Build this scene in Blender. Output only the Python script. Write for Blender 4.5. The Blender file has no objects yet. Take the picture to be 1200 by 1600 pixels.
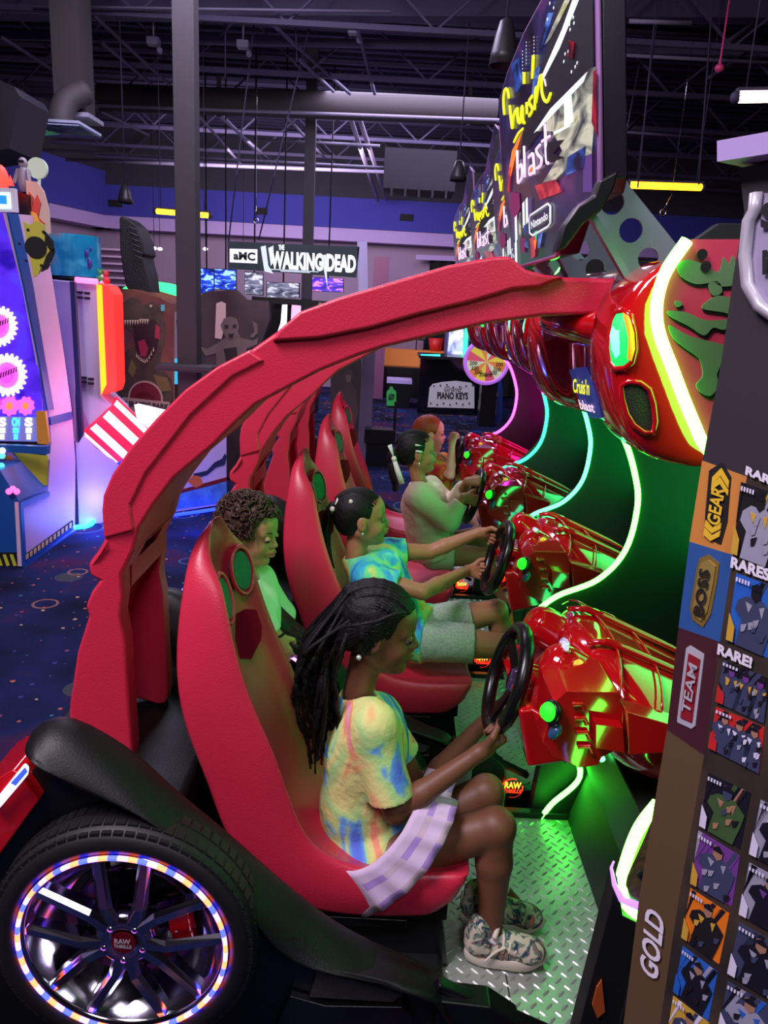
import bpy, bmesh, math, random
import numpy as np
from mathutils import Vector, Matrix, noise
random.seed(7)
SC = bpy.context.scene
COL = SC.collection
# ------------------------------------------------------------------ camera, world, lights, exposure
FPX = 1200.0
PITCH, ROLL, YAW, EYE = -14.9, 3.1, 0.2, 1.77
def cam_axes():
    p, y, r = math.radians(PITCH), math.radians(YAW), math.radians(ROLL)
    f = Vector((math.sin(y)*math.cos(p), math.cos(y)*math.cos(p), math.sin(p)))
    r0 = f.cross(Vector((0, 0, 1))).normalized(); u0 = r0.cross(f)
    return f, r0*math.cos(r)+u0*math.sin(r), -r0*math.sin(r)+u0*math.cos(r)
CF, CR, CU = cam_axes()
CO = Vector((0, 0, EYE))
cd = bpy.data.cameras.new('camera'); cam = bpy.data.objects.new('camera', cd); COL.objects.link(cam)
cam.matrix_world = Matrix(((CR.x, CU.x, -CF.x, 0), (CR.y, CU.y, -CF.y, 0), (CR.z, CU.z, -CF.z, EYE), (0, 0, 0, 1)))
cd.sensor_fit = 'VERTICAL'; cd.sensor_height = 24.0; cd.lens = 24.0*FPX/1600.0
cd.clip_start = 0.05; cd.clip_end = 100
SC.camera = cam
SC.view_settings.view_transform = 'Standard'; SC.view_settings.look = 'None'
SC.view_settings.gamma = 1.0; SC.view_settings.use_curve_mapping = False
SC.view_settings.exposure = 0.35
w = bpy.data.worlds.new('world'); SC.world = w; w.use_nodes = True
w.node_tree.nodes['Background'].inputs[0].default_value = (0.50, 0.42, 0.75, 1)
w.node_tree.nodes['Background'].inputs[1].default_value = 0.22
def area(name, loc, target, size, power, color, sy=None):
    l = bpy.data.lights.new(name, 'AREA'); l.energy = power; l.color = color; l.size = size
    if sy: l.shape = 'RECTANGLE'; l.size_y = sy
    o = bpy.data.objects.new(name, l); COL.objects.link(o); o.location = loc
    o.rotation_euler = (Vector(target)-Vector(loc)).to_track_quat('-Z', 'Y').to_euler()
    return o
def point(name, loc, power, color, r=0.03):
    l = bpy.data.lights.new(name, 'POINT'); l.energy = power; l.color = color; l.shadow_soft_size = r
    o = bpy.data.objects.new(name, l); COL.objects.link(o); o.location = loc
    return o
area('ceiling_light_near', (-1.9, 0.2, 4.4), (-0.4, 2.0, 0.8), 1.4, 150, (1.0, 0.84, 0.98))
area('ceiling_light_front', (0.6, -1.8, 4.2), (0.2, 1.8, 0.8), 1.2, 45, (0.95, 0.86, 1.0))
area('ceiling_light_middle', (-1.2, 6.0, 4.6), (-1.0, 6.6, 0), 2.0, 130, (0.78, 0.72, 1.0))
area('ceiling_light_far', (0.5, 11.5, 4.5), (0.5, 12.0, 0), 3.0, 200, (0.75, 0.68, 1.0))
area('wall_fill_light', (-2.0, 12.5, 3.6), (-2.0, 17.0, 2.4), 3.0, 150, (0.92, 0.78, 1.0), sy=1.0)  # added without a fixture, to brighten the back wall
area('roof_fill_light', (-1.0, 10.0, 2.6), (-1.0, 11.5, 5.0), 3.0, 12, (0.72, 0.66, 1.0))  # added without a fixture, lifts the roof structure from below
# ------------------------------------------------------------------ pixel -> place on a real plane
def ray(px, py): return CF + CR*((px-600)/FPX) - CU*((py-800)/FPX)
def U(px, py, Y):
    d = ray(px, py); return CO + d*(Y/d.y)
def Ux(px, py, X):
    d = ray(px, py); return CO + d*(X/d.x)
def Uz(px, py, Z):
    d = ray(px, py); return CO + d*((Z-EYE)/d.z)
class Pl:
    """a real plane: point + normal (normal looks at the viewer's side)"""
    def __init__(s, p, n): s.p = Vector(p); s.n = Vector(n).normalized()
    def __call__(s, px, py):
        d = ray(px, py); return CO + d*((s.p-CO).dot(s.n)/d.dot(s.n))
# ------------------------------------------------------------------ materials
def lin(c): return tuple(((v/255)/12.92 if v/255 <= 0.04045 else ((v/255+0.055)/1.055)**2.4) for v in c)+(1,)
def N(nt, t, **kw):
    n = nt.nodes.new(t)
    for k, v in kw.items():
        if k.startswith('i_'): n.inputs[int(k[2:]) if k[2:].isdigit() else k[2:].replace('_', ' ')].default_value = v
        else: setattr(n, k, v)
    return n
def mat(name, c, rough=0.5, metal=0.0, em=None, es=0.0, coat=0.0, bump=None, spec=None, alpha=None, trans=0.0, var=None, sheen=0.0):
    """c: 0-255 sRGB. bump=(scale, strength, distance); var=(scale, second colour)"""
    m = bpy.data.materials.new(name); m.use_nodes = True; nt = m.node_tree; b = nt.nodes['Principled BSDF']
    b.inputs['Base Color'].default_value = lin(c); b.inputs['Roughness'].default_value = rough; b.inputs['Metallic'].default_value = metal
    if spec is not None: b.inputs['Specular IOR Level'].default_value = spec
    if coat: b.inputs['Coat Weight'].default_value = coat; b.inputs['Coat Roughness'].default_value = 0.06
    if sheen: b.inputs['Sheen Weight'].default_value = sheen
    if em is not None: b.inputs['Emission Color'].default_value = lin(em); b.inputs['Emission Strength'].default_value = es
    if alpha is not None: b.inputs['Alpha'].default_value = alpha
    if trans: b.inputs['Transmission Weight'].default_value = trans
    tc = N(nt, 'ShaderNodeTexCoord')
    if bump:
        nz = N(nt, 'ShaderNodeTexNoise'); nz.inputs['Scale'].default_value = bump[0]; nz.inputs['Detail'].default_value = 3
        bp = N(nt, 'ShaderNodeBump'); bp.inputs['Strength'].default_value = bump[1]; bp.inputs['Distance'].default_value = bump[2]
        nt.links.new(tc.outputs['Object'], nz.inputs['Vector']); nt.links.new(nz.outputs['Fac'], bp.inputs['Height']); nt.links.new(bp.outputs[0], b.inputs['Normal'])
    if var:
        nz = N(nt, 'ShaderNodeTexNoise'); nz.inputs['Scale'].default_value = var[0]; nz.inputs['Detail'].default_value = 4
        r = N(nt, 'ShaderNodeValToRGB'); r.color_ramp.elements[0].position = 0.38; r.color_ramp.elements[1].position = 0.62
        r.color_ramp.elements[0].color = lin(c); r.color_ramp.elements[1].color = lin(var[1])
        nt.links.new(tc.outputs['Object'], nz.inputs['Vector']); nt.links.new(nz.outputs['Fac'], r.inputs[0]); nt.links.new(r.outputs[0], b.inputs['Base Color'])
    return m
def ramp_mat(name, stops, scale, warp, rough=0.8, detail=2.0, bump=None, em=0.0, mapscale=(1, 1, 1), interp='EASE'):
    m = bpy.data.materials.new(name); m.use_nodes = True; nt = m.node_tree; b = nt.nodes['Principled BSDF']; b.inputs['Roughness'].default_value = rough
    tc = N(nt, 'ShaderNodeTexCoord'); mp = N(nt, 'ShaderNodeMapping'); mp.inputs['Scale'].default_value = mapscale
    nz = N(nt, 'ShaderNodeTexNoise'); nz.inputs['Scale'].default_value = scale; nz.inputs['Detail'].default_value = detail; nz.inputs['Distortion'].default_value = warp
    r = N(nt, 'ShaderNodeValToRGB'); cr = r.color_ramp; cr.interpolation = interp
    while len(cr.elements) < len(stops): cr.elements.new(0.5)
    for e, (p, c) in zip(cr.elements, stops): e.position = p; e.color = lin(c)
    nt.links.new(tc.outputs['Object'], mp.inputs[0]); nt.links.new(mp.outputs[0], nz.inputs['Vector']); nt.links.new(nz.outputs['Fac'], r.inputs[0]); nt.links.new(r.outputs[0], b.inputs['Base Color'])
    if em: nt.links.new(r.outputs[0], b.inputs['Emission Color']); b.inputs['Emission Strength'].default_value = em
    if bump:
        n2 = N(nt, 'ShaderNodeTexNoise'); n2.inputs['Scale'].default_value = bump[0]
        bp = N(nt, 'ShaderNodeBump'); bp.inputs['Strength'].default_value = bump[1]; bp.inputs['Distance'].default_value = bump[2]
        nt.links.new(tc.outputs['Object'], n2.inputs['Vector']); nt.links.new(n2.outputs['Fac'], bp.inputs['Height']); nt.links.new(bp.outputs[0], b.inputs['Normal'])
    return m
def emit(name, c, s, base=None): return mat(name, base or c, 0.6, em=c, es=s)
M = dict(
 red=mat('red_textured_plastic', (206, 42, 72), 0.36, bump=(260, 0.35, 0.002), spec=0.6),
 redgloss=mat('red_gloss_plastic', (190, 14, 22), 0.10, coat=1.0),
 redshade=mat('slot_shade_red', (120, 14, 34), 0.4),
 black=mat('black_moulded_plastic', (15, 16, 17), 0.48, bump=(200, 0.3, 0.002), spec=0.35),
 black2=mat('black_smooth_plastic', (14, 15, 17), 0.3),
 blackgloss=mat('black_gloss_plastic', (8, 9, 10), 0.12, coat=0.8),
 rubber=mat('tyre_rubber', (20, 20, 22), 0.55),
 chrome=mat('chrome', (205, 205, 218), 0.12, 1.0),
 steel=mat('tread_plate_steel', (176, 182, 176), 0.36, 0.5, bump=(40, 0.15, 0.002)),
 greyplate=mat('grey_painted_steel', (120, 138, 150), 0.45, 0.3),
 white=mat('white_laminate', (225, 215, 228), 0.45),
 lavender=mat('lavender_laminate', (176, 160, 214), 0.45),
 blue=mat('blue_painted_trim', (28, 84, 165), 0.4),
 yellowp=mat('yellow_green_panel', (186, 182, 60), 0.4),
 orangep=mat('orange_panel', (226, 150, 50), 0.45),
 skin_dark=mat('deep_brown_skin', (112, 70, 50), 0.5, spec=0.45, bump=(90, 0.08, 0.002)),
 skin_mid=mat('brown_skin', (165, 112, 78), 0.5, bump=(90, 0.08, 0.002)),
 skin_tan=mat('tan_skin', (190, 140, 100), 0.5),
 skin_pale=mat('pale_skin', (232, 188, 162), 0.5),
 hair=mat('black_hair', (8, 7, 8), 0.5, bump=(300, 0.6, 0.003), spec=0.3),
 hair_brown=mat('brown_curly_hair', (62, 40, 26), 0.5, bump=(200, 0.6, 0.003)),
 hair_red=mat('ginger_hair', (166, 74, 34), 0.4, bump=(240, 0.6, 0.003)),
 eye_white=mat('eye_white', (128, 118, 112), 0.3), bay=mat('bay_panel_laminate', (24, 27, 28), 0.55), iris=mat('dark_iris', (18, 10, 8), 0.1),
 lip_dark=mat('dark_lips', (110, 52, 48), 0.4), lip_mid=mat('lips', (175, 90, 80), 0.4),
 earring=mat('earring', (230, 235, 225), 0.15, 0.6),
 grey=mat('grey_paint', (95, 95, 105), 0.5),
 whiteem=emit('white_print_lit', (235, 238, 240), 0.9),
 black0=mat('matt_black', (9, 9, 11), 0.8),
)
# ------------------------------------------------------------------ mesh helpers (world coordinates)
def V(*a): return Vector(a)
class MB:
    def __init__(s): s.v = []; s.f = []; s.m = []; s.sm = []
    def add(s, vs, fs, mi=0, smooth=False):
        o = len(s.v); s.v += [tuple(x) for x in vs]
        for f in fs: s.f.append(tuple(i+o for i in f)); s.m.append(mi); s.sm.append(smooth)
        return s
    def box(s, c, d, R=None, mi=0):
        c = Vector(c); hx, hy, hz = d[0]/2, d[1]/2, d[2]/2
        P = [Vector((x, y, z)) for x in (-hx, hx) for y in (-hy, hy) for z in (-hz, hz)]
        if R is not None: P = [R @ p for p in P]
        return s.add([c+p for p in P], [(0, 1, 3, 2), (4, 6, 7, 5), (0, 4, 5, 1), (2, 3, 7, 6), (0, 2, 6, 4), (1, 5, 7, 3)], mi)
    def prism(s, pts, off, mi=0, smooth=False):
        """pts: 3D polygon, off: extrusion vector"""
        n = len(pts); off = Vector(off); A = [Vector(p) for p in pts]
        nn = Vector((0, 0, 0))
        for i in range(n): nn += A[i].cross(A[(i+1) % n])
        if nn.dot(off) > 0: A = A[::-1]
        B = [a+off for a in A]
        # concave-safe caps: triangulate
        from mathutils.geometry import tessellate_polygon
        tri = tessellate_polygon([A])
        o = A+B; fs = []
        for t in tri:
            a, b, c = t
            nt = (A[b]-A[a]).cross(A[c]-A[a])
            if nt.dot(off) > 0: a, b, c = a, c, b
            fs.append((a, b, c)); fs.append((a+n, c+n, b+n))
        fs += [(i, i+n, (i+1) % n+n, (i+1) % n) for i in range(n)]
        return s.add(o, fs, mi, smooth)
    def pxz(s, pts, y0, y1, mi=0): return s.prism([V(p[0], y0, p[1]) for p in pts], (0, y1-y0, 0), mi)
    def tube(s, pts, r, n=8, mi=0, caps=True, closed=False):
        P = [Vector(p) for p in pts]; m = len(P); rs = r if isinstance(r, (list, tuple)) else [r]*m
        vs = []; t0 = None; up = None
        for i in range(m):
            a = P[(i-1) % m] if (i > 0 or closed) else P[i]; b = P[(i+1) % m] if (i < m-1 or closed) else P[i]
            t = (b-a).normalized() if (b-a).length > 1e-9 else (t0 or V(0, 0, 1))
            if up is None:
                up = t.orthogonal().normalized()
            else:
                up = up - t*up.dot(t)
                up = up.normalized() if up.length > 1e-6 else t.orthogonal().normalized()
            t0 = t; sd = t.cross(up)
            for k in range(n):
                an = 2*math.pi*k/n; vs.append(P[i]+(up*math.cos(an)+sd*math.sin(an))*rs[i])
        fs = []
        for i in range(m if closed else m-1):
            j = (i+1) % m
            for k in range(n): fs.append((i*n+k, i*n+(k+1) % n, j*n+(k+1) % n, j*n+k))
        if caps and not closed: fs.append(tuple(range(n))[::-1]); fs.append(tuple(range((m-1)*n, m*n)))
        return s.add(vs, fs, mi, True)
    def bar(s, a, b, w, h=None, mi=0, up=V(0, 0, 1)):
        a, b = Vector(a), Vector(b); h = h or w; t = (b-a).normalized(); up = Vector(up)
        sd = t.cross(up); sd = sd.normalized() if sd.length > 1e-6 else V(1, 0, 0); uu = sd.cross(t)
        P = [a+sd*x*w/2+uu*y*h/2 for x, y in ((-1, -1), (1, -1), (1, 1), (-1, 1))]; Q = [p+(b-a) for p in P]
        return s.add(P+Q, [(3, 2, 1, 0), (4, 5, 6, 7)]+[(i, (i+1) % 4, (i+1) % 4+4, i+4) for i in range(4)], mi)
    def lathe(s, prof, c, ax, n=32, mi=0, mis=None, smooth=True):
        """prof: (radius, height along ax)"""
        c = Vector(c); ax = Vector(ax).normalized(); u = ax.orthogonal().normalized(); v = ax.cross(u); vs = []
        for r, h in prof:
            for k in range(n):
                a = 2*math.pi*k/n; vs.append(c+ax*h+(u*math.cos(a)+v*math.sin(a))*r)
        fs = []
        for i in range(len(prof)-1):
            for k in range(n): fs.append((i*n+k, i*n+(k+1) % n, (i+1)*n+(k+1) % n, (i+1)*n+k))
        return s.add(vs, fs, mi, smooth)
    def disc(s, c, ax, r, t=0.004, n=28, mi=0):
        return s.lathe([(0.0001, 0), (r, 0), (r, t), (0.0001, t)], c, ax, n, mi, smooth=False)
    def ball(s, c, r, n=12, mi=0, R=None, zc=1.0):
        c = Vector(c); r = (r, r, r) if not isinstance(r, (tuple, list)) else r; vs = []; m = max(6, n//2+2)
        for i in range(m+1):
            t = math.pi*i/m
            for k in range(n):
                a = 2*math.pi*k/n; p = Vector((math.sin(t)*math.cos(a)*r[0], math.sin(t)*math.sin(a)*r[1], math.cos(t)*r[2]))
                vs.append(c+(R @ p if R is not None else p))
        fs = [(i*n+k, (i+1)*n+k, (i+1)*n+(k+1) % n, i*n+(k+1) % n) for i in range(m) for k in range(n)]
        return s.add(vs, fs, mi, True)
    def loft(s, rings, closed=True, caps=True, mi=0, smooth=True):
        n = len(rings[0]); vs = [p for r in rings for p in r]; fs = []
        for i in range(len(rings)-1):
            for k in range(n if closed else n-1): fs.append((i*n+k, i*n+(k+1) % n, (i+1)*n+(k+1) % n, (i+1)*n+k))
        if caps and closed: fs.append(tuple(range(n))[::-1]); fs.append(tuple(range((len(rings)-1)*n, len(rings)*n)))
        return s.add(vs, fs, mi, smooth)
    def torus(s, c, ax, R, r, n=40, m=10, mi=0, a0=0, a1=2*math.pi):
        c = Vector(c); ax = Vector(ax).normalized(); u = ax.orthogonal().normalized(); v = ax.cross(u)
        full = abs(a1-a0-2*math.pi) < 1e-6; k = n if full else n+1
        return s.tube([c+(u*math.cos(a0+(a1-a0)*i/n)+v*math.sin(a0+(a1-a0)*i/n))*R for i in range(k)], r, m, mi, closed=full)
def build(mb, name, mats, parent=None, bevel=0.0, sub=0, seg=2, auto=False, fixn=False, smooth=None):
    me = bpy.data.meshes.new(name)
    o0 = ROOTLOC[parent.name] if parent is not None else Vector((0, 0, 0))
    me.from_pydata([(x[0]-o0.x, x[1]-o0.y, x[2]-o0.z) for x in mb.v], [], mb.f)
    ms = mats if isinstance(mats, (list, tuple)) else [mats]
    for m_ in ms: me.materials.append(M[m_] if isinstance(m_, str) else m_)
    me.polygons.foreach_set('material_index', mb.m)
    me.polygons.foreach_set('use_smooth', [True]*len(mb.f) if (smooth or bevel) else ([False]*len(mb.f) if smooth is False else mb.sm))
    if fixn or bevel:
        bm = bmesh.new(); bm.from_mesh(me); bmesh.ops.remove_doubles(bm, verts=bm.verts, dist=1e-5); bmesh.ops.recalc_face_normals(bm, faces=bm.faces)
        if bevel: bmesh.ops.dissolve_limit(bm, angle_limit=0.02, verts=bm.verts, edges=bm.edges)
        bm.to_mesh(me); bm.free()
    me.validate(); me.update()
    o = bpy.data.objects.new(name, me); COL.objects.link(o)
    if parent is not None: o.parent = parent; ROOTLOC[o.name] = o0
    else: ROOTLOC[o.name] = Vector((0, 0, 0))
    if bevel:
        b = o.modifiers.new('bevel', 'BEVEL'); b.width = bevel; b.segments = seg; b.limit_method = 'ANGLE'; b.angle_limit = 0.5; b.harden_normals = True
    if sub:
        b = o.modifiers.new('sub', 'SUBSURF'); b.levels = sub; b.render_levels = sub
    return o
ROOTLOC = {}
def tag(o, label=None, cat=None, group=None, kind=None):
    if label: o['label'] = label
    if cat: o['category'] = cat
    if group: o['group'] = group
    if kind: o['kind'] = kind
    return o
def empty(name, loc, label=None, cat=None, group=None):
    o = bpy.data.objects.new(name, None); COL.objects.link(o); o.location = loc; o.empty_display_size = 0.1
    ROOTLOC[o.name] = Vector(loc); return tag(o, label, cat, group)
def copy_tree(o, parent=None):
    c = o.copy(); COL.objects.link(c); c.parent = parent
    for ch in list(o.children): copy_tree(ch, c)
    return c
def text_mb(mb, s, p0, p1, p2, mi=0, thick=0.002, bold=0.0, shear=0.0, spacing=1.0):
    """p0 lower left, p1 lower right, p2 upper left of the text's own box"""
    cu = bpy.data.curves.new('t', 'FONT'); cu.body = s; cu.size = 1; cu.extrude = 0.0; cu.offset = bold; cu.shear = shear; cu.space_character = spacing; cu.resolution_u = 3
    ob = bpy.data.objects.new('t', cu); COL.objects.link(ob); dg = bpy.context.evaluated_depsgraph_get(); dg.update()
    me = bpy.data.meshes.new_from_object(ob.evaluated_get(dg)); vs = [v.co.copy() for v in me.vertices]; fs = [tuple(p.vertices) for p in me.polygons]
    bpy.data.objects.remove(ob); bpy.data.curves.remove(cu); bpy.data.meshes.remove(me)
    if not vs: return
    x0, x1 = min(v.x for v in vs), max(v.x for v in vs); y0, y1 = min(v.y for v in vs), max(v.y for v in vs)
    p0, p1, p2 = Vector(p0), Vector(p1), Vector(p2); a = p1-p0; b = p2-p0; n = a.cross(b).normalized()*thick
    mb.add([p0+a*((v.x-x0)/(x1-x0))+b*((v.y-y0)/(y1-y0))+n for v in vs], fs, mi)
def patch(mb, pl, pts, mi=0, t=0.002, lift=0.0):
    """a thin print or plate with px outline on real plane pl; its front stands t+lift proud of the plane"""
    P = [pl(*p)+pl.n*lift for p in pts]; mb.prism(P, pl.n*t, mi)
def smoothpts(pts, k=6, closed=False):
    P = [Vector(p) for p in pts]; n = len(P); out = []
    for i in range(n if closed else n-1):
        g = lambda j: P[j % n] if closed else P[max(0, min(n-1, j))]
        a, b, c, d = g(i-1), g(i), g(i+1), g(i+2)
        for q in range(k):
            t = q/k; out.append(0.5*((2*b)+(c-a)*t+(2*a-5*b+4*c-d)*t*t+(3*b-a-3*c+d)*t**3))
    if not closed: out.append(P[-1])
    return out
# ------------------------------------------------------------------ signed-distance modelling for organic shapes
class SDF:
    def __init__(s, lo, hi, h):
        s.h = h; s.lo = np.array(lo, float); s.n = np.ceil((np.array(hi)-s.lo)/h).astype(int)+1; s.D = np.full(tuple(s.n), 0.5, np.float32)
    def blk(s, lo, hi, mg):
        a = np.maximum(0, np.floor((np.array(lo)-mg-s.lo)/s.h).astype(int)); b = np.minimum(s.n, np.ceil((np.array(hi)+mg-s.lo)/s.h).astype(int)+1)
        if (b <= a).any(): return None, None
        g = [(s.lo[i]+np.arange(a[i], b[i])*s.h).astype(np.float32) for i in range(3)]
        return tuple(slice(a[i], b[i]) for i in range(3)), (g[0][:, None, None], g[1][None, :, None], g[2][None, None, :])
    def comb(s, sl, d, k, mode):
        E = s.D[sl]
        if mode == '+':
            if k > 0: hh = np.clip(0.5+0.5*(E-d)/k, 0, 1); s.D[sl] = E*(1-hh)+d*hh-k*hh*(1-hh)
            else: s.D[sl] = np.minimum(E, d)
        elif mode == '-':
            if k > 0: hh = np.clip(0.5-0.5*(E+d)/k, 0, 1); s.D[sl] = E*(1-hh)-d*hh+k*hh*(1-hh)
            else: s.D[sl] = np.maximum(E, -d)
        else: s.D[sl] = np.maximum(E, d)
    def cone(s, a, b, ra, rb, k=0.02, mode='+'):
        a = np.array(a, float); b = np.array(b, float); m = max(ra, rb)
        sl, g = s.blk(np.minimum(a, b)-m, np.maximum(a, b)+m, k+3*s.h)
        if sl is None: return s
        ab = b-a; L2 = max(float(ab@ab), 1e-9)
        px, py, pz = g[0]-a[0], g[1]-a[1], g[2]-a[2]
        t = np.clip((px*ab[0]+py*ab[1]+pz*ab[2])/L2, 0, 1)
        d = np.sqrt((px-ab[0]*t)**2+(py-ab[1]*t)**2+(pz-ab[2]*t)**2)-(ra+(rb-ra)*t)
        s.comb(sl, d.astype(np.float32), k, mode); return s
    def ell(s, c, r, k=0.02, mode='+', R=None):
        c = np.array(c, float); r = np.array(r, float); m = r.max()
        sl, g = s.blk(c-m, c+m, k+3*s.h)
        if sl is None: return s
        px, py, pz = g[0]-c[0], g[1]-c[1], g[2]-c[2]
        if R is not None:
            R = np.array(R); px, py, pz = (R[0][0]*px+R[1][0]*py+R[2][0]*pz, R[0][1]*px+R[1][1]*py+R[2][1]*pz, R[0][2]*px+R[1][2]*py+R[2][2]*pz)
        k0 = np.sqrt((px/r[0])**2+(py/r[1])**2+(pz/r[2])**2); k1 = np.sqrt((px/r[0]**2)**2+(py/r[1]**2)**2+(pz/r[2]**2)**2)+1e-6
        s.comb(sl, (k0*(k0-1)/k1).astype(np.float32), k, mode); return s
    def cut(s, p, n, lo=None, hi=None):
        """remove what lies on n's side of the plane through p (optionally only inside a box)"""
        p = np.array(p, float); n = np.array(n, float); n = n/np.linalg.norm(n)
        lo = s.lo if lo is None else lo; hi = s.lo+s.n*s.h if hi is None else hi
        sl, g = s.blk(lo, hi, 0)
        d = (g[0]-p[0])*n[0]+(g[1]-p[1])*n[1]+(g[2]-p[2])*n[2]
        s.D[sl] = np.maximum(s.D[sl], d.astype(np.float32)); return s
    def disp(s, amp, freq, seed=0):
        g = [(s.lo[i]+np.arange(s.n[i])*s.h).astype(np.float32) for i in range(3)]
        x, y, z = g[0][:, None, None], g[1][None, :, None], g[2][None, None, :]
        s.D += (amp*np.sin(x*freq+seed+1.7*np.sin(y*freq*.6))*np.sin(y*freq*1.1+seed*2+1.3*np.sin(z*freq*.7))*np.sin(z*freq*.9+seed*3+1.5*np.sin(x*freq*.5))).astype(np.float32); return s
    def mesh(s):
        D = s.D; n = D.shape; I = D < 0
        c = np.zeros(tuple(k-1 for k in n), np.int8)
        for i in (0, 1):
            for j in (0, 1):
                for k in (0, 1): c += I[i:n[0]-1+i, j:n[1]-1+j, k:n[2]-1+k]
        cx, cy, cz = np.nonzero((c > 0) & (c < 8)); idx = -np.ones(c.shape, np.int32); idx[cx, cy, cz] = np.arange(len(cx))
        acc = np.zeros((len(cx), 3)); cnt = np.zeros(len(cx)); corners = [(i, j, k) for i in (0, 1) for j in (0, 1) for k in (0, 1)]
        for a in corners:
            for b in corners:
                if sum(b)-sum(a) == 1 and all(b[q] >= a[q] for q in range(3)):
                    da = D[cx+a[0], cy+a[1], cz+a[2]].astype(float); db = D[cx+b[0], cy+b[1], cz+b[2]].astype(float)
                    mk = (da < 0) != (db < 0); t = np.where(mk, da/np.where(mk, da-db, 1), 0)
                    for q in range(3): acc[:, q] += np.where(mk, a[q]+(b[q]-a[q])*t, 0)
                    cnt += mk
        P = s.lo+(np.stack([cx, cy, cz], 1)+acc/cnt[:, None])*s.h; F = []
        for ax in range(3):
            o1, o2 = (ax+1) % 3, (ax+2) % 3
            sa = [slice(1, k-1) for k in n]; sa[ax] = slice(0, n[ax]-1); sb = list(sa); sb[ax] = slice(1, n[ax])
            A, B = I[tuple(sa)], I[tuple(sb)]
            for flip, W in ((False, A & ~B), (True, ~A & B)):
                q = np.nonzero(W); e = [q[0].copy(), q[1].copy(), q[2].copy()]
                for z in range(3):
                    if z != ax: e[z] = e[z]+1
                def cell(d1, d2):
                    w_ = [e[0], e[1], e[2]]; w_[o1] = w_[o1]-d1; w_[o2] = w_[o2]-d2; return idx[w_[0], w_[1], w_[2]]
                quad = np.stack([cell(1, 1), cell(0, 1), cell(0, 0), cell(1, 0)], 1)
                if flip: quad = quad[:, ::-1]
                F.append(quad)
        F = np.concatenate(F); F = F[(F >= 0).all(1)]
        return P, F
def sdf_obj(s, name, m, parent, label=None, smooth_it=1):
    P, F = s.mesh(); o0 = ROOTLOC[parent.name] if parent is not None else Vector((0, 0, 0))
    me = bpy.data.meshes.new(name)
    me.vertices.add(len(P)); me.vertices.foreach_set('co', (P-np.array(o0)).ravel()); nf = len(F)
    me.loops.add(nf*4); me.loops.foreach_set('vertex_index', F.ravel().astype(np.int32)); me.polygons.add(nf); me.polygons.foreach_set('loop_start', np.arange(0, nf*4, 4, dtype=np.int32))
    me.polygons.foreach_set('use_smooth', np.ones(nf, bool)); me.update(calc_edges=True); me.validate(); me.materials.append(M[m] if isinstance(m, str) else m)
    o = bpy.data.objects.new(name, me); COL.objects.link(o)
    if parent is not None: o.parent = parent
    ROOTLOC[o.name] = o0
    if smooth_it:
        b = o.modifiers.new('smooth', 'SMOOTH'); b.factor = 0.5; b.iterations = smooth_it
    return o

def crease_loft(o, n, idx, val=0.8):
    me = o.data; at = me.attributes.new('crease_edge', 'FLOAT', 'EDGE'); vals = [0.0]*len(me.edges)
    for e in me.edges:
        a, b = e.vertices
        if a % n == b % n and a % n in idx: vals[e.index] = val
    at.data.foreach_set('value', vals)

def conform(mb, obj, pts, lift=0.004, dome=0.0, mi=0, rings=5, mirror=None):
    """a patch that lies on obj's own surface inside a px outline; mirror=y adds its twin across that plane instead"""
    dg = bpy.context.evaluated_depsgraph_get(); dg.update(); objs = obj if isinstance(obj, list) else [obj]; es = [o.evaluated_get(dg) for o in objs]
    mw = Matrix.Translation(ROOTLOC[objs[0].parent.name]) if objs[0].parent is not None else objs[0].matrix_world.copy()
    inv = mw.inverted(); cx = sum(p[0] for p in pts)/len(pts); cy = sum(p[1] for p in pts)/len(pts); vs = []; n = len(pts)
    for r in range(rings+1):
        t = r/rings
        for p in pts:
            d = ray(cx+(p[0]-cx)*t, cy+(p[1]-cy)*t); hs = [h for h in (e.ray_cast(inv @ CO, d) for e in es) if h[0]]; ok, loc, nr, _ = min(hs, key=lambda h: (h[1]-(inv @ CO)).length) if hs else (False, None, None, None)
            if not ok: loc = inv @ (CO+d*2.0); nr = V(0, -1, 0)
            if nr.dot(d) > 0: nr = -nr
            q = mw @ loc + nr*(lift+dome*(1-t*t)); vs.append(V(q.x, mirror-q.y, q.z) if mirror is not None else q)
    fs = [(r*n+k, r*n+(k+1) % n, (r+1)*n+(k+1) % n, (r+1)*n+k) for r in range(rings) for k in range(n)]
    if mirror is not None: fs = [f[::-1] for f in fs]
    mb.add(vs, fs, mi, True); return vs[-n:]
# ================================================================== RACING CABINET (built once where the nearest one stands, then copied)
YC = 1.82
CAB = empty('racing_arcade_cabinet', (0, YC, 0), 'red sit-down racing cabinet nearest the camera, chrome-spoked rear wheel ringed with lights', 'arcade machine', 'row of racing cabinets')
def prof(Y, pts): return [(U(a, b, Y).x, U(a, b, Y).z) for a, b in pts]
def mirY(y): return 2*YC-y
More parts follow.
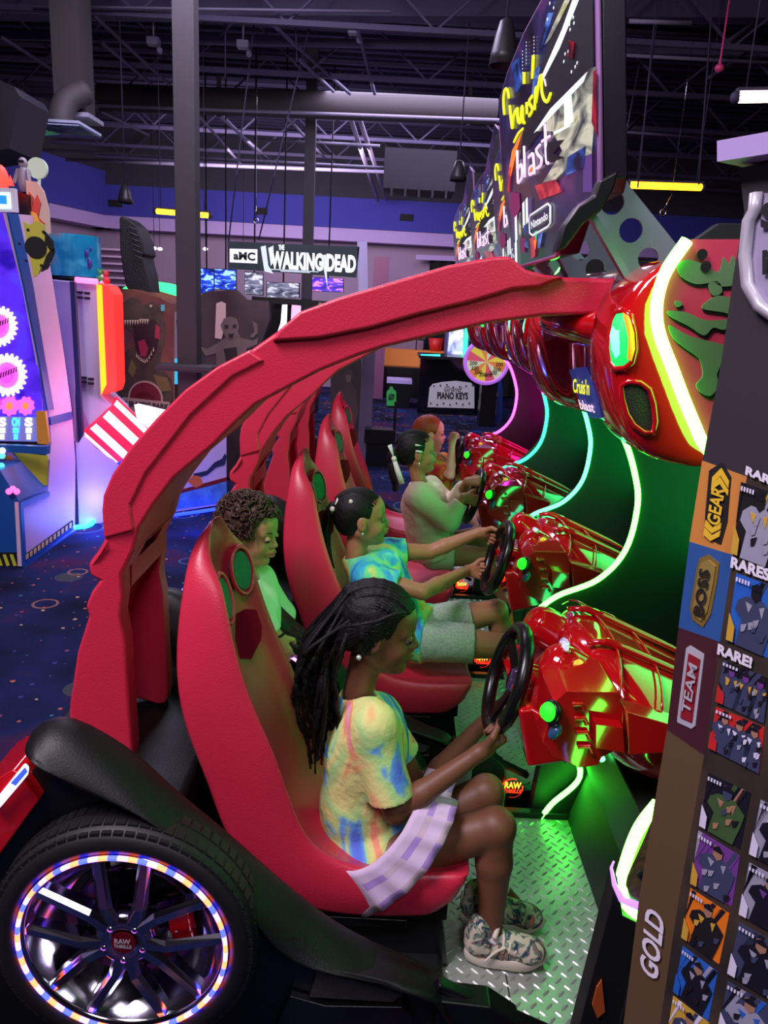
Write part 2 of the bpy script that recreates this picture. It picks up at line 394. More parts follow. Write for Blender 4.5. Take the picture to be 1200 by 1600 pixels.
# --- platform with tread plate
mb = MB()
mb.pxz([(0.20, 0.02), (0.20, 0.115), (0.72, 0.115), (0.72, 0.02)], YC-0.44, YC+0.46)
for y in (YC-0.455, YC+0.455): mb.box((0.50, y, 0.075), (0.66, 0.03, 0.13))
build(mb, 'floor_platform', 'black2', CAB, bevel=0.004)
mb = MB(); zt = 0.118
mb.box((0.46, YC, zt-0.001), (0.56, 0.88, 0.006))
p = 0.021
for i in range(-14, 15):
    for j in range(-22, 23):
        if (i+j) % 2: continue
        cx, cy = 0.46+i*p*0.93, YC+j*p*0.93
        if not (0.19 < cx < 0.735): continue
        a = math.radians(45 if (i % 2) else -45); u = V(math.cos(a), math.sin(a), 0)*0.0155; v = V(-math.sin(a), math.cos(a), 0)*0.0042; c = V(cx, cy, zt+0.002); t = V(0, 0, 0.0028)
        mb.add([c-u, c-u*.5+v, c+u*.5+v, c+u, c+u*.5-v, c-u*.5-v, c-u*.5+t, c+u*.5+t], [(0, 6, 1), (1, 6, 7, 2), (2, 7, 3), (3, 7, 4), (4, 7, 6, 5), (5, 6, 0)])
mb.box((0.385, YC-0.1, zt+0.003), (0.003, 0.62, 0.001), mi=1)
tp = build(mb, 'tread_plate', ['steel', 'black0'], CAB)
# --- fender / tub
def fender(side):
    crest = [(38, 1158), (60, 1125), (105, 1120), (160, 1150), (215, 1186), (250, 1222), (300, 1265), (345, 1300), (400, 1350), (460, 1402), (520, 1448), (580, 1480), (640, 1503), (690, 1528), (708, 1548), (722, 1585)]
    lower = [(44, 1186), (62, 1204), (105, 1226), (160, 1250), (215, 1276), (250, 1298), (300, 1332), (345, 1372), (392, 1432), (430, 1490), (480, 1520), (560, 1530), (630, 1545), (676, 1562), (690, 1580), (700, 1620)]
    rings = []
    for a, b in zip(crest, lower):
        c = U(a[0], a[1], 1.43); l = U(b[0], b[1], 1.335); dz = c.z-l.z
        sec = [(c.x, 1.50, c.z-0.16), (c.x, 1.475, c.z-0.03), (c.x, 1.455, c.z-0.004), (c.x, 1.43, c.z), (c.x*.9+l.x*.1, 1.40, c.z-dz*.08), (c.x*.7+l.x*.3, 1.372, c.z-dz*.3), (c.x*.4+l.x*.6, 1.35, c.z-dz*.62), (c.x*.1+l.x*.9, 1.336, c.z-dz*.93), (l.x, 1.335, l.z), (l.x, 1.36, l.z-0.01), (l.x, 1.42, l.z-0.012)]
        rings.append([V(x, y if side < 0 else mirY(y), z) for x, y, z in sec])
    return rings
for side in (-1, 1):
    mb = MB(); r = fender(side)
    n = len(r[0]); mb.loft(r, closed=False, caps=False)
    for e in (0, -1): mb.add(r[e], [tuple(range(n))], 0)
    f = build(mb, 'fender', 'black', CAB, sub=1, fixn=True, smooth=True)
    md = f.modifiers.new('solid', 'SOLIDIFY'); md.thickness = 0.008
    # dark side panel behind and below the fender line
    mb = MB(); y0, y1 = (1.40, 1.46) if side < 0 else (mirY(1.46), mirY(1.40))
    mb.pxz([(-0.93, 0.10), (-0.97, 0.40)]+prof(1.40, [(60, 1190), (105, 1212), (160, 1236), (215, 1262), (250, 1285), (300, 1318), (345, 1358), (392, 1418), (430, 1475), (480, 1508), (560, 1520), (630, 1538), (676, 1556), (700, 1580)])+[(0.27, 0.02), (-0.80, 0.02)], y0, y1)
    sp = build(mb, 'side_panel', 'black2', CAB, bevel=0.006)
    if side < 0:
        mb = MB(); pl = Pl((0, 1.398, 0), (0, -1, 0))
        patch(mb, pl, [(430, 1600), (455, 1545), (510, 1560), (628, 1562), (646, 1578), (640, 1596), (560, 1612), (470, 1625)], t=0.02)
        patch(mb, pl, [(484, 1552), (496, 1510), (560, 1527), (628, 1547), (614, 1560)], t=0.012, mi=1)
        build(mb, 'side_vent', ['black2', mat('vent_mesh', (60, 60, 62), 0.5, bump=(500, 1.0, 0.004))], sp, bevel=0.003)
mb = MB()
mb.pxz([(-0.92, 0.30), (-0.93, 0.50), (-0.86, 0.63), (-0.60, 0.655), (-0.44, 0.60), (-0.42, 0.10), (-0.86, 0.10)], 1.45, mirY(1.45))
mb.pxz([(-0.45, 0.02), (-0.45, 0.16), (0.22, 0.16), (0.22, 0.02)], 1.45, mirY(1.45))
build(mb, 'rear_deck', 'black', CAB, bevel=0.02, seg=3)
# tail lamp
mb = MB(); A = prof(1.40, [(-60, 1330), (-30, 1225), (30, 1190), (42, 1196), (70, 1238), (0, 1335)])
mb.pxz(A, 1.37, 1.56)
mb.pxz([(x, z) for x, z in prof(1.36, [(-14, 1258), (35, 1197), (42, 1204), (40, 1215), (0, 1262)])], 1.352, 1.375, mi=1)
tl = build(mb, 'tail_lamp', ['redgloss', emit('tail_lamp_lens', (215, 225, 255), 1.2)], CAB, bevel=0.004)
mb = MB(); mb.pxz(prof(1.35, [(18, 1222), (38, 1200), (42, 1207), (26, 1226)]), 1.346, 1.353); build(mb, 'blue_lens', emit('blue_tail_lens', (40, 60, 235), 2.0), tl)
# --- rear wheel
WC = V(-0.494, 1.338, 0.452); mb = MB()
prf = [(0.222, 0.02), (0.226, -0.024), (0.238, -0.030), (0.258, -0.030), (0.270, -0.020), (0.280, -0.002), (0.283, 0.02), (0.283, 0.06), (0.26, 0.07), (0.22, 0.07)]
mb.lathe(prf, WC, (0, 1, 0), 72)
for k in range(72):
    a = 2*math.pi*k/72; u = V(math.cos(a), 0, math.sin(a)); tg = V(-math.sin(a), 0, math.cos(a)); R = Matrix((tg, (0, 1, 0), u)).transposed()
    mb.box(WC+u*0.278+V(0, 0.012, 0), (0.019, 0.034, 0.010), R); mb.box(WC+u*0.267+V(0, -0.018, 0), (0.019, 0.010, 0.014), R)
    mb.box(WC+u*0.282+V(0, 0.046, 0), (0.019, 0.025, 0.006), R)
tire = build(mb, 'rear_wheel', 'rubber', CAB)
mb = MB()
mb.lathe([(0.150, 0.07), (0.205, 0.05), (0.222, 0.0), (0.222, -0.02), (0.212, -0.024), (0.206, -0.012), (0.195, 0.03), (0.15, 0.055)], WC, (0, 1, 0), 72)
def spoke(a, off, mb):
    u = V(math.cos(a), 0, math.sin(a)); tg = V(-math.sin(a), 0, math.cos(a)); st = WC+u*0.040+tg*off*0.018; md = WC+u*0.085+tg*off*0.036; en = WC+u*0.206+tg*off*0.050
    def ringat(p, w, y, d): return [p+tg*w+V(0, y+d, 0), p+tg*w+V(0, y, 0), p+tg*w*.5+V(0, y-0.008, 0), p-tg*w*.5+V(0, y-0.008, 0), p-tg*w+V(0, y, 0), p-tg*w+V(0, y+d, 0)]
    mb.loft([ringat(st, 0.020, -0.010, 0.03), ringat(md, 0.016, -0.012, 0.028), ringat(en, 0.014, -0.006, 0.02)], smooth=False)
for k in range(5):
    a = math.radians(90+72*k+0)
    spoke(a, -1, mb); spoke(a, 1, mb)
mb.lathe([(0.001, -0.012), (0.030, -0.012), (0.042, -0.020), (0.058, -0.013), (0.066, 0.0), (0.058, 0.03)], WC, (0, 1, 0), 40)
for k in range(5):
    a = math.radians(54+72*k); mb.lathe([(0.001, -0.02), (0.006, -0.02), (0.007, -0.008)], WC+V(math.cos(a), 0, math.sin(a))*0.043, (0, 1, 0), 8)
rim = build(mb, 'rim', 'chrome', tire)
mb = MB(); mb.lathe([(0.001, 0.075), (0.2, 0.075), (0.21, 0.08)], WC, (0, 1, 0), 40); mb.lathe([(0.001, 0.052), (0.125, 0.052), (0.13, 0.06), (0.13, 0.07)], WC, (0, 1, 0), 40, mi=1)
build(mb, 'brake_disc', ['black0', mat('brake_disc', (60, 60, 66), 0.25, 1.0)], tire)
mb = MB(); n = 68
for k in range(n):
    a0 = 2*math.pi*k/n; a1 = 2*math.pi*(k+1)/n; P = [WC+V(math.cos(a), 0, math.sin(a))*0.2175+V(0, -0.026, 0) for a in (a0, (a0+a1)/2, a1)]
    mb.tube(P, 0.0052, 6, mi=k % 3 if k % 3 < 2 else 2, caps=False)
build(mb, 'light_ring', [emit('ring_orange', (255, 96, 60), 5), emit('ring_pink', (225, 120, 255), 4), emit('ring_blue', (40, 50, 255), 7)], tire)
mb = MB(); 
for a, w_ in ((22, 0.05), (-2, 0.055)):
    c = WC+V(math.cos(math.radians(a)), 0, math.sin(math.radians(a)))*0.115+V(0, 0.03, 0); mb.box(c, (0.05, 0.03, w_), Matrix.Rotation(math.radians(-12), 3, 'Y'))
cal = build(mb, 'brake_caliper', 'redgloss', tire, bevel=0.006)
mb = MB(); mb.disc(WC+V(0, -0.0135, 0), (0, -1, 0), 0.026, 0.003); pl = Pl(WC+V(0, -0.019, 0), (0, -1, 0)); hc = WC+V(0, -0.0195, 0)
for s_, z0, hgt, wd in (('RAW', 0.001, 0.013, 0.034), ('THRILLS', -0.010, 0.009, 0.038)):
    text_mb(mb, s_, hc+V(-wd/2, 0, z0), hc+V(wd/2, 0, z0), hc+V(-wd/2, 0, z0+hgt), mi=1, bold=0.03, thick=0.001)
build(mb, 'hub_cap', [mat('hub_cap_red', (96, 8, 20), 0.3), mat('silver_print', (205, 205, 212), 0.3, 0.3)], tire)
mb = MB(); c0 = WC+V(0.118, 0.012, -0.005)
text_mb(mb, 'RAW', c0+V(-0.018, 0, 0.006), c0+V(0.014, 0, 0.0), c0+V(-0.015, 0, 0.018), bold=0.03); text_mb(mb, 'THRILLS', c0+V(-0.018, 0, -0.004), c0+V(0.014, 0, -0.010), c0+V(-0.015, 0, 0.004), bold=0.02)
build(mb, 'caliper_lettering', mat('white_print', (220, 220, 225), 0.4), cal if False else tire)
# --- seat
NF = [(330, 819, 1.765), (325, 850, 1.72), (326, 882, 1.685), (345, 918, 1.655), (354, 965, 1.635), (368, 1035, 1.615), (393, 1110, 1.605), (424, 1175, 1.60), (446, 1240, 1.60), (462, 1290, 1.60), (492, 1340, 1.60), (560, 1368, 1.60), (650, 1374, 1.60), (722, 1372, 1.60), (742, 1378, 1.605)]
NR = [(322, 822), (302, 850), (290, 880), (282, 925), (273, 985), (270, 1060), (280, 1130), (303, 1190), (324, 1240), (342, 1298), (382, 1372), (460, 1428), (560, 1440), (650, 1440), (722, 1434)]
rings = []
for i, ((a, b, y), (c, d)) in enumerate(zip(NF, NR)):
    f = U(a, b, y); r = U(c, d, y); back = i < 10
    dirn = (f-r).normalized(); t = min((f-r).length, 0.2)
    rec = dirn*(-((0.055 if i < 10 else 0.035) if i > 2 else 0.014)) if i < 14 else V(0, 0, -0.006)
    rr = V(r.x, y+0.02, r.z); bw = 0.035 if i > 2 else 0.02
    q = [V(r.x, y+0.012, r.z), V(r.x*.55+f.x*.45, y-0.006, r.z*.55+f.z*.45), V(r.x*.1+f.x*.9, y, r.z*.1+f.z*.9), V(f.x, y+0.012, f.z), V(f.x, y+bw*.8, f.z)+dirn*0.002, V(f.x, y+bw+0.03, f.z)+rec]
    cen = [V(f.x, YC-0.03, f.z)+rec*1.15]
    ring = q+cen; m_ = [V(p.x, mirY(p.y), p.z) for p in ring[::-1]]
    rings.append(ring+m_)
mb = MB(); mb.loft(rings); seat = build(mb, 'seat', 'red', CAB, sub=3, fixn=True, smooth=True); crease_loft(seat, 14, (0, 3, 10, 13), 0.75)
SEATR = rings
def seat_pt(a, b, y, lift=0.0):
    """a point on the seat's front surface: seen through px (a,b) at depth y"""
    p = U(a, b, y); return V(p.x+lift, p.y, p.z)
mb = MB(); gm = MB()
m_sg = mat('green_speaker_mesh', (40, 120, 90), 0.5, bump=(420, 1.0, 0.004))
for (cx, cy, y, w_, h_, yaw_) in ((377, 891, 1.93, 0.030, 0.052, -34), (349, 936, 1.735, 0.028, 0.052, -12)):
    c = U(cx, cy, y); tilt = Matrix.Rotation(math.radians(yaw_), 3, 'Z') @ Matrix.Rotation(math.radians(-14), 3, 'Y'); an_ = [2*math.pi*i/28 for i in range(28)]
    mb = MB(); gm = MB(); mb.tube([c+tilt @ V(0.004, 1.25*w_*math.cos(t), 1.22*h_*math.sin(t)) for t in an_], 0.0060, 8, closed=True)
    gm.add([c+tilt @ V(0.006, w_*math.cos(t), h_*math.sin(t)) for t in an_]+[c+tilt @ V(-0.02, w_*math.cos(t), h_*math.sin(t)) for t in an_],
           [tuple(range(28))]+[(i, (i+1) % 28, (i+1) % 28+28, i+28) for i in range(28)])
    build(mb, 'speaker_bezel', 'red', seat); build(gm, 'speaker_grille', m_sg, seat, fixn=True)
mb = MB(); A = [U(a, b, YC) for a, b in ((378, 960), (392, 952), (401, 978), (400, 998), (384, 1030), (377, 1000))]
mb.prism([p+V(0.014, 0, 0) for p in A], (-0.03, 0, 0)); build(mb, 'belt_slot', 'redshade', seat, bevel=0.003)  # solid piece; the shade inside the slot is put into its dark red
mb = MB(); mb.pxz([(-0.12, 0.12), (-0.13, 0.33), (0.20, 0.33), (0.235, 0.12)], 1.63, mirY(1.63)); mb.box((0.04, 1.625, 0.305), (0.36, 0.02, 0.05)); mb.box((0.0, 1.622, 0.26), (0.24, 0.012, 0.025))
for x in (0.05, 0.10, 0.15): mb.lathe([(0.0001, 0), (0.006, 0), (0.006, 0.004)], (x, 1.614, 0.305), (0, 1, 0), 10)
build(mb, 'seat_base', 'black2', CAB, bevel=0.006)
# --- roll bar
YN, YF = 1.64, 2.00
outer = [(105, 1173), (108, 1100), (120, 1020), (138, 963), (133, 948), (142, 926), (155, 908), (140, 900), (137, 882), (152, 862), (163, 843), (159, 800), (162, 775), (176, 742), (205, 700), (245, 655), (290, 610), (340, 574), (390, 548), (430, 520), (470, 490), (530, 468), (600, 447), (700, 418), (770, 405), (795, 404), (820, 425), (850, 432), (990, 436)]
inner = [(990, 490), (900, 492), (850, 494), (760, 506), (680, 524), (600, 543), (560, 556), (500, 580), (440, 612), (400, 633), (370, 660), (333, 697), (273, 747), (240, 790), (217, 827), (208, 863), (191, 897), (192, 930), (188, 962)]
leg_in = [(188, 962), (195, 1000), (199, 1067), (207, 1173), (203, 1196), (190, 1198)]
top = prof(YN, outer[3:]+inner); footp = prof(YN, outer[:4]+leg_in)
win = prof(YN, [(155, 912), (140, 903), (138, 880), (155, 860), (163, 843), (208, 863), (191, 897), (192, 930), (188, 962), (138, 963), (134, 950), (142, 930)])
mb = MB()
up = prof(YN, outer[9:]+inner[:16]); mb.pxz(up, YN, YF)
lo = prof(YN, outer[:10]+[inner[15]]+inner[16:]+leg_in[1:])
mb.pxz(lo, YN, YN+0.06); mb.pxz(lo, YF-0.06, YF)
fr = prof(YN, [(217, 827), (208, 863), (191, 897), (192, 930)])
mb.pxz([(x-0.035, z) for x, z in fr[::-1]]+fr, YN+0.05, YN+0.11); mb.pxz([(x-0.035, z) for x, z in fr[::-1]]+fr, YF-0.11, YF-0.05)
mb.pxz([(x-0.035, z) for x, z in fr[:2][::-1]]+fr[:2], YN+0.05, YF-0.05); mb.pxz([(x-0.035, z) for x, z in fr[2:][::-1]]+fr[2:], YN+0.05, YF-0.05)
rear = prof(YN, outer[:10]); rr = [(x+0.03, z) for x, z in rear]
mb.pxz(rear+rr[::-1], YN+0.05, YF-0.05)
rb = build(mb, 'roll_bar', 'red', CAB, bevel=0.009, seg=3)
mb = MB(); ridge = prof(YN, [(425, 536), (437, 518), (470, 490), (530, 468), (600, 447), (700, 418), (770, 405), (795, 404), (820, 425), (850, 433), (880, 436), (840, 452), (800, 455), (737, 474), (654, 494), (580, 515), (500, 531)])
cx_, cz_ = sum(a for a, b in ridge)/len(ridge), sum(b for a, b in ridge)/len(ridge)
mb.pxz([(a, b+0.004) for a, b in ridge], YN-0.014, YF+0.014)
mb.pxz([(a, b+0.002) for a, b in prof(YN, [(162, 775), (176, 742), (205, 700), (245, 655), (290, 610), (340, 574), (390, 548), (415, 565), (365, 590), (300, 650), (230, 740), (205, 790), (210, 830), (163, 843), (160, 800)])], YN-0.006, YF+0.006)
build(mb, 'roll_bar_flange', 'red', rb, bevel=0.007, seg=3)
# --- side panels of the screen bay, with light strips along their front edges
farE = [(0.47, 1.90), (0.44, 1.84), (0.44, 1.77), (0.48, 1.69), (0.525, 1.61), (0.56, 1.56), (0.64, 1.50), (0.705, 1.435), (0.755, 1.325), (0.776, 1.226), (0.758, 1.085), (0.685, 0.985), (0.567, 0.925), (0.505, 0.866), (0.486, 0.82)]
farL = [(0.49, 0.76), (0.56, 0.60), (0.66, 0.42), (0.712, 0.286), (0.631, 0.177), (0.60, 0.12)]
nearL = [(0.62, 0.93), (0.573, 0.856), (0.545, 0.80), (0.530, 0.73), (0.526, 0.664), (0.545, 0.615), (0.582, 0.588)]
sm = lambda P, k=5: [(p.x, p.z) for p in smoothpts([V(a, 0, b) for a, b in P], k)]
fe = sm(farE)+sm(farL)
mb = MB(); mb.pxz([(x+0.012, z) for x, z in fe]+[(1.12, 0.02), (1.12, 1.95), (0.52, 1.93)], 2.275, 2.30); build(mb, 'bay_side_panel', 'bay', CAB, bevel=0.002)
ne = sm(farE[:12])+sm(nearL)
mb = MB(); mb.pxz([(x+0.012, z) for x, z in ne]+[(1.12, 0.58), (1.12, 1.95), (0.52, 1.93)], 1.325, 1.345); nearpan = build(mb, 'bay_side_panel', 'bay', CAB, bevel=0.002)
LEDM = {}
def ledmats(tag_, c, s_): 
    return [emit('light_strip_'+tag_, c, s_), emit('light_strip_beads_'+tag_, tuple(min(255, v+110) for v in c), s_*1.3)]
LEDM['near'] = ledmats('green', (62, 255, 58), 15.0)
def strip(name, pts, Y, mats, r=0.0088, beads=True):
    P = smoothpts([V(a, Y, b) for a, b in pts], 6); mb = MB(); mb.tube(P, r, 8)
    if beads:
        acc = 0; q = P[0]
        for a, b in zip(P[:-1], P[1:]):
            L = (b-a).length; t = 0
            while acc+L-t > 0.012 if False else acc+L >= 0.0125:
                st = 0.0125-acc; a = a+(b-a).normalized()*st; L -= st; acc = 0; mb.ball(a+V(-0.0035, -0.003, 0), 0.0042, 6, mi=1)
            acc += L
    return build(mb, name, mats, CAB)
strip('light_strip', farE, 2.268, LEDM['near'])
strip('light_strip', farL[2:], 2.268, LEDM['near'])
LEDN = ledmats('lime', (96, 255, 66), 13.0)
strip('light_strip', farE[:7], 1.318, LEDN, r=0.0105)
strip('light_strip', nearL[1:]+[(0.64, 0.57)], 1.318, LEDN, r=0.0125)
mb = MB(); mb.tube([V(0.61, 1.78, 0.66), V(0.61, 2.22, 0.66)], 0.009, 8); build(mb, 'under_dash_fill_light', emit('under_dash_fill_green', (60, 255, 110), 11.0), CAB)  # added strip, hidden from view, throws green light on the tread plate
# art on the outer face of the near panel
artp = Pl((0, 1.325, 0), (0, -1, 0)); mb = MB()
patch(mb, artp, [(1080, 374), (1066, 388), (1045, 415), (1035, 445), (1034, 480), (1040, 520), (1056, 570), (1076, 620), (1096, 665), (1112, 700), (1180, 700), (1190, 374)], t=0.002)
ap = build(mb, 'side_art', mat('pink_red_print', (212, 60, 92), 0.5), nearpan)
mb = MB()
def blob(pts, mi=0, lift=0.002): patch(mb, artp, [(p.x, p.y) for p in smoothpts([V(a, b, 0) for a, b in pts], 4, closed=True)], mi=mi, lift=lift)
for mi, dx, dy, lf in ((1, 3, 5, 0.002), (0, 0, 0, 0.004)):
    for g in ([(1057, 415), (1072, 406), (1095, 412), (1120, 425), (1128, 402), (1136, 412), (1144, 400), (1150, 440), (1128, 448), (1112, 442), (1085, 444), (1062, 432)],
              [(1105, 445), (1120, 440), (1126, 456), (1112, 462)], [(1104, 470), (1122, 462), (1148, 470), (1146, 492), (1128, 488), (1095, 482)],
              [(1042, 486), (1070, 488), (1100, 500), (1140, 500), (1130, 515), (1112, 512), (1098, 524), (1075, 510), (1048, 496)],
              [(1044, 508), (1070, 522), (1095, 530), (1130, 540), (1128, 560), (1118, 585), (1122, 600), (1108, 618), (1092, 612), (1086, 600), (1096, 586), (1090, 560), (1070, 545), (1050, 528)],
              [(1052, 472), (1060, 470), (1064, 476), (1056, 480)]):
        blob([(x+dx, y+dy) for x, y in g], mi, lf)
for c in ((1094, 398), (1100, 417)): mb.disc(artp(*c)+V(0, -0.006, 0), (0, -1, 0), 0.0085, 0.003, mi=1)
build(mb, 'splatter_print', [mat('splatter_green', (98, 134, 88), 0.6), 'black0'], nearpan)
# --- lower console: kick panel, near coin-door box
mb = MB(); mb.pxz([(0.66, 0.02), (0.735, 0.30), (0.66, 0.55), (0.62, 0.70), (1.0, 0.70), (1.0, 0.02)], 1.36, 2.27)
build(mb, 'kick_panel', 'bay', CAB, bevel=0.004)
mb = MB(); mb.pxz([(0.455, 0.02), (0.512, 0.69), (0.535, 0.60), (0.585, 0.575), (1.0, 0.56), (1.0, 0.02)], 1.305, 1.355)
mb.pxz([(0.56, 0.30), (0.575, 0.50), (0.66, 0.50), (0.66, 0.30)], 1.300, 1.308)
for k in range(3): mb.pxz([(0.575, 0.33+k*0.055), (0.58, 0.36+k*0.055), (0.65, 0.36+k*0.055), (0.65, 0.33+k*0.055)], 1.297, 1.302, mi=1)
cb = build(mb, 'coin_door_panel', ['bay', 'black0'], CAB, bevel=0.003)
mb = MB(); mb.pxz(prof(1.288, [(935, 1552), (943, 1540), (948, 1590), (936, 1600), (928, 1580)]), 1.301, 1.306); build(mb, 'orange_sticker', mat('orange_sticker', (205, 98, 40), 0.6), cb)
mb = MB(); mb.pxz(prof(1.31, [(1020, 1275), (1010, 1300), (990, 1345), (975, 1378), (985, 1398), (1010, 1415), (1060, 1415), (1060, 1270)]), 1.308, 1.328); mb.lathe([(0.0001, 0), (0.010, 0), (0.010, 0.003)], U(1003, 1365, 1.308)+V(0, -0.003, 0), (0, 1, 0), 16, mi=1)
build(mb, 'wood_side_trim', [mat('brown_wood', (110, 84, 62), 0.5, bump=(30, 0.4, 0.01)), 'black0'], nearpan, fixn=True)
mb = MB(); mb.tube([U(959, 1346, 1.305), U(955, 1356, 1.305), U(960, 1382, 1.305), U(972, 1405, 1.305), U(1002, 1418, 1.305)], [0.002, 0.003, 0.005, 0.008, 0.009], 8); build(mb, 'lower_light_strip', emit('light_strip_lavender', (170, 120, 255), 1.6), CAB)
# --- glossy hood and dash
def ring_yz(x, y0, y1, z0, z1, bow, nose=0.0):
    ym = (y0+y1)/2; w_ = (y1-y0)/2
    pts = [(y0, z0), (y0-0.004, (z0+z1)/2-0.01), (y0+0.03, z1-0.05-bow*.3), (y0+w_*.35, z1-0.008), (ym, z1+bow), (y1-w_*.35, z1-0.008), (y1-0.03, z1-0.05-bow*.3), (y1+0.004, (z0+z1)/2-0.01), (y1, z0), (ym, z0-0.02)]
    return [V(x+nose*abs(y-ym)/w_, y, z) for y, z in pts]
mb = MB()
mb.loft([ring_yz(0.475, 1.64, 2.10, 0.84, 0.965, 0.012, 0.05), ring_yz(0.50, 1.60, 2.13, 0.80, 0.99, 0.016, 0.05), ring_yz(0.56, 1.55, 2.16, 0.74, 0.995, 0.02, 0.04), ring_yz(0.66, 1.52, 2.18, 0.72, 0.955, 0.02, 0.02), ring_yz(0.80, 1.52, 2.16, 0.71, 0.90, 0.02), ring_yz(0.98, 1.60, 2.08, 0.72, 0.82, 0.015), ring_yz(1.05, 1.72, 1.96, 0.72, 0.77, 0.01)])
hood = build(mb, 'hood', 'redgloss', CAB, sub=2, fixn=True, smooth=True)
mb = MB()   # raised centre ribs and panel seams of the hood
def over(x, y, lift):  # height of the hood skin, approximated from its rings
    xs = [0.475, 0.50, 0.56, 0.66, 0.80, 0.98, 1.05]; zs = [0.977, 1.006, 1.015, 0.975, 0.92, 0.835, 0.78]; hw = [0.23, 0.265, 0.305, 0.33, 0.32, 0.24, 0.12]
    z = np.interp(x, xs, zs); h_ = np.interp(x, xs, hw); q = min(1, abs(y-1.85)/h_); return V(x, y, z-0.03*q**2-0.045*q**6+lift-0.006)
for yy in (1.74, 1.96): mb.tube([over(x, 1.85+(yy-1.85)*(1-0.4*(x-0.5)), 0.006) for x in np.linspace(0.52, 0.96, 10)], [0.006, 0.010, 0.012, 0.012, 0.011, 0.010, 0.009, 0.007, 0.005, 0.003], 10)
for xx, rr_ in ((0.60, 0.0035), (0.70, 0.003)): mb.tube([over(xx+0.10*((yy-1.85)/0.3)**2*-0.5, yy, 0.003) for yy in np.linspace(1.56, 2.14, 16)], rr_, 8)
build(mb, 'hood_rib', 'redgloss', hood)
mb = MB()
for z0, z1, s_, sh in ((0.0, 0, 'THE', 0), ): pass
pA, pB, pC = over(0.84, 1.58, 0.016), over(0.93, 1.70, 0.016), over(0.82, 1.63, 0.016)
text_mb(mb, 'TEAM DRIVER', pA, pB, pC, bold=0.0) if False else None
# gauge cluster + round housing behind the wheel
mb = MB(); ax = V(-0.965, 0, 0.26).normalized(); WH = U(792, 1060, 1.82)
col0 = WH-ax*0.03
mb.lathe([(0.0001, 0.0), (0.052, 0.0), (0.056, -0.01), (0.056, -0.13), (0.075, -0.15), (0.08, -0.20)], col0-ax*0.005, ax, 32)
mb.box(col0-ax*0.19+V(0.02, 0, 0.05), (0.14, 0.30, 0.14), Matrix.Rotation(math.radians(-18), 3, 'Y'))
mb.box(V(0.47, 1.84, 0.80), (0.20, 0.36, 0.16), Matrix.Rotation(math.radians(-14), 3, 'Y'))
for yy in (1.70, 1.94):
    mb.lathe([(0.0001, 0.05), (0.030, 0.05), (0.05, 0.03), (0.056, 0.0), (0.058, -0.08)], V(0.455, yy, 0.955), (-0.8, 0, 0.45), 28)
dash = build(mb, 'dashboard', 'redgloss', CAB, bevel=0.010, seg=3)
for a, b, m_ in ((883, 1007, mat('lens_white', (200, 190, 215), 0.1, em=(220, 200, 255), es=0.3)), (903, 1042, mat('lens_yellow', (220, 180, 60), 0.1, em=(250, 200, 90), es=0.35))):
    mb = MB(); lr = conform(mb, [dash, hood], [(a+x, b+y) for x, y in ((-9, -10), (0, -14), (8, -9), (10, 2), (6, 13), (-1, 14), (-7, 6), (-10, -3))], 0.003, 0.004); build(mb, 'gauge_lens', m_, dash)
    mb = MB(); mb.tube(lr, 0.004, 6, closed=True); build(mb, 'gauge_bezel', 'redgloss', dash)
# steering wheel
mb = MB(); u_ = ax.orthogonal().normalized(); mb.torus(WH, ax, 0.134, 0.0185, 48, 12)
for an in (0, 125, 235):
    v0 = V(0, 1, 0)*math.sin(math.radians(an)); v1 = ax.cross(V(0, 1, 0)).normalized()*math.cos(math.radians(an)); dd = (v0+v1).normalized()
    mb.bar(WH-ax*0.028, WH+dd*0.124, 0.030, 0.010, up=ax)
swl = build(mb, 'steering_wheel', mat('wheel_black_grip', (12, 12, 13), 0.28), CAB)
mb = MB(); mb.lathe([(0.0001, 0.006), (0.028, 0.004), (0.036, -0.006), (0.036, -0.03)], WH-ax*0.012, ax, 28); build(mb, 'horn_cap', mat('purple_chrome_cap', (150, 120, 190), 0.12, 0.9), swl)
# near control pod with start button
mb = MB(); podp = Pl((0, 1.52, 0), (0, -1, 0))
mb.prism([podp(*p) for p in ((866, 1098), (885, 1080), (965, 1082), (975, 1110), (972, 1168), (940, 1184), (935, 1196), (905, 1200), (865, 1182), (848, 1160))], (0, 0.17, 0))
mb.prism([podp(*p)+V(0, -0.03, 0) for p in ((925, 1120), (968, 1126), (970, 1165), (925, 1158))], (0, 0.06, 0))
mb.prism([podp(*p)+V(0, -0.02, 0) for p in ((975, 1105), (1060, 1130), (1040, 1168), (978, 1172))], (0, 0.06, 0))
mb.prism([podp(*p)+V(0, 0.02, 0) for p in ((905, 1185), (945, 1175), (930, 1202), (910, 1205))], (0, 0.10, 0))
for k in range(4): mb.tube([podp(893+k*3, 1098+k*22)+V(0, -0.006, 0), podp(908+k*4, 1098+k*22)+V(0, -0.006, 0), podp(912+k*4, 1108+k*22)+V(0, -0.006, 0)], 0.006, 8)
cpod = build(mb, 'control_pod', 'redgloss', CAB, bevel=0.007, seg=3)
mb = MB(); bc = U(855, 1112, 1.50); bax = V(-0.85, -0.45, 0.25).normalized()
mb.lathe([(0.0001, 0.0), (0.026, 0.0), (0.026, 0.012), (0.022, 0.016), (0.0001, 0.016)], bc-bax*0.02, bax, 28)
st = build(mb, 'start_button_collar', 'black2', cpod)
mb = MB(); mb.lathe([(0.0001, 0.012), (0.016, 0.009), (0.021, 0.0), (0.0215, -0.006)], bc-bax*0.002, bax, 28); build(mb, 'start_button', emit('start_green', (30, 235, 30), 1.5), cpod)
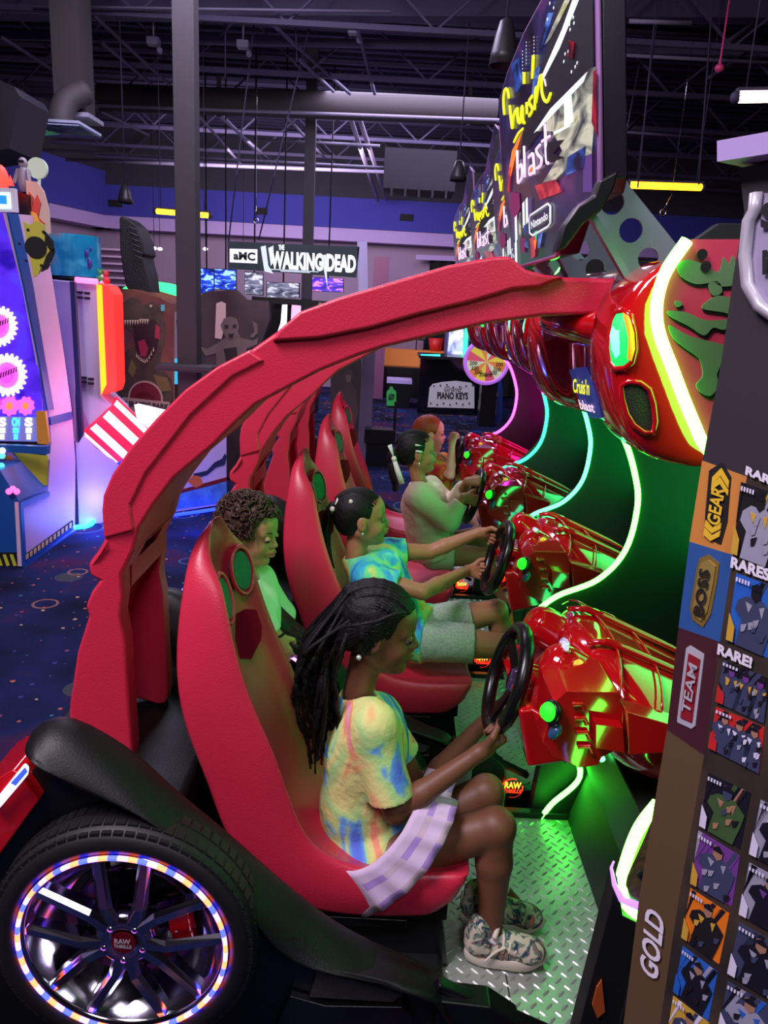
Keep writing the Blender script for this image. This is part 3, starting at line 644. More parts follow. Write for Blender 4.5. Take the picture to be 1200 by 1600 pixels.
mb = MB(); c = U(867, 1143, 1.50); mb.ball(c, (0.012, 0.016, 0.020), 14, R=Matrix.Rotation(math.radians(30), 3, 'Y')); build(mb, 'view_button', mat('blue_view_button', (40, 80, 120), 0.2), cpod)
# --- screen bay back and screen
mb = MB(); mb.pxz([(1.06, 0.70), (1.04, 1.60), (1.08, 1.60), (1.10, 0.70)], 1.345, 2.275); mb.pxz([(0.95, 0.70), (1.08, 0.80), (1.08, 0.70)], 1.345, 2.275); bb = build(mb, 'bay_back', 'bay', CAB, bevel=0.003)
mb = MB(); mb.pxz([(1.030, 1.04), (1.02, 1.50), (1.04, 1.50), (1.050, 1.04)], 1.42, 2.20); build(mb, 'screen', emit('game_screen_green', (40, 235, 105), 3.4), bb)
# --- overhead pod
Ah = prof(1.40, [(1062, 392), (1020, 415), (988, 440), (966, 470), (950, 512), (944, 550), (946, 595), (954, 640), (970, 684), (1002, 711), (1050, 720), (1092, 727)])
back = [(0.66, 1.56), (0.78, 1.62), (0.80, 1.90)]
def podring(y, kx, kz, sc_=1.0):
    P = []
    for i, (x, z) in enumerate(Ah):
        t = i/(len(Ah)-1); P.append(V(x+kx*math.sin(math.pi*min(1, t*1.05)), y, z+kz*math.sin(math.pi*t)*(1 if t > 0.5 else 0.3)))
    return P+[V(x, y, z) for x, z in back]
rings = []
for d, kx, kz in ((-0.475, 0.03, 0.0), (-0.455, 0.006, 0), (-0.40, 0.0, 0), (-0.30, 0.0, 0.0), (-0.22, 0.02, 0.01), (-0.17, 0.065, 0.02), (-0.12, 0.075, 0.02), (0.0, 0.065, 0.015), (0.12, 0.075, 0.02), (0.17, 0.065, 0.02), (0.22, 0.02, 0.01), (0.30, 0, 0), (0.40, 0, 0), (0.455, 0.006, 0), (0.475, 0.03, 0)):
    rings.append(podring(YC+d, kx, kz))
mb = MB(); mb.loft(rings); pod = build(mb, 'overhead_pod', 'redgloss', CAB, sub=2, fixn=True, smooth=True)
# centre brow above the decal
mb = MB(); mb.loft([[V(x, YC+d, z) for x, z in ((0.60, 1.80), (0.36+e, 1.80), (0.335+e, 1.755), (0.37+e, 1.715), (0.60, 1.68))] for d, e in ((-0.22, 0.10), (-0.18, 0.045), (-0.10, 0.0), (0.10, 0.0), (0.18, 0.045), (0.22, 0.10))])
build(mb, 'pod_brow', 'redgloss', pod, sub=2, fixn=True, smooth=True)
HLP = [(966, 488), (977, 486), (986, 494), (991, 520), (992, 545), (987, 566), (976, 575), (964, 576), (957, 566), (954, 545), (956, 518), (960, 500)]
AMB = [(979, 490), (986, 495), (990, 520), (991, 545), (986, 564), (981, 560), (982, 530)]
GRI = [(972, 602), (982, 596), (1000, 598), (1014, 608), (1021, 630), (1024, 658), (1020, 676), (1006, 676), (990, 664), (980, 646), (973, 622)]
for mir in (None, 2*YC):
    mb = MB(); rim_ = conform(mb, pod, HLP, 0.003, 0.012, mirror=mir); build(mb, 'headlight', emit('headlight_green', (26, 215, 90), 1.0), pod)
    mb = MB(); mb.tube(rim_, 0.006, 8, closed=True); build(mb, 'headlight_bezel', 'redgloss', pod)
    mb = MB(); conform(mb, pod, AMB, 0.010, 0.004, mirror=mir); build(mb, 'amber_lens', emit('headlight_amber', (225, 150, 25), 0.6), pod)
    mb = MB(); conform(mb, pod, [(966, 512), (974, 514), (976, 535), (974, 552), (967, 560), (963, 545), (962, 525)], 0.012, 0.006, mirror=mir); build(mb, 'headlight_core', emit('headlight_core', (110, 255, 215), 1.5), pod)
    mb = MB(); rim_ = conform(mb, pod, GRI, 0.002, 0.0, mirror=mir); build(mb, 'pod_speaker_grille', mat('dark_speaker_cloth', (36, 30, 24), 0.8, bump=(500, 1.0, 0.003)), pod)
    mb = MB(); mb.tube(rim_, 0.0055, 8, closed=True); build(mb, 'grille_bezel', 'redgloss', pod)
mb = MB(); DC = [(891, 578), (904, 574), (919, 573), (928, 596), (937, 624), (943, 652), (932, 654), (920, 652), (908, 626), (898, 600)]; conform(mb, pod, DC, 0.003)
def onpod(a, b, l=0.006):
    t_ = MB(); v = conform(t_, pod, [(a, b), (a+.5, b), (a, b+.5)], l, rings=1); return v[0]
text_mb(mb, "Cruis'n", onpod(901, 612), onpod(927, 617), onpod(899, 590), mi=2, shear=0.3, bold=0.02)
text_mb(mb, 'blast', onpod(911, 636), onpod(935, 643), onpod(908, 622), mi=3, bold=0.02)
build(mb, 'pod_decal', [emit('decal_blue', (26, 44, 110), 0.7), emit('decal_streak', (60, 90, 190), 0.8), emit('decal_yellow', (225, 225, 40), 1.2), emit('decal_pink', (225, 190, 215), 1.2)], pod)
# the glowing badge on the front end of the side sill
mb = MB(); mb.pxz([(0.18, 0.10), (0.18, 0.30), (0.30, 0.29), (0.37, 0.24), (0.40, 0.10)], 1.36, 1.42); mb.bar((0.18, 1.39, 0.32), (0.46, 1.39, 0.19), 0.03, 0.02); mb.bar((0.40, 1.37, 0.14), (0.66, 1.37, 0.14), 0.04, 0.035)
sill = build(mb, 'sill_end', 'black2', CAB, bevel=0.006)
mb = MB(); bc = U(800, 1235, 2.37); bc = V(bc.x-0.11, 1.352, bc.z+0.012); 
mb.torus(bc, (0, 1, 0), 0.036, 0.0022, 30, 6, a0=0.5, a1=2.6); mb.torus(bc, (0, 1, 0), 0.036, 0.0022, 30, 6, a0=3.6, a1=5.8)
for s_, z0, hg, wd, mi in (('RAW', 0.0, 0.026, 0.058, 1), ('THRILLS', -0.018, 0.015, 0.064, 0)):
    text_mb(mb, s_, bc+V(-wd/2, -0.002, z0), bc+V(wd/2, -0.002, z0), bc+V(-wd/2, -0.002, z0+hg), mi=mi, bold=0.03)
build(mb, 'lit_badge', [emit('badge_red', (255, 40, 20), 3), emit('badge_orange', (255, 130, 30), 4)], sill)
# --- bracket plates with round holes carrying the marquee
def holed(mb, pts, holes, y0, t):
    bm = bmesh.new(); loops = []
    P = prof(y0, pts)
    def addloop(pp): 
        vs = [bm.verts.new((x, y0, z)) for x, z in pp]; return [bm.edges.new((vs[i], vs[(i+1) % len(vs)])) for i in range(len(vs))]
    ed = addloop(P)
    for a, b, r in holes:
        c = U(a, b, y0); rad = r/1200*c.y*1.02; ed += addloop([(c.x+rad*math.cos(q*math.pi/12), c.z+rad*math.sin(q*math.pi/12)) for q in range(24)])
    bmesh.ops.triangle_fill(bm, use_beauty=True, edges=ed)
    g = bmesh.ops.extrude_face_region(bm, geom=bm.faces[:]); bmesh.ops.translate(bm, vec=(0, t, 0), verts=[v for v in g['geom'] if isinstance(v, bmesh.types.BMVert)])
    bm.verts.index_update(); bmesh.ops.recalc_face_normals(bm, faces=bm.faces)
    mb.add([v.co.copy() for v in bm.verts], [[v.index for v in f.verts] for f in bm.faces]); bm.free()
mb = MB(); holed(mb, [(940, 300), (968, 262), (985, 292), (1062, 388), (1030, 425), (1005, 455), (985, 450), (925, 338)], [(957, 316, 17), (986, 360, 17), (1013, 404, 15)], 1.52, 0.006)
mb.bar(U(925, 338, 1.51), U(990, 452, 1.51), 0.02, 0.012)
build(mb, 'bracket_plate', 'greyplate', CAB)
mb = MB(); holed(mb, [(832, 420), (878, 372), (928, 342), (985, 440), (880, 442), (850, 440)], [(907, 391, 14), (930, 420, 14), (865, 418, 10)], 1.95, 0.006)
mb.bar(U(868, 385, 1.94), U(895, 440, 1.94), 0.02, 0.012)
build(mb, 'bracket_plate', 'greyplate', CAB)
# --- marquee: leaning, slightly turned box with a back-lit front
s0 = V(0.36, 1.44, 2.0); sn = V(-1, 0, 0); sn = V(-1, -0.085, -0.13).normalized(); SP = Pl(s0, sn)
outl = [(1010, -330), (930, -345), (880, -250), (845, 0), (800, 90), (783, 150), (780, 210), (782, 330), (800, 385), (816, 416), (866, 398), (880, 352), (898, 322), (925, 305), (934, 282), (933, 100), (930, -60)]
outl = [(900, -230), (870, -110), (846, 0), (818, 52), (792, 115), (779, 160), (780, 200), (786, 300), (797, 370), (806, 417), (866, 399), (880, 352), (902, 320), (928, 306), (933, 280), (931, 120), (928, -60), (925, -230)]
P = [SP(*p) for p in outl]
mb = MB(); mb.prism([p-sn*0.012 for p in P], -sn*0.045); mq = build(mb, 'marquee', mat('marquee_black', (26, 20, 34), 0.25), CAB, bevel=0.004)
mb = MB(); mb.tube([p-sn*0.006 for p in P], 0.0055, 6, closed=True); build(mb, 'marquee_trim', mat('lilac_edge_trim', (150, 110, 165), 0.35), mq)
mb = MB(); mb.prism([p-sn*0.011 for p in P], sn*0.010); build(mb, 'marquee_face', ramp_mat('marquee_backlit_print', [(0.30, (12, 8, 22)), (0.48, (34, 18, 48)), (0.60, (30, 30, 70)), (0.75, (80, 40, 90))], 5, 1.2, 0.25, em=0.55), mq)
art = MB(); cols = [('art_yellow', (215, 222, 30), 0.85), ('art_pink_white', (225, 195, 225), 0.85), ('art_pale_green', (150, 166, 140), 0.40), ('art_white', (205, 220, 220), 0.65), ('art_red', (165, 24, 46), 0.45), ('art_blue', (36, 66, 130), 0.40), ('art_orange', (225, 115, 40), 0.7), ('art_dark', (16, 11, 22), 0.2), ('art_green', (40, 200, 120), 0.6), ('art_violet', (84, 56, 120), 0.35), ('art_magenta', (120, 34, 84), 0.35)]
CI = {c[0][4:]: i for i, c in enumerate(cols)}
def aP(c, pts, lift=0.0): patch(art, SP, pts, mi=CI[c], t=0.0008, lift=0.0005+lift)
aP('dark', [(905, -200), (925, -200), (928, 110), (905, 150), (850, 200), (812, 250), (822, 180), (860, 60)], 0)
aP('blue', [(858, 20), (866, 20), (850, 70), (842, 80)], .001); aP('blue', [(836, 110), (846, 100), (842, 140), (832, 150)], .001)
aP('white', [(896, 0), (906, 0), (876, 75), (850, 125), (848, 118), (880, 45)], .001); aP('pale_green', [(884, 0), (892, 0), (862, 60), (852, 70)], .001)
aP('pale_green', [(922, 108), (932, 104), (930, 190), (926, 240), (900, 250), (870, 280), (850, 285), (880, 235), (865, 205), (838, 205)], .001)
aP('white', [(920, 112), (914, 128), (846, 200), (836, 208), (862, 170)], .002)
aP('pale_green', [(900, 160), (922, 140), (922, 200), (906, 210)], .0015); aP('white', [(884, 150), (894, 140), (898, 190), (884, 200)], .002)
aP('red', [(930, 110), (934, 110), (934, 210), (927, 190)], .002); aP('blue', [(890, 245), (918, 228), (914, 262), (885, 275)], .0025)
aP('dark', [(858, 222), (884, 218), (866, 240), (884, 246), (850, 258)], .002); aP('red', [(838, 290), (870, 280), (880, 300), (846, 312)], .002); aP('red', [(892, 62), (900, 66), (898, 92), (890, 88)], .003)
aP('magenta', [(800, 300), (812, 302), (814, 325), (806, 345), (797, 325)], .001); aP('blue', [(800, 100), (812, 90), (818, 130), (806, 150)], .001)
aP('orange', [(796, 270), (802, 235), (818, 205), (810, 232), (800, 275)], .002); aP('red', [(794, 300), (797, 262), (801, 260), (798, 300)], .002)
aP('violet', [(914, 140), (926, 150), (926, 300), (912, 300)], .0005)
for q in ((818, 80, 70), (824, 66, 75), (836, 58, 90)):
    for k in range(7): art.disc(SP(q[0], q[1]+k*5.5)+sn*0.002, sn, 0.0016, 0.0008, 8, mi=CI['white'])
for a, b in ((862, 5), (868, 12), (858, 30), (894, 30), (899, 27), (893, 38), (900, 36), (894, 46), (886, 84), (891, 80), (884, 96), (902, 104), (896, 112), (905, 98)): art.disc(SP(a, b)+sn*0.0035, sn, 0.003, 0.0008, 8, mi=CI['white'])
def stroke(c, pts, r, k=4, lift=0.003):
    art.tube([p+sn*lift for p in smoothpts([SP(*q) for q in pts], k)], r, 6, mi=CI[c])
# yellow script lettering
for pts in ([(790, 179), (788.5, 156), (791, 140), (795, 141), (797, 153)], [(798.5, 165), (801, 190), (802.5, 200), (804, 183), (808, 172)], [(810, 168), (811.5, 188), (815, 190), (818, 166), (819, 188), (822, 192)], [(825, 160), (826, 178)], [(821, 113), (821, 131)],
            [(834, 150), (829, 159), (834, 171), (829, 181)], [(835.6, 86), (834, 123)], [(838, 172), (839, 142), (841, 136)], [(840, 160), (846, 122), (849, 121), (849, 142), (853, 156), (858, 158), (863, 146)]): stroke('yellow', pts, 0.0036)
stroke('yellow', [(805, 222), (812, 208), (819, 201)], 0.003)
for pts in ([(810, 235), (811, 286)], [(811, 264), (816, 257), (818, 268), (817, 278), (812, 286)], [(821, 228), (822, 277)], [(828, 246), (834, 240), (836, 252), (837, 272)], [(836, 258), (830, 262), (830, 273), (836, 268)], [(846, 226), (840, 234), (843, 242), (848, 248), (847, 258), (841, 263)], [(854, 194), (856, 250), (860, 254)], [(849, 221), (861, 213)]): stroke('pink_white', pts, 0.0032)
stroke('orange', [(830, 268), (836, 259)], 0.003, 1); stroke('pink_white', [(853, 124), (855, 134)], 0.002, 1)
aP('white', [(868, 206), (892, 194), (892, 198), (868, 211)], .003)
# badge, fighters' shapes and light streaks low on the sign
bd = [SP(*q)+sn*0.003 for q in ((831, 336), (858, 318), (862, 322), (862, 348), (858, 354), (834, 368), (830, 364), (829, 342))]; art.tube(bd, 0.0022, 6, mi=CI['white'], closed=True)
text_mb(art, 'Nintendo', SP(833, 358)+sn*0.003, SP(859, 342)+sn*0.003, SP(832, 346)+sn*0.003, mi=CI['white'], bold=0.02, thick=0.001)
for a, b, c_ in ((806, 340, 'white'), (812, 335, 'pale_green'), (818, 318, 'white'), (823, 312, 'white'), (828, 312, 'violet'), (806, 380, 'white')): aP(c_, [(a, b), (a+3, b-4), (a+4, b+34), (a+1, b+38)], .002)
aP('blue', [(820, 352), (832, 348), (829, 388), (822, 386)], .002); aP('red', [(830, 372), (838, 368), (838, 400), (832, 404)], .002); aP('orange', [(836, 376), (841, 374), (839, 390)], .003); aP('green', [(838, 362), (842, 360), (840, 378)], .003); aP('blue', [(842, 366), (850, 362), (846, 386), (842, 388)], .002); aP('magenta', [(816, 372), (822, 370), (821, 396), (816, 392)], .002)
am = [emit(*c) for c in cols]
am[CI['pale_green']] = ramp_mat('art_pale_streaks', [(0.3, (60, 58, 62)), (0.45, (120, 128, 112)), (0.58, (185, 190, 165)), (0.7, (150, 150, 90))], 7, 1.4, 0.3, em=0.45, mapscale=(1, 1, 3)); am[CI['blue']] = ramp_mat('art_blue_streaks', [(0.35, (14, 16, 40)), (0.5, (30, 60, 130)), (0.65, (80, 120, 190))], 9, 1.2, 0.3, em=0.45, mapscale=(1, 1, 2)); am[CI['red']] = ramp_mat('art_red_streaks', [(0.35, (60, 14, 30)), (0.5, (150, 26, 46)), (0.65, (190, 60, 60))], 9, 1.2, 0.3, em=0.4)
build(art, 'marquee_print', am, mq)
mb = MB(); mb.pxz(prof(1.46, [(903, 322), (928, 306), (937, 282), (966, 266), (958, 296), (938, 330), (910, 352), (884, 388), (868, 396), (880, 354)]), 1.455, 1.50); build(mb, 'marquee_base', 'black2', mq, bevel=0.004)
# ================================================================== BUILDING
def struct(mb, name, m, **k): return tag(build(mb, name, m, **k), kind='structure')
# carpet: dark navy with swirls, planets and coloured flecks
def carpet():
    m = bpy.data.materials.new('space_carpet'); m.use_nodes = True; nt = m.node_tree; b = nt.nodes['Principled BSDF']; b.inputs['Roughness'].default_value = 0.95; b.inputs['Specular IOR Level'].default_value = 0.1
    tc = N(nt, 'ShaderNodeTexCoord'); L = nt.links.new
    base = N(nt, 'ShaderNodeTexNoise'); base.inputs['Scale'].default_value = 1.3; base.inputs['Detail'].default_value = 3; L(tc.outputs['Object'], base.inputs['Vector'])
    r0 = N(nt, 'ShaderNodeValToRGB'); e = r0.color_ramp.elements; e[0].position = 0.36; e[0].color = lin((14, 14, 30)); e[1].position = 0.55; e[1].color = lin((24, 34, 74)); x = e.new(0.66); x.color = lin((66, 26, 56)); x = e.new(0.74); x.color = lin((52, 58, 76))
    L(base.outputs['Fac'], r0.inputs[0]); cur = r0.outputs[0]
    def spots(scale, thr, colors, seed, ring=None):
        nonlocal cur
        mp = N(nt, 'ShaderNodeMapping'); mp.inputs['Location'].default_value = (seed, seed*2, 0); L(tc.outputs['Object'], mp.inputs[0])
        v = N(nt, 'ShaderNodeTexVoronoi'); v.inputs['Scale'].default_value = scale; v.voronoi_dimensions = '2D'; L(mp.outputs[0], v.inputs['Vector'])
        rad = N(nt, 'ShaderNodeSeparateColor'); L(v.outputs['Color'], rad.inputs[0])
        mu = N(nt, 'ShaderNodeMath', operation='MULTIPLY'); mu.inputs[1].default_value = thr; L(rad.outputs[0], mu.inputs[0])
        if ring:
            df = N(nt, 'ShaderNodeMath', operation='SUBTRACT'); L(v.outputs['Distance'], df.inputs[0]); L(mu.outputs[0], df.inputs[1])
            ab = N(nt, 'ShaderNodeMath', operation='ABSOLUTE'); L(df.outputs[0], ab.inputs[0]); lt = N(nt, 'ShaderNodeMath', operation='LESS_THAN'); L(ab.outputs[0], lt.inputs[0]); lt.inputs[1].default_value = ring
        else:
            lt = N(nt, 'ShaderNodeMath', operation='LESS_THAN'); L(v.outputs['Distance'], lt.inputs[0]); L(mu.outputs[0], lt.inputs[1])
        cr = N(nt, 'ShaderNodeValToRGB'); cr.color_ramp.interpolation = 'CONSTANT'
        while len(cr.color_ramp.elements) < len(colors): cr.color_ramp.elements.new(0.5)
        for i, (el, c) in enumerate(zip(cr.color_ramp.elements, colors)): el.position = i/len(colors); el.color = lin(c)
        L(rad.outputs[1], cr.inputs[0]); mx = N(nt, 'ShaderNodeMix', data_type='RGBA'); L(lt.outputs[0], mx.inputs[0]); L(cur, mx.inputs[6]); L(cr.outputs[0], mx.inputs[7]); cur = mx.outputs[2]
    spots(1.5, 0.24, [(30, 34, 62), (58, 40, 50), (20, 50, 110), (60, 64, 70)], 3)
    spots(1.6, 0.34, [(96, 60, 92), (130, 90, 80), (60, 90, 130)], 9, ring=0.012)
    spots(9, 0.11, [(170, 90, 70), (120, 60, 90), (60, 110, 120), (190, 150, 110), (60, 60, 120)], 5)
    L(cur, b.inputs['Base Color']); return m
mb = MB(); mb.box((0, 9, -0.01), (24, 26, 0.02)); struct(mb, 'floor', carpet())
m_deck = mat('dark_roof_deck', (44, 38, 66), 0.9); m_wdark = mat('charcoal_wall_paint', (48, 44, 56), 0.9); m_wblue = mat('blue_wall_paint', (58, 58, 150), 0.85); m_wlow = mat('mauve_grey_wall', (150, 128, 150), 0.9); m_soff = mat('soffit_glow_and_rail', (176, 150, 200), 0.85)
CZ = 5.05; BY = 17.2
mb = MB(); mb.box((0, 9, CZ+0.05), (24, 26, 0.1))
for k in range(84): mb.box((0, -3.2+k*0.26, CZ-0.02), (24, 0.10, 0.045))
struct(mb, 'ceiling', m_deck)
def bandwall(name, p0, p1, n, bands):
    p0, p1, n = Vector(p0), Vector(p1), Vector(n)
    for i, (z0, z1, m, off) in enumerate(bands):
        mb = MB(); a, b = p0+n*off, p1+n*off; mb.prism([V(a.x, a.y, z0), V(b.x, b.y, z0), V(b.x, b.y, z1), V(a.x, a.y, z1)], -n*(0.2+off)); struct(mb, name if i == 0 else 'trim_%s_%d' % (name[5:], i), m)
tl_ = U(240, 345, BY).z; bb_ = U(600, 345, BY); ZB = U(620, 364, BY).z; ZT = U(620, 318, BY).z
bandwall('wall_back', (-6.35, BY, 0), (12, BY, 0), (0, -1, 0), [(0, ZB-0.25, m_wlow, 0), (ZB-0.25, ZB, m_soff, 0.45), (ZB, ZT, m_wblue, 0.5), (ZT, CZ, m_wdark, 0.5)])  # lavender band below the blue: recess glow put in as wall colour
bandwall('wall_left', (-6.35, BY, 0), (-9.6, 3.0, 0), (1, -0.2, 0), [(0, ZB-0.25, m_wlow, 0), (ZB-0.25, ZB, m_soff, 0.45), (ZB, ZT+0.25, m_wblue, 0.5), (ZT+0.25, CZ, m_wdark, 0.5)])
bandwall('wall_right', (12, BY, 0), (12, -4, 0), (-1, 0, 0), [(0, CZ, m_wdark, 0)])
bandwall('wall_front', (-10, -4, 0), (12, -4, 0), (0, 1, 0), [(0, CZ, m_wdark, 0)])
m_col = mat('dark_painted_steel', (52, 45, 50), 0.7, bump=(6, 0.2, 0.02)); m_pipe = mat('grey_conduit', (120, 112, 135), 0.5); m_truss = mat('dark_truss_paint', (66, 58, 88), 0.7); m_duct = mat('brown_grey_duct', (54, 46, 48), 0.7)
def col(px, y0, Y, wd, m, zb=0.0):
    c = U(px, y0, Y); mb = MB(); mb.box((c.x, Y, (CZ+zb)/2), (wd, wd, CZ-zb)); return mb
mb = col(293, 300, 6.55, 0.165, m_col); c_ = U(293, 300, 6.55)
tag(build(mb, 'column', m_col, bevel=0.006), 'dark steel building column nearest the camera, behind the red roll bar', 'column')
mb = MB(); c = U(298, 572, 6.5); mb.box((c.x, 6.42, c.z), (0.46, 0.30, 0.03)); mb.box((c.x, 6.42, c.z-0.02), (0.44, 0.28, 0.02)); tag(build(mb, 'column_shelf', m_col), 'thin dark shelf clamped round the nearest column', 'shelf')
mb = col(482, 350, 11.3, 0.14, m_col); tag(build(mb, 'column', m_col), 'slimmer dark column farther back, above the zombie shooter sign', 'column')
mb = col(614, 600, 8.9, 0.28, m_col); c = U(640, 708, 8.6)
mb = MB(); c1 = U(618, 560, 8.9); mb.box((c1.x, 8.9, 1.0), (0.22, 0.22, 2.0)); 
# ---- ceiling structure
def joist(Y, z, dep, x0=-9, x1=11, m=m_truss, lab='dark open-web roof joist'):
    mb = MB(); mb.bar((x0, Y, z), (x1, Y, z), 0.05); mb.bar((x0, Y, z-dep), (x1, Y, z-dep), 0.05); x = x0; s_ = 0; st = dep*1.15
    while x < x1-st: mb.bar((x, Y, z-dep*s_), (x+st, Y, z-dep*(1-s_)), 0.022); x += st; s_ = 1-s_
    o = build(mb, 'roof_joist', m)
    return o
JL = ['first from the camera', 'second', 'third', 'fourth', 'fifth', 'sixth', 'seventh']
for k, Y in enumerate((8.3, 10.0, 11.7, 13.4, 15.1, 16.4)):
    tag(joist(Y, CZ-0.08, 0.62), 'dark open-web steel joist under the roof deck', 'roof joist', 'roof joists')
def lin_el(name, a, b, Y, r, m, lab, cat, Y2=None, rect=None, grp=None):
    A = U(a[0], a[1], Y); B = U(b[0], b[1], Y2 or Y); d = B-A; A -= d*0.02; B += d*0.02; mb = MB()
    if name == 'hanging_wire': A = B+(A-B)*((CZ-B.z)/(A.z-B.z))
    if rect: mb.bar(A, B, rect[0], rect[1])
    else: mb.tube([A, B], r, 10)
    return tag(build(mb, name, m), lab, cat, grp)
lin_el('roof_beam', (-60, 8), (1260, 14), 8.8, 0, m_truss, 'heavy dark beam crossing the top of the ceiling', 'beam', rect=(0.2, 0.22))
lin_el('cable_run', (60, 10), (600, 18), 8.2, 0.012, emit('pale_conduit', (150, 130, 165), 0.12, (150, 130, 165)) if False else m_pipe, 'pale thin cable run strung along the top beam', 'cable')
lin_el('roof_beam', (-60, 54), (1260, 84), 9.6, 0, m_truss, 'slim dark pipe-like beam under the heavy top beam', 'beam', rect=(0.06, 0.08))
mb = MB(); A = U(156, 152, 11); B = U(776, 174, 11); mb.tube([A, B], 0.165, 24)
for t in (0.3, 0.6, 0.93): mb.bar(A.lerp(B, t)+V(0, 0, -0.18), A.lerp(B, t)+V(0, 0, 0.4), 0.05, 0.05)
tag(build(mb, 'round_duct', m_duct), 'long brown-grey round air duct crossing the ceiling', 'duct')
lin_el('ceiling_pipe', (150, 165), (790, 188), 10.7, 0.02, m_pipe, 'thin pipe running just under the round duct', 'pipe')
lin_el('ceiling_pipe', (50, 233), (600, 262), 12.5, 0.022, m_pipe, 'thin pale pipe below the duct on the lavender side, upper of two', 'pipe')
lin_el('ceiling_pipe', (115, 250), (690, 272), 13.6, 0.03, m_pipe, 'thin pale pipe below the duct, lower of two', 'pipe')
lin_el('ceiling_pipe', (400, 218), (590, 228), 12.0, 0.022, m_pipe, 'short pale pipe beside the pair of conduits', 'pipe')
m_cond = mat('pale_conduit', (150, 138, 160), 0.45)
for a, b, l in (((548, 186), (590, 312), 'first'), ((562, 186), (603, 310), 'second')):
    lin_el('conduit', a, b, 11.3, 0.034, m_cond, 'pale thick conduit running away under the roof, one of a close pair', 'conduit', Y2=16.2, grp='pair of thick conduits')
for a, b, Y, Y2 in (((5, 60), (100, 120), 8.6, 9.6), ((150, 28), (262, 130), 8.6, 10), ((160, 68), (235, 130), 8.9, 10.2), ((430, 42), (545, 145), 8.6, 10.6), ((470, 95), (520, 142), 9, 10.6), ((560, 50), (585, 145), 8.8, 10.6), ((335, 175), (420, 248), 11, 14), ((450, 185), (510, 250), 11, 14), ((160, 175), (230, 210), 11, 12), ((310, 180), (375, 255), 11, 13.5), ((1130, 70), (1200, 20), 8.6, 9), ((905, 275), (1010, 175), 9, 12), ((1110, 120), (1200, 60), 8.6, 10)):
    lin_el('ceiling_brace', a, b, Y, 0.02, m_truss if Y2 < 12 else m_pipe, 'slanting brace or conduit between the roof joists', 'brace', Y2=Y2, grp='slanting ceiling braces')
for a, b, Y in (((985, 33), (1078, 36), 7.5), ((970, 86), (1200, 98), 9), ((975, 206), (1200, 222), 12)):
    lin_el('ceiling_pipe', a, b, Y, 0.018, m_pipe, {33: 'short bright conduit above the yellow tube lamp', 86: 'long thin pipe above the pink sensor', 206: 'low thin pipe behind the white tube lamp'}[a[1]], 'pipe')
for a, b, Y in (((1027, -10), (997, 288), 8.2), ((1105, 110), (1092, 285), 8.2), ((365, 310), (357, 378), 9.2), ((440, 225), (405, 372), 9.2), ((352, 60), (352, 120), 9.2), ((462, 40), (464, 95), 9.2), ((999, 100), (965, 280), 10)):
    lin_el('hanging_wire', a, b, Y, 0.008, m_truss, 'thin dark hanging wire from the roof', 'wire', grp='hanging wires')
# ducts and diffusers at the left
mb = MB(); A = U(118, 184, 7.4); mb.box((A.x, 7.4, (A.z+CZ)/2), (0.24, 0.30, CZ-A.z)); vd = build(mb, 'square_duct', m_duct)
mb2 = MB(); mb2.box((A.x+0.02, 7.38, A.z-0.01), (0.34, 0.36, 0.035)); rt = empty('duct_drop', (A.x, 7.4, A.z), 'brown-grey square duct dropping beside the nearest column, with a grille below', 'duct'); bpy.data.objects.remove(vd)
ROOTLOC['duct_drop'] = V(A.x, 7.4, A.z); mb = MB(); mb.box((A.x, 7.4, (A.z+CZ)/2), (0.24, 0.30, CZ-A.z-0.02)); build(mb, 'square_duct', m_duct, rt); build(mb2, 'grille', mat('pale_grille', (150, 145, 165), 0.4), rt)
B_ = U(95, 205, 7.0); rt = empty('ceiling_diffuser', B_, 'pale louvred air diffuser hanging on a bent round duct', 'diffuser')
mb = MB()
for k in range(7): e_ = 0.26-k*0.036; mb.loft([[B_+V(sx*e_, sy*e_, -k*0.004) for sx, sy in ((-1, -1), (1, -1), (1, 1), (-1, 1))], [B_+V(sx*(e_-0.022), sy*(e_-0.022), 0.012-k*0.004) for sx, sy in ((-1, -1), (1, -1), (1, 1), (-1, 1))]], caps=False, smooth=False)
mb.box(B_+V(0, 0, 0.03), (0.5, 0.5, 0.02)); build(mb, 'louvre', mat('diffuser_white', (170, 175, 200), 0.4), rt)
mb = MB(); mb.tube(smoothpts([B_+V(0, 0, 0.03), B_+V(0, 0.0, 0.10), B_+V(0.02, 0.1, 0.25), B_+V(0.12, 0.25, 0.36)], 5), 0.10, 16); build(mb, 'bent_duct', m_duct, rt)
mb = MB(); mb.prism([U(-60, 100, 6.0), U(22, 135, 6.0), U(30, 150, 6.0), U(14, 232, 6.0), U(-60, 245, 6.0)], (0, 0.5, 0)); sp_ = build(mb, 'ceiling_speaker', mat('dark_speaker_case', (30, 28, 40), 0.5)); tag(sp_, 'dark hanging loudspeaker box cut off at the edge of the ceiling', 'speaker')
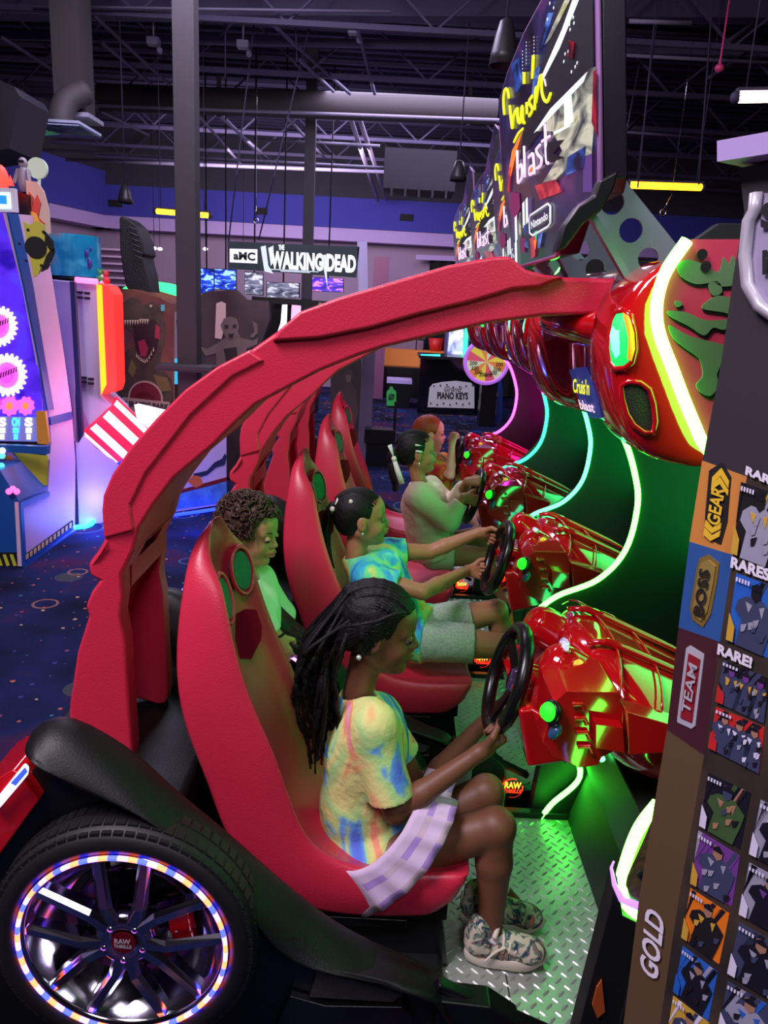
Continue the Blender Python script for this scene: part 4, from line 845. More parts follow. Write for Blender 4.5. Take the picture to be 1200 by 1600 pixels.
# pendants
def pendant(px, y0, y1, Y, wpx, lab):
    top = U(px, y0, Y); bot = U(px, y1, Y); r = wpx/2400*Y; rt = empty('pendant_lamp', (top.x, Y, bot.z), lab, 'pendant lamp', None); h_ = top.z-bot.z
    mb = MB(); mb.lathe([(0.01, h_), (r*.45, h_*.93), (r*.72, h_*.6), (r*.92, h_*.25), (r, 0.0), (r*.93, 0.002), (r*.8, h_*.3), (r*.5, h_*.7), (0.001, h_*.8)], (top.x, Y, bot.z), (0, 0, 1), 24); build(mb, 'lamp_shade', mat('dark_lamp_shade', (62, 60, 66), 0.4, 0.3), rt)
    mb = MB(); mb.tube([V(top.x, Y, top.z), V(top.x, Y, CZ)], 0.007, 6); build(mb, 'cord', m_truss, rt)
pendant(195, 288, 318, 8.8, 22, 'small dark pendant lamp hanging before the blue wall')
pendant(718, 250, 283, 9.0, 25, 'small dark pendant lamp hanging near the tops of the marquees')
pendant(792, 28, 104, 5.2, 40, 'large dark pendant lamp right behind the nearest marquee')
def tubelamp(a, b, Y, r, c, s_, lab, real):
    A, B = U(*a, Y), U(*b, Y); rt = empty('tube_lamp', (A+B)/2, lab, 'lamp'); mb = MB(); mb.tube([A, B], r, 12); build(mb, 'tube', emit('tube_'+c, real, s_), rt)
    mb = MB(); mb.bar(A+V(0, 0, r+0.01), B+V(0, 0, r+0.01), 0.05, 0.02); mb.ball(A, r*1.15, 8); mb.ball(B, r*1.15, 8); build(mb, 'housing', m_truss, rt)
    mb = MB()
    for P in (A, B): mb.tube([P.lerp((A+B)/2, 0.2)+V(0, 0, r), V(P.lerp((A+B)/2, 0.2).x, P.y, CZ)], 0.005, 5)
    build(mb, 'hanging_wire', m_truss, rt)
tubelamp((243, 330), (328, 337), 9.6, 0.030, 'amber', 6, 'amber tube lamp hanging behind the nearest column', (255, 170, 30))
tubelamp((982, 289), (1098, 293), 8.6, 0.034, 'amber2', 6, 'amber tube lamp hanging over the perforated bracket plates', (255, 160, 20))
tubelamp((1150, 152), (1290, 150), 5.6, 0.034, 'warm_white', 14, 'bright white tube lamp hanging above the card game cabinet', (255, 240, 205))
mb = MB(); c = U(1124, 106, 6.5); mb.ball(c, (0.035, 0.035, 0.03), 12); mb.tube([c, c+V(0, 0, 0.05), V(c.x, c.y, CZ)], [0.02, 0.008, 0.004], 8); tag(build(mb, 'ceiling_sensor', mat('pink_sensor', (190, 50, 110), 0.4)), 'small pink round sensor hanging from the ceiling', 'sensor')
mb = MB(); c = U(655, 272, 12.5); mb.box((c.x, 12.5, c.z), (1.05, 0.8, 0.55))
for k in range(5): mb.box((c.x-0.4+k*0.2, 12.09, c.z-0.3), (0.03, 0.03, 0.16))
tag(build(mb, 'air_handler', mat('dark_air_handler', (30, 28, 38), 0.7)), 'big dark box air handler hanging far back from the roof', 'air handler')
for px, py, Y, l in ((400, 345, 9.5, 'small silver ring hook hanging above the zombie shooter sign'), (1036, 333, 8.2, 'small silver ring hook hanging beside the bracket plates')):
    c = U(px, py, Y); mb = MB(); mb.torus(c, (0, 1, 0), 0.028, 0.008, 16, 6); mb.tube([c+V(0, 0, 0.03), c+V(0.06 if px > 900 else 0, 0, 0.16)], 0.006, 6); mb.tube([c+V(0.06 if px > 900 else 0, 0, 0.16), V(c.x+(0.06 if px > 900 else 0), c.y, CZ)], 0.002, 4); tag(build(mb, 'ring_hook', M['chrome']), l, 'hook')
for px, py, l in ((193, 318, 'beside the small pendant'), (408, 330, 'behind the ring hook'), (635, 340, 'near the marquees')):
    c = U(px-12 if px == 193 else px, py, BY-0.5); mb = MB(); mb.box((c.x, BY-0.52, c.z), (0.26, 0.03, 0.13)); tag(build(mb, 'wall_vent', M['black0']), 'dark square vent in the blue wall '+l, 'vent')
for px, py in ((380, 70), (553, 48), (240, 65)):
    c = U(px, py, 9.0); mb = MB(); mb.box(c, (0.12, 0.1, 0.07)); mb.ball(c+V(0.06, 0, -0.08), 0.035, 8); mb.tube([c, V(c.x, c.y, CZ)], 0.01, 5); tag(build(mb, 'junction_box', m_pipe), 'small pale junction box among the ceiling beams', 'junction box', 'ceiling junction boxes')

# ================================================================== FAR PART OF THE HALL
def flat(name, mats, pl, shapes, parent=None, t=0.01, **k):
    mb = MB()
    for pts, mi, lift in shapes: patch(mb, pl, pts, mi, t, lift)
    return build(mb, name, mats, parent, **k)
# black curtain and doorway
mb = MB(); Yc = BY-0.30; A = U(672, 405, Yc); Bq = U(850, 412, Yc); n = 46; pts = []
for i in range(n+1): x = A.x+(Bq.x-A.x)*i/n; pts.append((x, Yc+0.05*math.sin(i*1.35)))
mb.loft([[V(x, y, A.z) for x, y in pts], [V(x, y, 0.02) for x, y in pts]], closed=False, caps=False); tag(build(mb, 'curtain', mat('black_curtain', (10, 10, 16), 0.95)), 'black pleated curtain hung across the far doorway', 'curtain')
mb = MB(); cc = U(690, 402, Yc-0.1); mb.bar(U(650, 402, Yc-0.05), U(870, 410, Yc-0.05), 0.08, 0.10); tag(build(mb, 'curtain_rail', m_soff), 'pale lintel rail over the black curtain', 'rail')
mb = MB(); a, b = U(606, 545, BY-0.9), U(700, 575, BY-0.9); mb.box(((a.x+b.x)/2+0.1, BY-1.2, (0.0+b.z)/2), (b.x-a.x+0.4, 0.4, b.z)); tag(build(mb, 'stage_step', M['black2']), 'black step in front of the lit wooden floor', 'step')
mb = MB(); mb.box(((a.x+b.x)/2+0.1, BY-0.75, a.z*0.5), (b.x-a.x+0.4, 0.45, a.z)); tag(build(mb, 'wooden_platform', emit('wood_with_glow', (200, 110, 40), 0.25, (190, 110, 50))), 'lit orange wooden platform at the far wall', 'platform')  # the wood itself glows faintly in place of light falling on it
mb = MB(); c = U(682, 536, BY-0.9); mb.lathe([(0.001, 0), (0.12, 0), (0.16, 0.26), (0.15, 0.26), (0.11, 0.02)], (c.x, BY-0.75, a.z), (0, 0, 1), 16); tag(build(mb, 'red_bucket', mat('red_bin', (215, 40, 40), 0.5)), 'red bucket standing on the far wooden platform', 'bucket')
mb = MB(); c = U(657, 536, BY-0.9)
mb.box((c.x, BY-0.75, a.z+0.22), (0.2, 0.2, 0.03))
for sx in (-1, 1):
    for sy in (-1, 1): mb.bar((c.x+sx*.08, BY-0.75+sy*.08, a.z), (c.x+sx*.08, BY-0.75+sy*.08, a.z+0.21), 0.02)
mb.box((c.x-0.09, BY-0.75, a.z+0.34), (0.02, 0.2, 0.22)); tag(build(mb, 'small_chair', M['black2']), 'small dark chair on the far wooden platform beside the red bucket', 'chair')
# purple door frame piece and door at x 570-600
mb = MB(); c = U(590, 540, 15.5); mb.box((c.x, 15.5, 1.35), (0.30, 0.12, 2.7)); tag(build(mb, 'door_panel', mat('mauve_door', (110, 60, 92), 0.6)), 'narrow mauve door panel at the far wall by the black column', 'door')
# screens
def tv(pts, Y, cols, lab, nn=24):
    P = [U(x, y, Y) for x, y in pts]; rt = empty('television', (sum((p.x for p in P))/4, Y, min(p.z for p in P)), lab, 'television'); mb = MB(); mb.prism([p+V(0, 0.004, 0) for p in P], (0, 0.06, 0)); build(mb, 'casing', M['black2'], rt); mb = MB(); mx_ = sum(p.x for p in P)/4; mb.tube([V(mx_, Y+.04, max(p.z for p in P)-.02), V(mx_, Y+.04, CZ)], 0.012, 6); build(mb, 'ceiling_mount', M['black0'], rt)
    cx, cz = sum(p.x for p in P)/4, sum(p.z for p in P)/4; mb = MB(); mb.prism([V(cx+(p.x-cx)*.95, Y-0.002, cz+(p.z-cz)*.93) for p in P], (0, 0.006, 0)); build(mb, 'screen_picture', ramp_mat('screen_'+cols, {'b': [(0.3, (10, 12, 60)), (0.5, (30, 60, 210)), (0.6, (150, 200, 255)), (0.7, (40, 30, 140))], 'p': [(0.3, (30, 10, 80)), (0.5, (70, 40, 190)), (0.6, (240, 130, 170)), (0.7, (40, 30, 160))], 'g': [(0.3, (30, 30, 45)), (0.5, (90, 90, 110)), (0.62, (180, 180, 200)), (0.7, (60, 60, 80))]}[cols], 6, 1.0, 0.3, em=1.3, mapscale=(1, 1, 2.5)), rt)
tv([(310, 418), (334, 420), (334, 461), (310, 458)], 12, 'b', 'small blue television left of two behind the zombie shooter')
tv([(335, 419), (369, 421), (369, 454), (335, 452)], 12.1, 'b', 'wider blue television behind the zombie shooter, showing blue shapes')
tv([(487, 433), (537, 435), (537, 457), (487, 455)], 12, 'p', 'blue and pink television under the zombie shooter sign')
tv([(382, 424), (411, 426), (411, 462), (382, 460)], 11.5, 'g', 'grey television showing tangled lines under the zombie shooter sign')
tv([(416, 440), (468, 442), (468, 466), (416, 465)], 11.0, 'g', 'low pale framed screen beneath the zombie shooter sign')
# shelf of prizes far left
mb = MB(); 
for k in range(6): mb.bar(U(148, 389+k*11, 14), U(236, 393+k*11, 14), 0.25, 0.03)
a_, b_ = U(148, 388, 14.1), U(236, 392, 14.1); mb.prism([a_, b_, V(b_.x, 14.1, 0), V(a_.x, 14.1, 0)], (0, 0.04, 0)); tag(build(mb, 'slatted_shelf', mat('pink_grey_slats', (190, 160, 190), 0.6)), 'pale slatted display wall behind the drum-topped machine', 'shelf')
# small downlights on the low wall
for px, py in ((241, 388), (321, 389), (380, 388), (250, 389)):
    c = U(px, py, 15.5); mb = MB(); mb.ball(c, (0.05, 0.05, 0.03), 8); mb.tube([c, V(c.x, c.y, CZ)], 0.006, 5, mi=1); tag(build(mb, 'spot_lamp', [emit('spot_white', (255, 240, 225), 3), M['black0']]), 'tiny white spot lamp under the far soffit', 'lamp', 'far spot lamps')
# green glowing arch marquee behind dinosaur cabinet
mb = MB(); 
for z0, mi in ((0, 0),):
    P = [U(236+52*math.cos(math.pi-t), 462-22*math.sin(t), 9.5) for t in np.linspace(0.2, math.pi-0.1, 14)]; mb.loft([[p for p in P], [p+V(0, 0, -0.13) for p in P]], closed=False, caps=False)
    mb.prism(P+[p+V(0, 0, -0.13) for p in P[::-1]], (0, 0.25, 0))
c_g = U(236, 470, 9.5); mb.box((c_g.x, 9.75, c_g.z/2-0.08), (0.7, 0.3, c_g.z-0.16), mi=1)
gm_ = tag(build(mb, 'green_marquee_cabinet', [emit('green_glow', (60, 235, 130), 1.6), M['black2']]), 'cabinet with a green glowing arched marquee behind the dinosaur cabinet', 'arcade machine')
# pink and white glowing cabinet behind zombie shooter
mb = MB(); Yp = 12.0
patch(mb, Pl((0, Yp, 0), (0, -1, 0)), [(420, 470), (500, 474), (498, 640), (418, 640)], t=0.4); P12 = Pl((0, Yp-0.405, 0), (0, -1, 0))
patch(mb, P12, [(441, 476), (449, 476), (446, 560), (434, 560)], mi=1); patch(mb, P12, [(456, 476), (472, 478), (470, 540), (452, 540)], mi=2); patch(mb, P12, [(430, 530), (440, 500), (442, 530), (432, 560)], mi=1)
tag(build(mb, 'lit_cabinet', ['black2', emit('lit_white', (240, 235, 250), 2), emit('lit_pink', (250, 150, 210), 1.6)]), 'dark cabinet with pink and white lit edges behind the zombie shooter', 'arcade machine')
# ---- grand piano game, token machine, number wheel, green box, lit claw cabinet
Y = 13.6; F_ = Pl((0, Y, 0), (0, -1, 0)); rt = empty('piano_game', (U(695, 640, Y).x, Y, 0), 'black floor piano game with a cream lettered front panel', 'arcade machine')
mb = MB(); c0, c1 = U(657, 560, Y), U(752, 640, Y); mb.box(((c0.x+c1.x)/2, Y+0.45, c0.z/2), (c1.x-c0.x, 0.9, c0.z)); build(mb, 'cabinet_body', M['blackgloss'], rt)
mb = MB(); mb.box(((c0.x+c1.x)/2, Y+0.45, c0.z+0.03), (c1.x-c0.x+0.05, 1.0, 0.05)); build(mb, 'keybed', M['black2'], rt)
mb = MB(); patch(mb, F_, [(671, 606), (676, 600), (690, 597), (712, 595), (736, 598), (741, 604), (741, 638), (668, 636)], t=0.02); fp = build(mb, 'front_panel', mat('cream_panel', (206, 204, 200), 0.5), rt)
mb = MB(); q = lambda a, b: F_(a, b)+V(0, -0.024, 0)
text_mb(mb, 'Grand', q(694, 611), q(722, 612), q(694, 603), shear=0.5, thick=0.003); text_mb(mb, 'PIANO KEYS', q(683, 623), q(731, 624), q(683, 612), bold=0.04, thick=0.003)
build(mb, 'panel_lettering', M['black0'], fp); mb = MB()
for k in range(14): mb.box(q(673+k*5, 601+(k*7) % 5 if k % 2 else 630+(k*3) % 4), (0.022, 0.004, 0.03))
build(mb, 'note_print', M['black0'], fp)
mb = MB(); patch(mb, F_, [(684, 616), (730, 617), (730, 631), (684, 630)], t=0.01, lift=0.012); 
mb = MB(); mb.tube([c0+V(0, 0.0, 0.04), V(c1.x*.3+c0.x*.7, c0.y, c0.z+0.06)], 0.03, 6); build(mb, 'cyan_light', emit('cyan_light', (40, 190, 240), 2.5), rt)
Y = 14.1; rt = empty('green_front_box', (U(625, 637, Y).x, Y, 0), 'black waist-high box with a white lid and a green bottle sign on its front', 'bin')
a, b = U(599, 598, Y), U(650, 638, Y); mb = MB(); mb.box(((a.x+b.x)/2-0.02, Y+0.3, a.z/2), (0.42, 0.6, a.z)); build(mb, 'box_body', M['black2'], rt)
mb = MB(); mb.box(((a.x+b.x)/2-0.02, Y+0.3, a.z+0.03), (0.46, 0.64, 0.06)); build(mb, 'lid', M['lavender'], rt)
mb = MB(); F2 = Pl((0, Y-0.001, 0), (0, -1, 0)); patch(mb, F2, [(604, 634), (604, 612), (609, 607), (609, 604), (614, 604), (614, 607), (619, 612), (619, 634)], t=0.01); gs = build(mb, 'green_sign', mat('green_sign', (50, 150, 70), 0.5, em=(50, 150, 70), es=0.15), rt)
mb = MB(); F2 = Pl((0, Y-0.014, 0), (0, -1, 0)); mb.torus(F2(611.5, 620), (0, 1, 0), 0.045, 0.010, 16, 5); mb.bar(F2(607, 624), F2(616, 616), 0.02); build(mb, 'sign_symbol', M['black0'], gs)
Y = 12.9; rt = empty('token_machine', (U(767, 655, Y).x, Y, 0), 'blue sloped-top token machine beside the piano game', 'vending machine')
a, b = U(752, 620, Y), U(784, 658, Y); cx = (a.x+b.x)/2; zt = U(767, 604, Y).z; mb = MB(); mb.loft([[V(cx+sx, Y+sy, z) for sx, sy in ((-w_, 0), (w_, 0), (w_, 0.4), (-w_, 0.4))] for z, w_ in ((0, 0.19), (zt-0.05, 0.16), (zt+0.12, 0.12))], smooth=False); build(mb, 'body', mat('blue_machine', (40, 66, 150), 0.4), rt)
mb = MB(); F3 = Pl((0, Y-0.012, 0), (0, -1, 0)); patch(mb, F3, [(757, 612), (778, 612), (778, 620), (757, 620)], t=0.015); patch(mb, F3, [(760, 624), (776, 624), (775, 648), (760, 648)], t=0.012); build(mb, 'coin_plate', mat('grey_coin_plate', (150, 145, 160), 0.35, 0.4), rt)
mb = MB(); patch(mb, Pl((0, Y-0.02, 0), (0, -1, 0)), [(760, 597), (772, 597), (772, 604), (760, 604)], t=0.01); build(mb, 'display', emit('token_display', (190, 220, 220), 1.4), rt)
Y = 12.2; c = U(760, 565, Y); rt = empty('number_wheel', c, 'round prize wheel with coloured numbered wedges and a purple rim', 'prize wheel')
mb = MB(); R_ = 0.33; mb.torus(c, (0, 1, 0), R_, 0.035, 40, 8); build(mb, 'rim', mat('lilac_rim', (170, 110, 200), 0.3, em=(190, 110, 230), es=0.5), rt)
mb = MB(); wc = [mat('wedge_yellow', (235, 215, 70), 0.5, em=(235, 215, 70), es=0.25), mat('wedge_pink', (225, 90, 110), 0.5, em=(225, 90, 110), es=0.25), mat('wedge_cream', (215, 225, 180), 0.5, em=(215, 225, 180), es=0.25), mat('wedge_orange', (230, 140, 70), 0.5, em=(230, 140, 70), es=0.25)]
for k in range(12): a0, a1 = 2*math.pi*k/12, 2*math.pi*(k+1)/12; mb.prism([c+V(0, -0.02, 0), c+V(R_*.95*math.cos(a0), -0.02, R_*.95*math.sin(a0)), c+V(R_*.95*math.cos(a1), -0.02, R_*.95*math.sin(a1))], (0, 0.04, 0), mi=k % 4)
wd = build(mb, 'wheel_face', wc, rt); mb = MB()
for k in range(8):
    a0 = math.pi*(1.05+0.9*k/7); p = c+V(R_*.62*math.cos(a0), -0.024, R_*.62*math.sin(a0)); text_mb(mb, '200', p+V(-0.06, 0, -0.03), p+V(0.06, 0, -0.03), p+V(-0.06, 0, 0.03), bold=0.02, thick=0.003)
build(mb, 'wheel_numbers', M['black0'], wd)
mb = MB(); mb.box((c.x+0.1, Y+0.25, c.z/2), (0.25, 0.3, c.z)); build(mb, 'stand', M['black2'], rt)
Y = 13.6; rt = empty('claw_cabinet', (U(716, 560, Y).x, Y, 0), 'tall lit glass-fronted cabinet with a green corner light above the piano game', 'arcade machine')
mb = MB(); a, b = U(700, 520, Y+0.8), U(733, 562, Y+0.8); mb.box(((a.x+b.x)/2, Y+1.3, 1.1), (b.x-a.x, 0.6, 2.2)); build(mb, 'cabinet_body', mat('dark_lavender', (80, 80, 130), 0.4), rt)
mb = MB(); F4 = Pl((0, Y+0.98, 0), (0, -1, 0)); patch(mb, F4, [(703, 505), (725, 505), (722, 562), (698, 562)], t=0.01); build(mb, 'lit_window', ramp_mat('claw_window', [(0.3, (60, 70, 150)), (0.5, (170, 180, 230)), (0.65, (240, 245, 255)), (0.75, (110, 130, 220))], 5, 0.5, 0.2, em=0.8), rt)
mb = MB(); patch(mb, F4, [(727, 505), (732, 505), (729, 568), (721, 568)], t=0.02, lift=0.015); build(mb, 'green_corner_light', emit('green_corner', (40, 240, 130), 2.5), rt)
point('green_corner_glow', F4(725, 555)+V(0, -0.2, 0), 1.0, (0.1, 1, 0.4))
# ================================================================== CARD GAME CABINET AT THE RIGHT
PN = V(-0.86, -0.5, 0).normalized(); PI = Pl((0.40, 1.0, 1.0), PN)
CG = empty('card_game_cabinet', (PI(1000, 1500).x+0.2, PI(1000, 1500).y-0.1, 0), 'dark card game cabinet with rotated GEAR, BOSS, TEAM and GOLD signs on its side', 'arcade machine')
edge = [(1153, 262), (1158, 290), (1163, 330), (1156, 372), (1146, 430), (1128, 560), (1098, 718), (1078, 846), (1061, 980), (1043, 1140), (1030, 1215), (1000, 1400), (975, 1600), (940, 1850)]
def PIw(p, d=0.0): q = PI(*p); return q+PN*d
P = [PIw(p) for p in edge]; zb = 0.0; far = PIw(edge[-1]); P = [p for p in P if p.z > 0.05]
ud = V(0.5, -0.86, 0).normalized()
P = P+[V(P[-1].x, P[-1].y, 0.02), V(P[-1].x, P[-1].y, 0.02)+ud*0.50, V(P[0].x, P[0].y, P[0].z)+ud*0.45]
mb = MB(); mb.prism(P, -PN*0.55)
build(mb, 'cabinet_body', mat('charcoal_laminate', (52, 47, 54), 0.45), CG)
mb = MB(); a = PIw((1146, 226)); b = PIw((1146, 258)); mb.prism([a, a+ud*0.5, b+ud*0.5, b], PN*0.03); mb.prism([a, a+ud*0.5, b+ud*0.5, b], -PN*0.5); 
build(mb, 'top_ledge', mat('lavender_ledge', (170, 150, 205), 0.4), CG)
def pi_flat(name, shapes, mats, parent=CG):
    mb = MB()
    for s_ in shapes: patch(mb, PI, s_[0], mi=s_[1], t=0.0012, lift=s_[2] if len(s_) > 2 else 0.0)
    return build(mb, name, mats, parent)
pi_flat('gear_band', [([(1098, 720), (1168, 745), (1146, 867), (1078, 846)], 0)], mat('band_orange', (200, 132, 62), 0.5))
pi_flat('boss_band', [([(1078, 846), (1146, 867), (1126, 1003), (1061, 980)], 0)], mat('band_blue', (42, 84, 148), 0.5))
pi_flat('team_band', [([(1061, 980), (1126, 1003), (1101, 1180), (1043, 1140)], 0)], mat('band_maroon', (66, 28, 38), 0.5))
pi_flat('gold_band', [([(1043, 1140), (1101, 1180), (1062, 1400), (1032, 1600), (1010, 1760), (950, 1760), (975, 1600), (1000, 1400), (1030, 1215)], 0)], mat('band_brown', (92, 72, 48), 0.5))
pi_flat('card_board', [([(1168, 745), (1146, 867), (1126, 1003), (1101, 1180), (1062, 1400), (1032, 1600), (1010, 1760), (1300, 1900), (1330, 760)], 0)], mat('card_board_brown', (40, 34, 30), 0.6, var=(9, (66, 54, 40))))
def word(name, s_, p0, p1, p2, m, bold=0.02, shear=0.0, parent=CG, lift=0.004):
    mb = MB(); L_ = PN*lift; text_mb(mb, s_, PIw(p0)+L_, PIw(p1)+L_, PIw(p2)+L_, bold=bold, shear=shear, thick=0.001); return build(mb, name, m, parent)
m_blk = M['black0']; m_gold = mat('gold_print', (225, 185, 50), 0.4); m_brz = mat('bronze_print', (150, 124, 62), 0.35, 0.4); m_sil = mat('silver_print2', (190, 188, 200), 0.35, 0.2); m_wpr = mat('white_rare_print', (226, 220, 236), 0.5)
pi_flat('gear_sign', [([(1102, 838), (1104, 802), (1110, 735), (1130, 722), (1144, 745), (1138, 815), (1128, 850)], 0, .0014), ([(1116, 745), (1130, 731), (1142, 752), (1141, 762), (1129, 743), (1115, 757)], 1, .003), ([(1115, 757), (1128, 745), (1141, 766), (1140, 774), (1128, 756), (1114, 766)], 1, .003), ([(1102, 835), (1113, 845), (1127, 838), (1129, 828), (1115, 836), (1104, 824)], 1, .003), ([(1104, 822), (1115, 833), (1129, 826), (1130, 816), (1116, 824), (1106, 812)], 1, .003)], [m_blk, m_gold])
word('gear_letters', 'GEAR', (1128, 823), (1137, 764), (1108, 815), m_gold, bold=0.03)
pi_flat('boss_sign', [([(1080, 950), (1090, 890), (1095, 872), (1108, 866), (1126, 880), (1122, 910), (1112, 960), (1100, 980), (1084, 968)], 0, .0014), ([(1086, 948), (1094, 893), (1098, 880), (1110, 874), (1121, 884), (1117, 912), (1108, 955), (1098, 970), (1088, 962)], 1, .003)], [m_brz, mat('bronze_light', (176, 152, 84), 0.35, 0.4)])
word('boss_letters', 'BOSS', (1104, 963), (1115, 890), (1088, 958), m_blk, bold=0.03, lift=.006)
pi_flat('team_sign', [([(1060, 1122), (1074, 1012), (1080, 1008), (1102, 1022), (1100, 1040), (1088, 1134), (1082, 1138), (1060, 1128)], 0, .0014), ([(1066, 1120), (1079, 1020), (1097, 1030), (1084, 1128)], 1, .003)], [m_sil, mat('crimson_print', (136, 24, 38), 0.5)])
word('team_letters', 'TEAM', (1083, 1116), (1095, 1040), (1070, 1108), m_sil, bold=0.02, lift=.006)
word('gold_letters', 'GOLD', (1031, 1533), (1043, 1432), (1002, 1512), m_wpr, bold=0.03, shear=0.15)
word('rare_letters', 'RARE!', (1168, 741), (1222, 764), (1170, 727), m_wpr, bold=0.05)
word('rare_letters', 'RARES', (1145, 886), (1206, 908), (1147, 868), m_wpr, bold=0.05)
word('rare_letters', 'RARE!', (1124, 1021), (1178, 1044), (1126, 1004), m_wpr, bold=0.05)
# shield outline
sh = [(1186, 302), (1183, 330), (1174, 345), (1168, 400), (1172, 445), (1190, 478), (1225, 505), (1290, 470), (1300, 300)]
mb = MB(); mb.tube([PIw(p, 0.004) for p in sh], 0.008, 6); patch(mb, PI, sh, mi=1, t=0.001)
text_mb(mb, 'S', PIw((1193, 360), .004), PIw((1222, 352), .004), PIw((1193, 320), .004), mi=2, bold=0.05); text_mb(mb, 'M', PIw((1196, 430), .004), PIw((1226, 425), .004), PIw((1196, 392), .004), mi=2, bold=0.05)
build(mb, 'shield_badge', [m_sil, mat('shield_lilac', (150, 142, 172), 0.4), m_blk], CG)
# the printed cards
rc = random.Random(5)
cardm = [mat('card_'+n, c, 0.4) for n, c in (('ink', (24, 24, 34)), ('orange', (226, 120, 30)), ('blue', (40, 96, 190)), ('purple', (110, 60, 140)), ('green', (60, 90, 50)), ('silver', (150, 150, 170)), ('white', (215, 212, 235)), ('red', (190, 40, 40)), ('gold', (200, 160, 60)), ('tan', (160, 120, 96)), ('steel', (60, 66, 96)), ('dark', (30, 28, 30)))]
CMI = {n: i for i, n in enumerate(('ink', 'orange', 'blue', 'purple', 'green', 'silver', 'white', 'red', 'gold', 'tan', 'steel', 'dark'))}
def card(q, bg, body, tri, lim, fig=1, head='tan'):
    A = [PI(*p) for p in q]   # TL TR BR BL
    def pt(u, v): return (A[0].lerp(A[1], u)).lerp(A[3].lerp(A[2], u), v)
    mb = MB()
    def poly(pts, c, lift): mb.prism([pt(*p)+PN*(lift+0.0014) for p in pts], PN*0.0006, mi=CMI[c])
    poly([(0, 0), (1, 0), (1, 1), (0, 1)], bg, 0)
    for k in range(5): a = rc.random(); poly([(a, 0), (min(1, a+.1), 0), (max(0, a-.2), 0.55), (max(0, a-.25), 0.5)], rc.choice([lim, bg, body, 'ink']), .0008)
    for f in range(fig):
        o = 0 if fig == 1 else -0.28+f*0.3; s_ = 1.0 if fig == 1 else 0.6
        X = lambda u, v: (min(1, max(0, .52+o+(u-.5)*s_)), min(1, max(0, v)))
        poly([X(.12, .36), X(.30, .26), X(.68, .26), X(.95, .42), X(.92, .60), X(.80, 1), X(.18, 1), X(.26, .62), X(.08, .50)], body, .0016)
        poly([X(.40, .08), X(.52, .04), X(.62, .10), X(.62, .24), X(.52, .31), X(.41, .24)], head, .0024); poly([X(.40, .10), X(.52, .03), X(.63, .10), X(.61, .15), X(.41, .15)], 'ink', .0030)
        poly([X(.30, .34), X(.46, .36), X(.40, .48)], lim, .0024); poly([X(.62, .36), X(.74, .32), X(.70, .50)], lim, .0024)
        for k in range(5): a, b = rc.uniform(.2, .8), rc.uniform(.4, .9); poly([X(a, b), X(a+.14, b-.05), X(a+.10, b+.07), X(a+.02, b+.10)], rc.choice(['ink', lim, 'dark', 'steel', 'silver']), .0030)
    poly([(0, .58), (.16, .76), (.16, .98), (0, .98)], tri, .0036)
    for k in range(5): poly([(.05+.035*k*2, .04), (.09+.035*k*2, .04), (.09+.035*k*2, .10), (.05+.035*k*2, .10)], 'white', .0036)
    o = build(mb, 'printed_card', cardm, CG); return o
card([(1108, 1207), (1175, 1238), (1158, 1326), (1096, 1290)], 'ink', 'green', 'white', 'tan', head='steel')
card([(1093, 1297), (1158, 1337), (1145, 1416), (1082, 1380)], 'purple', 'steel', 'gold', 'silver')
card([(1080, 1387), (1141, 1427), (1125, 1506), (1068, 1464)], 'orange', 'dark', 'gold', 'gold', head='tan')
card([(1068, 1478), (1123, 1518), (1108, 1595), (1055, 1548)], 'blue', 'ink', 'blue', 'silver')
card([(1053, 1555), (1110, 1598), (1095, 1680), (1042, 1630)], 'gold', 'steel', 'red', 'white')
card([(1190, 1249), (1262, 1285), (1246, 1372), (1174, 1334)], 'silver', 'ink', 'white', 'white')
card([(1172, 1347), (1246, 1387), (1232, 1470), (1158, 1428)], 'silver', 'ink', 'white', 'purple')
card([(1156, 1440), (1232, 1484), (1216, 1568), (1140, 1520)], 'steel', 'ink', 'white', 'silver')
card([(1138, 1532), (1214, 1576), (1200, 1660), (1124, 1612)], 'steel', 'silver', 'white', 'blue')
card([(1160, 753), (1225, 775), (1210, 890), (1146, 866)], 'dark', 'silver', 'gold', 'gold', head='dark')
card([(1152, 895), (1220, 920), (1206, 1030), (1138, 1000)], 'blue', 'steel', 'gold', 'silver', head='dark')
card([(1131, 1030), (1205, 1060), (1196, 1130), (1122, 1096)], 'dark', 'steel', 'red', 'gold', fig=3, head='purple')
card([(1120, 1104), (1196, 1136), (1188, 1208), (1110, 1168)], 'red', 'steel', 'red', 'white', fig=3)

# ================================================================== LEFT: GEAR PRIZE GAME
XS = -2.33; SPp = Pl((XS, 5, 0), (1, 0, 0))
GA = empty('gear_prize_game', (-2.9, 5.1, 0), 'tall lavender and blue prize game with glowing white and pink gears on its front', 'arcade machine')
side = [(35, 885), (117, 828), (118, 720), (112, 640), (101, 560), (84, 450), (66, 338), (12, 333), (42, 450), (62, 560), (76, 640), (80, 690), (75, 768), (30, 785)]
mb = MB(); mb.prism([SPp(*p) for p in side], (-0.03, 0, 0)); sd = build(mb, 'side_panel', mat('pink_lavender_laminate', (226, 190, 222), 0.45), GA)
mb = MB(); e_ = V(0.004, 0, 0)
patch(mb, SPp, [(10, 333), (26, 334), (50, 450), (68, 560), (82, 640), (72, 640), (58, 560), (36, 450)], t=0.012)
patch(mb, SPp, [(76, 652), (110, 643), (110, 655), (77, 664)], t=0.012); patch(mb, SPp, [(35, 885), (117, 828), (117, 838), (35, 892)], t=0.012); patch(mb, SPp, [(29, 785), (75, 768), (75, 775), (34, 792), (39, 878), (34, 885)], t=0.012)
patch(mb, SPp, [(34, 876), (112, 820), (112, 828), (35, 884)], t=0.01); 
